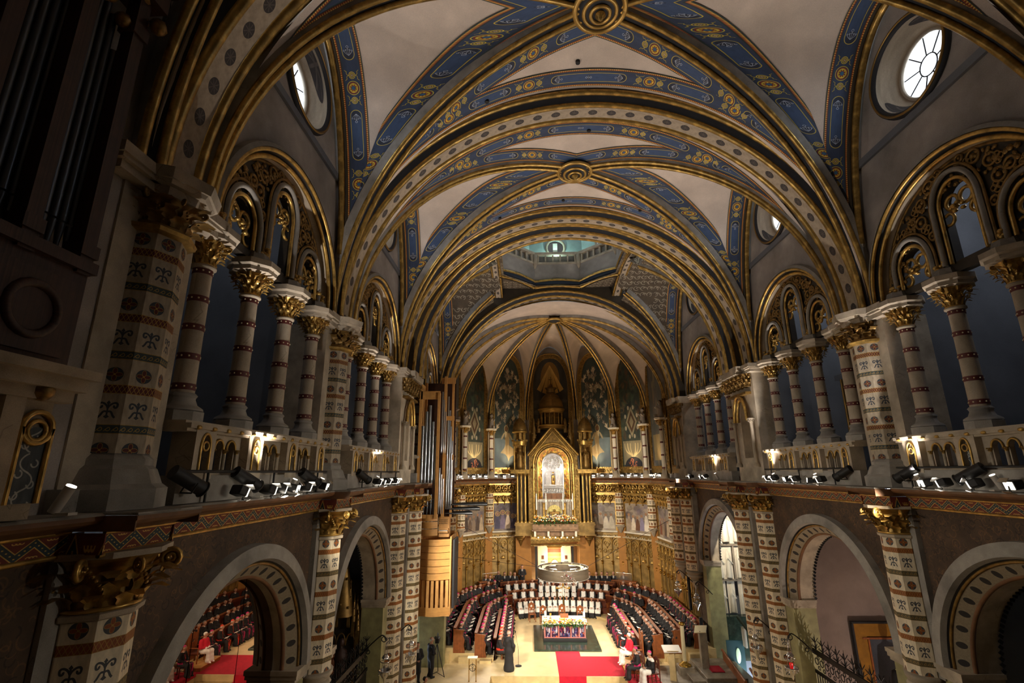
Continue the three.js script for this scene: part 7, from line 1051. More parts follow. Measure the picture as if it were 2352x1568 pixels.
// pictures and altars inside the right galleries
{
  const p = thing('gallery_painting', 'large dark painting with a blue oval figure inside the near right gallery', 'painting', [12.3, 0, -10.2], -PI / 2);
  part('frame', [box(4.4, 0.5, 0.2, 0, 15.2, 0), box(0.5, 4.6, 0.2, -2.0, 12.9, 0), box(0.5, 4.6, 0.2, 2.0, 12.9, 0), tor(0.14, 0.04, 14, 5, -1.4, 15.2, 0.12), tor(0.14, 0.04, 14, 5, -0.7, 15.2, 0.12), tor(0.14, 0.04, 14, 5, 0, 15.2, 0.12), tor(0.14, 0.04, 14, 5, 0.7, 15.2, 0.12), tor(0.14, 0.04, 14, 5, 1.4, 15.2, 0.12)], M.woodDark, p);
  part('canvas', put(new THREE.PlaneGeometry(3.6, 4.2), 0, 12.8, 0.05), std({ map: canvasTex(512, 512, (g, W, H) => { g.fillStyle = '#3a1f1c'; g.fillRect(0, 0, W, H); g.fillStyle = '#5a6070'; g.beginPath(); g.ellipse(W / 2, H / 2, 190, 240, 0, 0, 7); g.fill(); g.fillStyle = '#31406e'; g.beginPath(); g.ellipse(W / 2, H * 0.58, 110, 150, 0, 0, 7); g.fill(); g.fillStyle = '#6a3044'; g.beginPath(); g.ellipse(W / 2, H * 0.62, 60, 100, 0, 0, 7); g.fill(); disc(g, W / 2, H * 0.3, 34, '#4a4038'); grain(g, W, H, 0.12, 0.2, 121); }), roughness: 0.6 }), p);
  const c = thing('gallery_cross', 'small silver altar cross with candlesticks inside the near right gallery', 'cross', [11.0, 10.5, -11.6], -PI / 2); part('cross', [box(0.07, 0.6, 0.05, 0, 0.55, 0), box(0.36, 0.07, 0.05, 0, 0.68, 0), lathe([[0.14, 0], [0.05, 0.1], [0.03, 0.25]], 10)], M.silver, c); for (const x of [-0.5, -0.3, 0.3, 0.5]) part('candlestick', lathe([[0.08, 0], [0.02, 0.06], [0.02, 0.3], [0.05, 0.32]], 8, x, 0, 0), M.silver, c);
  const b = thing('gallery_baldachin', 'dark gilt baldachin with a blue figure inside the middle right gallery', 'baldachin', [10.6, 10.4, -18.2], -PI / 2); for (const [x, z] of [[-0.8, 0.6], [0.8, 0.6], [-0.8, -0.4], [0.8, -0.4]]) part('post', cyl(0.05, 0.06, 2.6, 8, x, 1.3, z), M.goldDull, b); part('dome', lathe([[0.75, 3.0], [0.78, 3.2], [0.6, 3.6], [0.3, 3.9], [0.08, 4.1], [0.04, 4.5], [0, 4.6]], 14), M.goldDull, b); part('crest', [box(1.9, 0.2, 1.3, 0, 2.7, 0.1), box(0.36, 0.36, 0.06, 0, 2.35, 0.7)], M.silver, b); part('figure', lathe([[0.02, 0.2], [0.4, 0.22], [0.34, 0.9], [0.2, 1.5], [0.1, 1.7], [0.12, 1.85], [0, 2.0]], 14), std({ color: '#46588c', roughness: 0.7 }), b);
  const e = thing('exit_sign_board', 'small red and white notice between columns of the middle left gallery', 'sign', [-12.3, 11.6, -21.0], PI / 2); part('board', box(0.5, 0.7, 0.03, 0, 0, 0), M.papalRed, e); part('white_field', box(0.18, 0.3, 0.02, 0.04, 0.1, 0.02), M.white, e);
}
// ---------- people: bodies are one continuous surface each, meshed from smooth joined limbs ----------
function sdfMesh(bones, c, half, res, k) {              // bones: [ax,ay,az,ra,bx,by,bz,rb]
  const mc = new MarchingCubes(res, new THREE.MeshBasicMaterial(), false, false, 60000); mc.isolation = 0; const f = mc.field, h = 2 * half / res;
  for (let z = 0; z < res; z++) for (let y = 0; y < res; y++) for (let x = 0; x < res; x++) {
    const px = c[0] - half + x * h, py = c[1] - half + y * h, pz = c[2] - half + z * h; let d = 9;
    for (const b of bones) {
      const bx = b[4] - b[0], by = b[5] - b[1], bz = b[6] - b[2], qx = px - b[0], qy = py - b[1], qz = pz - b[2], l = bx * bx + by * by + bz * bz || 1e-9;
      let t = (qx * bx + qy * by + qz * bz) / l; t = t < 0 ? 0 : t > 1 ? 1 : t;
      const e = Math.hypot(qx - bx * t, (qy - by * t) * (b[8] ?? 1), (qz - bz * t) * (b[9] ?? 1)) - (b[3] + (b[7] - b[3]) * t), m = Math.max(k - Math.abs(d - e), 0) / k; d = Math.min(d, e) - m * m * k * 0.25;
    }
    f[x + y * res + z * res * res] = -d;
  }
  mc.update(); const n = mc.count ?? mc.geometry.drawRange.count, pos = new Float32Array(mc.positionArray.slice(0, n * 3));
  for (let i = 0; i < n * 3; i++) pos[i] = pos[i] * half + c[i % 3];
  const g = new THREE.BufferGeometry(); g.setAttribute('position', new THREE.BufferAttribute(pos, 3)); const w = mergeVertices(g, 1e-4); w.computeVertexNormals(); return w.toNonIndexed();
}
const SK = [0.45, 0.235, 0.155];
function paintG(g, fn) { const q = g.index ? g.toNonIndexed() : g, p = q.attributes.position, c = new Float32Array(p.count * 3); for (let i = 0; i < p.count; i++) { const v = fn(p.getX(i), p.getY(i), p.getZ(i)); c.set(v, i * 3); } q.setAttribute('color', new THREE.BufferAttribute(c, 3)); return q; }
function headGeo(x, y, z) {                             // head with brow, nose, chin and ears, facing +z
  const B = [[0, 0.035, -0.012, 0.088, 0, 0.02, 0.012, 0.085], [0, -0.02, 0.03, 0.07, 0, -0.075, 0.045, 0.042], [0, 0.0, 0.09, 0.013, 0, -0.03, 0.112, 0.017], [-0.088, -0.005, 0, 0.018, -0.09, -0.03, 0, 0.012], [0.088, -0.005, 0, 0.018, 0.09, -0.03, 0, 0.012], [-0.04, 0.022, 0.084, 0.012, 0.04, 0.022, 0.084, 0.012], [0, -0.06, 0.0, 0.05, 0, -0.15, -0.01, 0.055]];
  const g = sdfMesh(B, [0, -0.02, 0.02], 0.17, 30, 0.03).translate(x, y, z);
  const eyes = [-1, 1].map((e) => paintG(sph(0.011, 6, x + e * 0.034, y + 0.003, z + 0.083), () => [0.03, 0.02, 0.02])), mouth = paintG(put(new THREE.SphereGeometry(1, 8, 5), x, y - 0.062, z + 0.083, 0, 0, 0, [0.024, 0.006, 0.008]), () => [0.35, 0.12, 0.1]);
  return mg([paintG(g, () => SK), ...eyes, mouth]);
}
function handGeo(x, y, z, turn, s) {                    // palm, four bent fingers and a thumb
  const out = [put(new THREE.SphereGeometry(1, 8, 6), 0, 0, 0.045, 0, 0, 0, [0.042, 0.017, 0.052])];
  [[-0.03, 0.062], [-0.01, 0.074], [0.011, 0.07], [0.03, 0.055]].forEach(([fx, l]) => out.push(put(new THREE.CapsuleGeometry(0.0095, l * 0.45, 3, 6), fx, -0.002, 0.09 + l * 0.2, 0, PI / 2 + 0.2), put(new THREE.CapsuleGeometry(0.009, l * 0.4, 3, 6), fx, -0.022, 0.09 + l * 0.58, 0, PI / 2 + 0.9)));
  out.push(put(new THREE.CapsuleGeometry(0.011, 0.04, 3, 6), s * 0.048, -0.006, 0.05, s * 0.7, PI / 2));
  return paintG(put(mg(out), x, y, z, turn), () => SK);
}
const POSE = {
  sit: { head: [0, 1.25, 0.05], bones: [[0, 0.52, 0, 0.17, 0, 0.8, -0.01, 0.155], [0, 0.8, -0.01, 0.155, 0, 0.99, -0.01, 0.12], [-0.15, 1.0, -0.01, 0.075, 0.15, 1.0, -0.01, 0.075], [0, 1.0, 0, 0.065, 0, 1.13, 0.02, 0.055], [-0.09, 0.53, 0.02, 0.12, -0.12, 0.54, 0.42, 0.085], [0.09, 0.53, 0.02, 0.12, 0.12, 0.54, 0.42, 0.085], [-0.12, 0.52, 0.43, 0.09, -0.11, 0.12, 0.47, 0.085], [0.12, 0.52, 0.43, 0.09, 0.11, 0.12, 0.47, 0.085], [0, 0.46, 0.38, 0.09, 0, 0.14, 0.43, 0.11], [-0.11, 0.05, 0.47, 0.045, -0.12, 0.04, 0.62, 0.036], [0.11, 0.05, 0.47, 0.045, 0.12, 0.04, 0.62, 0.036], [-0.19, 0.99, 0, 0.075, -0.26, 0.75, 0.06, 0.062], [0.19, 0.99, 0, 0.075, 0.26, 0.75, 0.06, 0.062], [-0.26, 0.75, 0.06, 0.062, -0.09, 0.68, 0.27, 0.045], [0.26, 0.75, 0.06, 0.062, 0.09, 0.68, 0.27, 0.045]], hands: [[-0.08, 0.69, 0.27, 0.5, 1], [0.08, 0.69, 0.27, -0.5, -1]], c: [0, 0.62, 0.15], half: 0.68 },
  stand: { head: [0, 1.62, 0.02], bones: [[0, 0.9, 0, 0.17, 0, 1.18, 0, 0.155], [0, 1.18, 0, 0.155, 0, 1.36, -0.01, 0.12], [-0.15, 1.37, -0.01, 0.075, 0.15, 1.37, -0.01, 0.075], [0, 1.37, 0, 0.065, 0, 1.5, 0.01, 0.055], [-0.09, 0.88, 0, 0.125, -0.1, 0.48, 0.02, 0.09], [0.09, 0.88, 0, 0.125, 0.1, 0.48, 0.02, 0.09], [-0.1, 0.48, 0.02, 0.09, -0.1, 0.09, -0.01, 0.06], [0.1, 0.48, 0.02, 0.09, 0.1, 0.09, -0.01, 0.06], [-0.1, 0.05, -0.02, 0.05, -0.12, 0.04, 0.14, 0.04], [0.1, 0.05, -0.02, 0.05, 0.12, 0.04, 0.14, 0.04], [-0.2, 1.36, 0, 0.075, -0.27, 1.1, 0.02, 0.06], [0.2, 1.36, 0, 0.075, 0.27, 1.1, 0.02, 0.06], [-0.27, 1.1, 0.02, 0.06, -0.08, 1.0, 0.2, 0.045], [0.27, 1.1, 0.02, 0.06, 0.08, 1.0, 0.2, 0.045]], hands: [[-0.07, 1.0, 0.19, 0.7, 1], [0.07, 1.0, 0.19, -0.7, -1]], c: [0, 0.84, 0.02], half: 0.9 },
};
const robeBones = [[0, 0.9, 0, 0.19, 0, 0.5, 0.01, 0.2], [0, 0.5, 0.01, 0.2, 0, 0.09, 0.0, 0.26], [-0.1, 0.12, 0, 0.17, 0.1, 0.12, 0, 0.17]];
const robeSit = [[-0.11, 0.5, 0.4, 0.1, 0.11, 0.5, 0.4, 0.1], [-0.12, 0.3, 0.44, 0.1, 0.12, 0.3, 0.44, 0.1], [-0.14, 0.14, 0.45, 0.115, 0.14, 0.14, 0.45, 0.115], [-0.1, 0.5, 0.2, 0.1, 0.1, 0.5, 0.2, 0.1]];
const geoCache = {};
function bodyGeo(pose, key, colour, extra = []) {
  if (geoCache[key]) return geoCache[key]; const P = POSE[pose];
  const b = paintG(sdfMesh([...P.bones, ...extra], P.c, P.half, pose === 'sit' ? 46 : 58, 0.06), colour);
  return geoCache[key] = mg([b, headCache(P.head), ...P.hands.map((h) => handGeo(...h))]);
}
let headBase; function headCache([x, y, z]) { headBase ??= headGeo(0, 0, 0); return headBase.clone().translate(x, y, z); }
const BK = [0.012, 0.011, 0.013], WH = [0.82, 0.80, 0.76], GR = [0.03, 0.03, 0.035], MG = [0.5, 0.02, 0.14], RD = [0.66, 0.04, 0.02], PR = [0.6, 0.008, 0.03];
const neckOr = (c) => (x, y, z) => c;
const skinNeck = (yN, f) => (x, y, z) => (y > yN ? SK : f(x, y, z));
const bodyMat = std({ vertexColors: true, color: '#ffffff', roughness: 0.8 });
const TYPES = {
  bishop: { pose: 'sit', extra: robeSit, col: skinNeck(1.09, (x, y, z) => (y > 0.6 && y < 0.68 && z < 0.2 ? MG : Math.abs(x) < 0.014 && z > 0 && y < 0.98 ? MG : BK)) },
  cardinal: { pose: 'sit', extra: robeSit, col: skinNeck(1.09, (x, y, z) => (y > 0.6 && y < 0.7 && z < 0.2 ? RD : (Math.abs(x) < 0.02 && z > 0) || (y < 0.5 && z > 0.4 && Math.abs(x) < 0.05) ? RD : BK)) },
  cleric: { pose: 'sit', extra: robeSit, col: skinNeck(1.09, (x, y, z) => (y > 1.05 && z > 0.04 && Math.abs(x) < 0.03 ? WH : BK)) },
  suit: { pose: 'sit', col: skinNeck(1.09, (x, y, z) => (z > 0.08 && Math.abs(x) < 0.05 - (1.08 - y) * 0.14 && y > 0.74 ? (Math.abs(x) < 0.016 ? BK : WH) : [0.014, 0.015, 0.02])) },
  suitStand: { pose: 'stand', col: skinNeck(1.46, (x, y, z) => (z > 0.07 && Math.abs(x) < 0.05 - (1.45 - y) * 0.14 && y > 1.1 ? (Math.abs(x) < 0.016 ? BK : WH) : [0.014, 0.015, 0.02])) },
  cassock: { pose: 'stand', extra: robeBones, col: skinNeck(1.46, neckOr(BK)) },
  monk: { pose: 'stand', extra: [...robeBones, [0, 1.4, -0.06, 0.1, 0, 1.3, -0.12, 0.1], [-0.28, 1.1, 0.02, 0.09, -0.14, 0.86, 0.14, 0.1], [0.28, 1.1, 0.02, 0.09, 0.14, 0.86, 0.14, 0.1]], col: skinNeck(1.5, neckOr(BK)) },
  boySit: { pose: 'sit', extra: robeSit, col: skinNeck(1.09, (x, y, z) => (Math.abs(x) < 0.155 && y > 0.56 ? WH : y > 0.38 && z > 0.05 && y < 0.68 ? WH : BK)) },
  boyStand: { pose: 'stand', extra: robeBones, col: skinNeck(1.46, (x, y, z) => (Math.abs(x) < 0.16 && y > 0.9 ? WH : y > 0.62 && y < 0.95 && Math.abs(x) < 0.3 ? WH : BK)) },
  redCape: { pose: 'sit', extra: [...robeSit, [-0.2, 0.98, 0, 0.1, -0.24, 0.72, 0.06, 0.1], [0.2, 0.98, 0, 0.1, 0.24, 0.72, 0.06, 0.1], [0, 0.9, 0.04, 0.16, 0, 0.72, 0.06, 0.17]], col: skinNeck(1.1, (x, y, z) => (y > 0.66 && z < 0.26 ? PR : WH)) },
  abbot: { pose: 'sit', extra: robeSit, col: skinNeck(1.09, (x, y, z) => (y > 0.98 ? WH : y < 0.66 && z > 0.12 && x > -0.3 ? WH : BK)) },
};
const hairMat = { g: std({ color: '#7d7872', roughness: 0.9 }), b: std({ color: '#a8a29a', roughness: 0.9 }), w: std({ color: '#d8d4cc', roughness: 0.9 }), d: std({ color: '#241a14', roughness: 0.9 }), n: std({ color: '#4a3524', roughness: 0.9 }) };
const capG = put(new THREE.SphereGeometry(0.104, 14, 7, 0, 2 * PI, 0, 1.3), 0, 0.034, -0.014, 0, -0.3), hairBald = mg([put(new THREE.SphereGeometry(0.097, 16, 8, -0.4, PI + 0.8, 1.0, 1.05), 0, 0.022, -0.006, PI)]), hairFull = mg([put(new THREE.SphereGeometry(0.1, 14, 9, 0, 2 * PI, 0, 1.25), 0, 0.03, -0.012, 0, -0.4), put(new THREE.SphereGeometry(0.097, 14, 8, 0, PI, 0.9, 1.1), 0, 0.022, -0.012, PI)]);
const sashG = put(new THREE.TorusGeometry(0.165, 0.035, 6, 20), 0, 0.63, 0.005, 0, PI / 2, 0, [1, 0.98, 1.3]), strapG = mg([rbox(0.07, 0.32, 0.02, 0.008, -0.09, 0.4, 0.545), put(rbox(0.07, 0.34, 0.02, 0.008), -0.09, 0.62, 0.36, 0, -1.35)]), chainG = mg([tube([[-0.08, 1.02, 0.1], [-0.04, 0.9, 0.15], [0, 0.85, 0.165], [0.04, 0.9, 0.15], [0.08, 1.02, 0.1]], 0.005, 12, 4), box(0.03, 0.055, 0.008, 0, 0.82, 0.17), box(0.045, 0.015, 0.008, 0, 0.83, 0.17)]), collarG = tor(0.062, 0.016, 14, 5, 0, 1.09, 0.02, 0, PI / 2);
const bookG = mg([put(rbox(0.15, 0.012, 0.21, 0.004), -0.073, 0, 0, 0, 0, 0.14), put(rbox(0.15, 0.012, 0.21, 0.004), 0.073, 0, 0, 0, 0, -0.14)]);
let nPeople = 0;
function person(type, label, x, y, z, turn, { hair = 'b', cap, scale = 1, book, group } = {}) {
  const T = TYPES[type], P = POSE[T.pose], t = thing('person', label, 'person', [x, y, z], turn, group); t.scale.setScalar(scale);
  part('body', bodyGeo(T.pose, type, T.col, T.extra), bodyMat, t);
  const H = P.head, hg = 'dng'.includes(hair) ? hairFull : hairBald;
  if (hair !== 'x') part('hair', hg.clone().translate(...H), hairMat[hair], t);
  if (cap) part('skullcap', capG.clone().translate(...H), cap, t, 'round skullcap');
  if (type === 'bishop') { part('sash', [sashG, strapG], M.magenta, t, 'magenta sash'); part('chain', chainG, M.brass, t); part('collar', collarG, M.white, t); }
  if (type === 'cardinal') { part('sash', [sashG, strapG], M.red, t, 'red sash'); part('chain', chainG, M.brass, t); part('collar', collarG, M.white, t); }
  if (type === 'cleric') part('collar', collarG, M.white, t);
  if (book) { const d = V(0, 0.735, 0.4).applyAxisAngle(V(0, 1, 0), turn).multiplyScalar(scale); const bk = single('booklet', book, 'booklet', bookG, M.paper, [x + d.x, y + d.y, z + d.z], turn, 'open booklets'); bk.rotation.set(-0.35, turn, 0, 'YXZ'); }
  nPeople++; return t;
}
const SEATS = {
  L1: [[-3.72,-29.33,'c'],[-3.72,-29.84,'c'],[-3.72,-30.42,'c'],[-3.72,-31.07,'m'],[-3.72,-31.63,'m'],[-3.72,-32.13,'m'],[-3.72,-32.65,'m'],[-3.72,-33.29,'m'],[-3.72,-33.95,'m'],[-3.72,-34.49,'m'],[-3.72,-35.05,'m'],[-3.72,-36.04,'m'],[-3.72,-36.83,'m']],
  L2: [[-4.75,-29.96,'m'],[-4.75,-30.56,'m'],[-4.75,-31.38,'m'],[-4.75,-31.88,'m'],[-4.75,-32.68,'m'],[-4.75,-33.48,'m'],[-4.75,-34.09,'m'],[-4.73,-34.76,'m'],[-4.65,-35.26,'m'],[-4.45,-35.95,'m'],[-4.23,-36.46,'b'],[-3.8,-37.15,'m']],
  L3: [[-5.9,-29.98,'m'],[-5.9,-30.8,'m'],[-5.9,-31.53,'m'],[-5.9,-32.37,'d'],[-5.9,-32.96,'m'],[-5.9,-33.57,'m'],[-5.86,-35.01,'m'],[-5.71,-35.8,'m'],[-5.28,-36.93,'m'],[-5.02,-37.4,'m'],[-4.73,-37.83,'b'],[-4.31,-38.33,'b']],
  L4: [[-6.98,-29.9,'m'],[-6.98,-30.5,'m'],[-6.98,-31.1,'m'],[-6.98,-32.05,'m'],[-6.98,-32.95,'m'],[-6.98,-33.91,'m'],[-6.87,-35.52,'m'],[-6.66,-36.4,'b'],[-6.47,-36.91,'m'],[-6.21,-37.48,'m'],[-5.97,-37.92,'b'],[-5.67,-38.37,'d'],[-5.11,-39.05,'b'],[-4.67,-39.49,'m']],
  R1: [[3.45,-29.75,'m'],[3.45,-30.69,'c'],[3.45,-31.73,'c'],[3.45,-32.26,'m'],[3.45,-32.76,'m'],[3.45,-33.34,'m'],[3.45,-34.16,'m'],[3.45,-34.9,'m'],[3.45,-35.5,'m']],
  R2: [[4.62,-29.84,'d'],[4.62,-30.36,'b'],[4.62,-30.89,'b'],[4.62,-31.59,'b'],[4.62,-32.09,'b'],[4.62,-33.19,'b'],[4.62,-33.82,'b'],[4.62,-34.32,'d'],[4.52,-35.26,'b'],[4.33,-35.92,'b'],[4.12,-36.38,'b'],[3.73,-37.03,'b']],
  R3: [[5.7,-29.77,'d'],[5.7,-30.3,'d'],[5.7,-31.21,'b'],[5.7,-31.71,'b'],[5.7,-32.38,'b'],[5.7,-33.08,'b'],[5.7,-33.88,'b'],[5.69,-34.61,'b'],[5.64,-35.11,'b'],[5.31,-36.38,'b'],[5.06,-36.92,'m'],[4.56,-37.72,'m'],[4.14,-38.21,'b']],
  R4: [[6.85,-29.85,'m'],[6.85,-30.4,'m'],[6.85,-31.01,'m'],[6.85,-31.79,'m'],[6.85,-32.42,'m'],[6.85,-33.08,'m'],[6.85,-33.7,'m'],[6.84,-34.44,'m'],[6.84,-34.94,'b'],[6.76,-35.43,'b'],[6.62,-36.06,'b'],[6.35,-36.87,'b'],[5.98,-37.64,'b'],[5.58,-38.28,'b'],[5.18,-38.79,'b'],[4.75,-39.23,'b']],
};
for (const [row, list] of Object.entries(SEATS)) {
  const s = row[0] === 'L' ? -1 : 1, k = +row[1] - 1, word = ['front', 'second', 'third', 'rear'][k];
  list.forEach(([x, z, t], i) => {
    const straight = z > SCZ || k === 0, turn = (straight ? -s * PI / 2 : Math.atan2(-x, SCZ + 1.2 - z)) + rr(-0.16, 0.16);
    const type = t === 'm' ? 'bishop' : t === 'c' ? 'cardinal' : 'cleric', who = { m: 'magenta-capped clergyman', c: 'red-capped clergyman', b: 'grey-haired clergyman in black', d: 'dark-haired clergyman in black' }[t];
    person(type, `${who}, ${ORD[i]} from the camera in the ${word} ${SIDE[s]} stalls`, x, ROWFLOOR[k], z, turn, { hair: t === 'd' ? 'd' : t === 'b' ? 'bwgg'[Math.floor(rnd() * 4)] : rnd() < 0.4 ? 'w' : 'b', cap: t === 'm' ? M.magenta : t === 'c' ? M.red : undefined, book: (t === 'c' || rnd() < (s < 0 ? 0.7 : 0.5)) && `open white booklet of the clergyman ${ORD[i]} from the camera, ${word} ${SIDE[s]} stalls`, group: `${word} row of the ${SIDE[s]} stalls` });
  });
}
// boys choir
[-2.79, -2.4, -2.0, -1.57, -1.16, -0.69, -0.33, 0.07, 0.51, 0.95, 1.38, 1.78, 2.22, 2.64].forEach((x, i) => person('boySit', `choirboy in white over black, ${ORD[i]} from the left in the front choir row`, x, 0, -31.5 - Math.sqrt(6.75 * 6.75 - x * x), -x * 0.1, { hair: i % 3 === 1 ? 'n' : 'd', scale: 0.88, group: 'front choir row' }));
for (let i = 0; i < 14; i++) { const x = [-2.79, -2.4, -2.0, -1.57, -1.16, -0.69, -0.33, 0.07, 0.51, 0.95, 1.38, 1.78, 2.22, 2.64][i]; single('choir_stool', `low wooden stool under the choirboy ${ORD[i]} from the left in front`, 'stool', [rbox(0.34, 0.04, 0.3, 0.01, 0, 0.36, 0), ...[[-0.14, -0.12], [0.14, -0.12], [-0.14, 0.12], [0.14, 0.12]].map(([a, b]) => cyl(0.015, 0.015, 0.35, 6, a, 0.175, b))], M.wood, [x, 0, -31.5 - Math.sqrt(6.75 * 6.75 - x * x) + 0.0], -x * 0.1, 'choir stools'); }
[-1.27, -0.79, -0.34, 0.16, 0.62, 1.14].forEach((x, i) => person('boyStand', `choirboy standing in white over black, ${ORD[i]} from the left in the middle group`, x, 0.35, -39.55, -x * 0.1, { hair: i % 3 === 2 ? 'n' : 'd', scale: 0.86, group: 'standing choirboys' }));
[-1.2, -0.7, 0.35, 0.9, 1.35].forEach((x, i) => person('boyStand', `choirboy standing behind the middle group, ${ORD[i]} from the left`, x, 0.65, -40.45, -x * 0.08, { hair: 'd', scale: 0.9, group: 'rear standing choirboys' }));
[-3.2, -2.56, -1.95, 1.8, 2.4, 3.02].forEach((x, i) => person('boySit', `choirboy behind the lower desk, ${ORD[i % 3]} from the left on the ${x < 0 ? 'left' : 'right'}`, x, 0.35, -31.5 - Math.sqrt(7.85 * 7.85 - x * x), -x * 0.1, { hair: i % 2 ? 'n' : 'd', scale: 0.9, group: 'lower desk choirboys' }));
[-3.7, -3.1, -2.52, -1.88, 1.72, 2.3, 2.95, 3.55].forEach((x, i) => person('boySit', `choirboy behind the upper desk, ${ORD[i % 4]} from the left on the ${x < 0 ? 'left' : 'right'}`, x, 0.65, -31.5 - Math.sqrt(9.0 * 9.0 - x * x), -x * 0.1, { hair: i % 3 ? 'd' : 'n', scale: 0.92, group: 'upper desk choirboys' }));
[-4.03, -3.58, -3.24, 2.55, 3.06, 3.5, 3.9, 4.4, 5.15].forEach((x, i) => person('suit', `man in a dark suit and tie behind the ${x < 0 ? 'left' : 'right'} choir, ${ORD[x < 0 ? i : i - 3]} from the left`, x, 0.85, -41.3 - (i % 2) * 0.12, -x * 0.08, { hair: i % 3 === 1 ? 'b' : 'd', group: 'men in suits behind the choir' }));
for (const [a, b, n] of [[-4.4, -2.9, 'left'], [2.2, 5.5, 'right']]) single('rear_bench', `dark wooden bench under the men in suits on the ${n}`, 'bench', [box(b - a, 0.05, 0.4, (a + b) / 2, 1.29, -41.36), box(0.08, 0.42, 0.36, a + 0.1, 1.06, -41.36), box(0.08, 0.42, 0.36, b - 0.1, 1.06, -41.36)], M.woodRed);
person('suitStand', 'man in a dark suit standing alone left of the throne door', -2.66, 0.85, -42.0, 0.05, { hair: 'd' });
person('cassock', 'man in a long black cassock standing at the left end of the choir', -4.45, 0.85, -40.6, 0.3, { hair: 'b', scale: 0.9 });
[-5.45, -5.12, -4.8].forEach((x, i) => person('suit', `man in dark clothes at the left rear desk, ${ORD[i]} from the left`, x, 0.72, -40.95 + i * 0.1, 0.5, { hair: i ? 'd' : 'w' }));
// foreground figures
person('monk', 'bald monk in a full black habit standing with his back to the camera', -3.19, 0, -28.2, 2.5, { hair: 'b', scale: 1.04 });
person('redCape', 'man in white with a red shoulder cape and white cap on the platform chair', 3.02, 0.22, -28.5, -1.45, { hair: 'w', cap: M.white, book: 'white sheet held by the man in the red cape', scale: 1.02 });
person('bishop', 'magenta-capped clergyman seated at the near right beside the man in a black cloak', 3.0, 0.12, -26.85, -1.5, { hair: 'd', cap: M.magenta });
person('abbot', 'magenta-capped man in a black cloak over white at the near right', 3.55, 0.12, -26.35, -1.3, { hair: 'b', cap: M.magenta });
carvedChair('red brown chair under the man in black cloak at the near right', [3.65, 0.12, -26.38], -1.3, M.woodRed); carvedChair('red brown chair under the clergyman at the near right', [3.1, 0.12, -26.85], -1.5, M.woodRed);
person('suitStand', 'cameraman in a dark suit standing at the tripod', -7.0, 0, -27.25, 2.3, { hair: 'b', scale: 1.02 });
person('suitStand', 'dark-haired man in a suit cut off at the bottom edge on the left', -6.9, -1.0, -25.3, 1.9, { hair: 'd' });
person('suitStand', 'man half hidden behind the left crossing pillar', -7.55, 0, -26.6, 0.5, { hair: 'd' });
person('suit', 'dark head at the bottom edge left of the cut-off man', -7.35, -0.6, -25.0, 2.6, { hair: 'd' });
// ---------- floodlights along the ledges ----------
M.canWhite = std({ color: '#b9b4ac', roughness: 0.5 });
function fixture(kind, pos, target, label, light) {
  const t = thing(kind, label, 'lamp', pos); const T = V(...target);
  const head = new THREE.Group(); head.name = 'lamp_head'; t.add(head); head.lookAt(T);
  if (kind === 'floodlight') { part('housing', [rbox(0.26, 0.17, 0.18, 0.03, 0, 0, -0.1)], M.black, head); part('lens', box(0.23, 0.14, 0.015, 0, 0, 0.0), M.lens, head); for (const e of [-1, 1]) part('barn_door', put(box(0.26, 0.1, 0.01), 0, e * 0.12, 0.05, 0, -e * 0.9), M.silver, head); part('foot', cyl(0.02, 0.02, Math.max(0.06, pos[1] - 9.24), 6, 0, -(pos[1] - 9.24) / 2, 0), M.iron, t); }
  else if (kind === 'uplight') { part('tube', put(cyl(0.055, 0.055, 0.3, 12), 0, 0, -0.16, 0, PI / 2), M.canWhite, head); part('lens', put(cyl(0.05, 0.05, 0.01, 12), 0, 0, 0, 0, PI / 2), M.lens, head); part('foot', box(0.16, 0.03, 0.12, 0, -(pos[1] - 9.26), 0), M.canWhite, t); }
  else { part('can', [put(cyl(0.11, 0.11, 0.55, 16), 0, 0, -0.28, 0, PI / 2), put(tor(0.115, 0.015, 18, 5), 0, 0, 0)], M.black, head); part('yoke', [rod([0.14, 0, -0.2], [0.14, -0.16, -0.2], 0.012), rod([-0.14, 0, -0.2], [-0.14, -0.16, -0.2], 0.012), rod([-0.14, -0.16, -0.2], [0.14, -0.16, -0.2], 0.012)], M.iron, head); }
  if (light) { const dir = T.clone().sub(V(...pos)).normalize(), l = new THREE.SpotLight(light.c ?? '#fff0d8', light.i, 0, light.a ?? 0.5, light.p ?? 0.6, 2); l.position.set(...pos).addScaledVector(dir, 0.12); l.target.position.copy(T); l.castShadow = true; l.shadow.radius = 4; scene.add(l, l.target); }
  return t;
}
const ALT = [0.3, 0, -33.0], down = { i: 330, a: 0.36, p: 0.8 }, up = { i: 98, a: 0.95, p: 0.9, c: '#fff3ea' }, cross = { i: 52, a: 0.75, p: 0.9, c: '#fff0dc' };
const wash = { i: 270, a: 0.55, p: 0.9, c: '#ffefd8' };
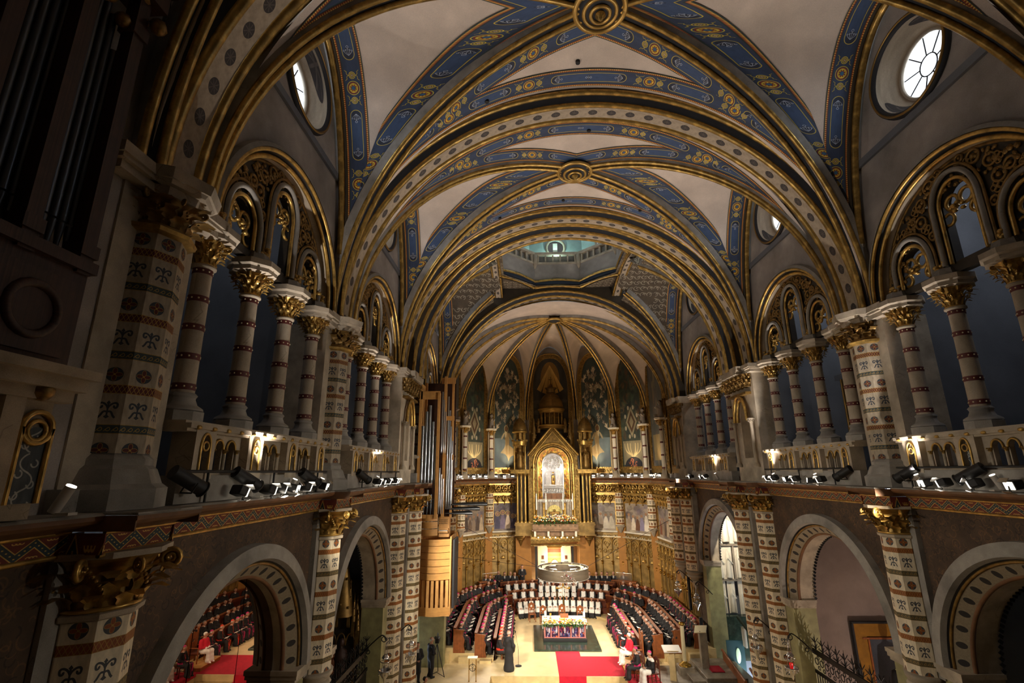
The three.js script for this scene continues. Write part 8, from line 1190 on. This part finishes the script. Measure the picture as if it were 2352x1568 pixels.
const rows = [
  [-1, 'near left', [[-8.9, 'floodlight', 0], [-9.35, 'spot_can', 0], [-9.75, 'floodlight', 1], [-10.3, 'floodlight', 1], [-10.9, 'floodlight', 2], [-11.5, 'floodlight', 0], [-12.0, 'spot_can', 0], [-12.5, 'floodlight', 2], [-5.6, 'uplight', 0], [-9.6, 'uplight', 1], [-11.1, 'uplight', 0], [-12.6, 'uplight', 0], [-7.75, 'spot_can', 0]]],
  [-1, 'middle left', [[-15.9, 'spot_can', 0], [-17.0, 'floodlight', 1], [-17.6, 'floodlight', 2], [-18.2, 'floodlight', 1], [-18.9, 'floodlight', 0], [-19.5, 'floodlight', 0], [-17.3, 'uplight', 1]]],
  [1, 'near right', [[-12.25, 'floodlight', 2], [-11.6, 'floodlight', 1], [-10.9, 'floodlight', 1], [-10.0, 'floodlight', 2], [-12.5, 'uplight', 1], [-10.5, 'uplight', 0], [-11.2, 'spot_can', 0], [-13.0, 'spot_can', 0]]],
  [1, 'middle right', [[-19.9, 'floodlight', 0], [-19.3, 'floodlight', 1], [-18.6, 'floodlight', 2], [-17.8, 'floodlight', 1], [-17.1, 'floodlight', 4], [-16.3, 'floodlight', 0], [-19.6, 'uplight', 1], [-16.8, 'uplight', 0], [-15.5, 'spot_can', 0]]],
  [1, 'crossing right', [[-29.4, 'floodlight', 1], [-29.0, 'floodlight', 3], [-27.6, 'floodlight', 1], [-27.2, 'floodlight', 3], [-26.8, 'floodlight', 0], [-25.6, 'uplight', 1]]],
  [-1, 'crossing left', [[-27.6, 'floodlight', 1], [-28.4, 'floodlight', 3], [-28.8, 'floodlight', 3], [-29.2, 'uplight', 1]]],
];
for (const [s, where, list] of rows) { const cnt = {}; list.forEach(([z, kind, on]) => {
  const n = cnt[kind] = (cnt[kind] ?? -1) + 1, x = s * (kind === 'uplight' ? 7.22 : kind === 'spot_can' ? 7.1 : 7.1 - (n % 2) * 0.06), y = kind === 'uplight' ? 9.56 : kind === 'spot_can' ? 9.45 : 9.36;
  const tgt = kind === 'uplight' ? [s * 2.5, 21, z - 1.5] : kind === 'spot_can' ? [s * 3, 4, z - 9] : on === 2 ? [-s * 7, 6, z - 3] : on === 4 ? [-6.4, 10.5, -24] : on === 3 ? [-s * rr(3, 6), 6.5, -41.5] : [ALT[0] - s * 1.5 + rr(-2, 2), 0.5, ALT[2] + rr(-3, 3)];
  fixture(kind, [x, y, z], tgt, `${{ floodlight: 'small floodlight with barn doors', uplight: 'short white tube uplight', spot_can: 'black stage spotlight can' }[kind]}, ${ORD[n]} on the ${where} ledge`, on ? (kind === 'uplight' ? up : on === 1 ? down : on === 2 ? cross : on === 4 ? { i: 260, a: 0.3, p: 0.9, c: '#fff0dc' } : wash) : null);
}); }
SEG.forEach((sg) => { if (sg.k === 4 || sg.k === 0 || sg.k === 8) return; for (let q = 0; q < 4; q++) { const x = (q - 1.5) * sg.L * 0.42, p = [sg.m[0] + sg.d[0] * x + sg.ni[0] * 0.36, 9.38, sg.m[1] + sg.d[1] * x + sg.ni[1] * 0.36]; fixture('floodlight', p, [p[0] * 0.25, 0, -31 + rr(-1, 1)], `tiny floodlight, ${ORD[q]} from the left on the apse ledge ${sg.word}`, q % 2 ? { i: 150, a: 0.62, p: 0.8, c: '#fff0da' } : null); } });
for (const [s, z0, z1, l] of [[-1, -7.6, -13.0, 'near left'], [1, -9.0, -13.2, 'near right'], [-1, -15.4, -20.4, 'middle left'], [1, -15.4, -20.4, 'middle right']]) single('light_rail', `thin black rail carrying the lamps on the ${l} ledge`, 'rail', [rod([s * 7.3, 9.72, z0], [s * 7.3, 9.72, z1], 0.025, 6), ...[0.1, 0.5, 0.9].map((q) => rod([s * 7.3, 9.24, z0 + (z1 - z0) * q], [s * 7.3, 9.72, z0 + (z1 - z0) * q], 0.02, 6))], M.black);

for (const k of [1, 2, 3, 5, 6, 7]) { const sg = SEG[k], p = [sg.m[0] + sg.ni[0] * 0.5, 9.5, sg.m[1] + sg.ni[1] * 0.5]; fixture('uplight', p, [sg.m[0] * 0.75, 19.5, sg.m[1] + 1.6], `short white tube uplight below the mural ${sg.word} in the apse`, { i: 34, a: 0.8, p: 0.9, c: '#ffdcb0' }); }
renderer.render(scene, camera);
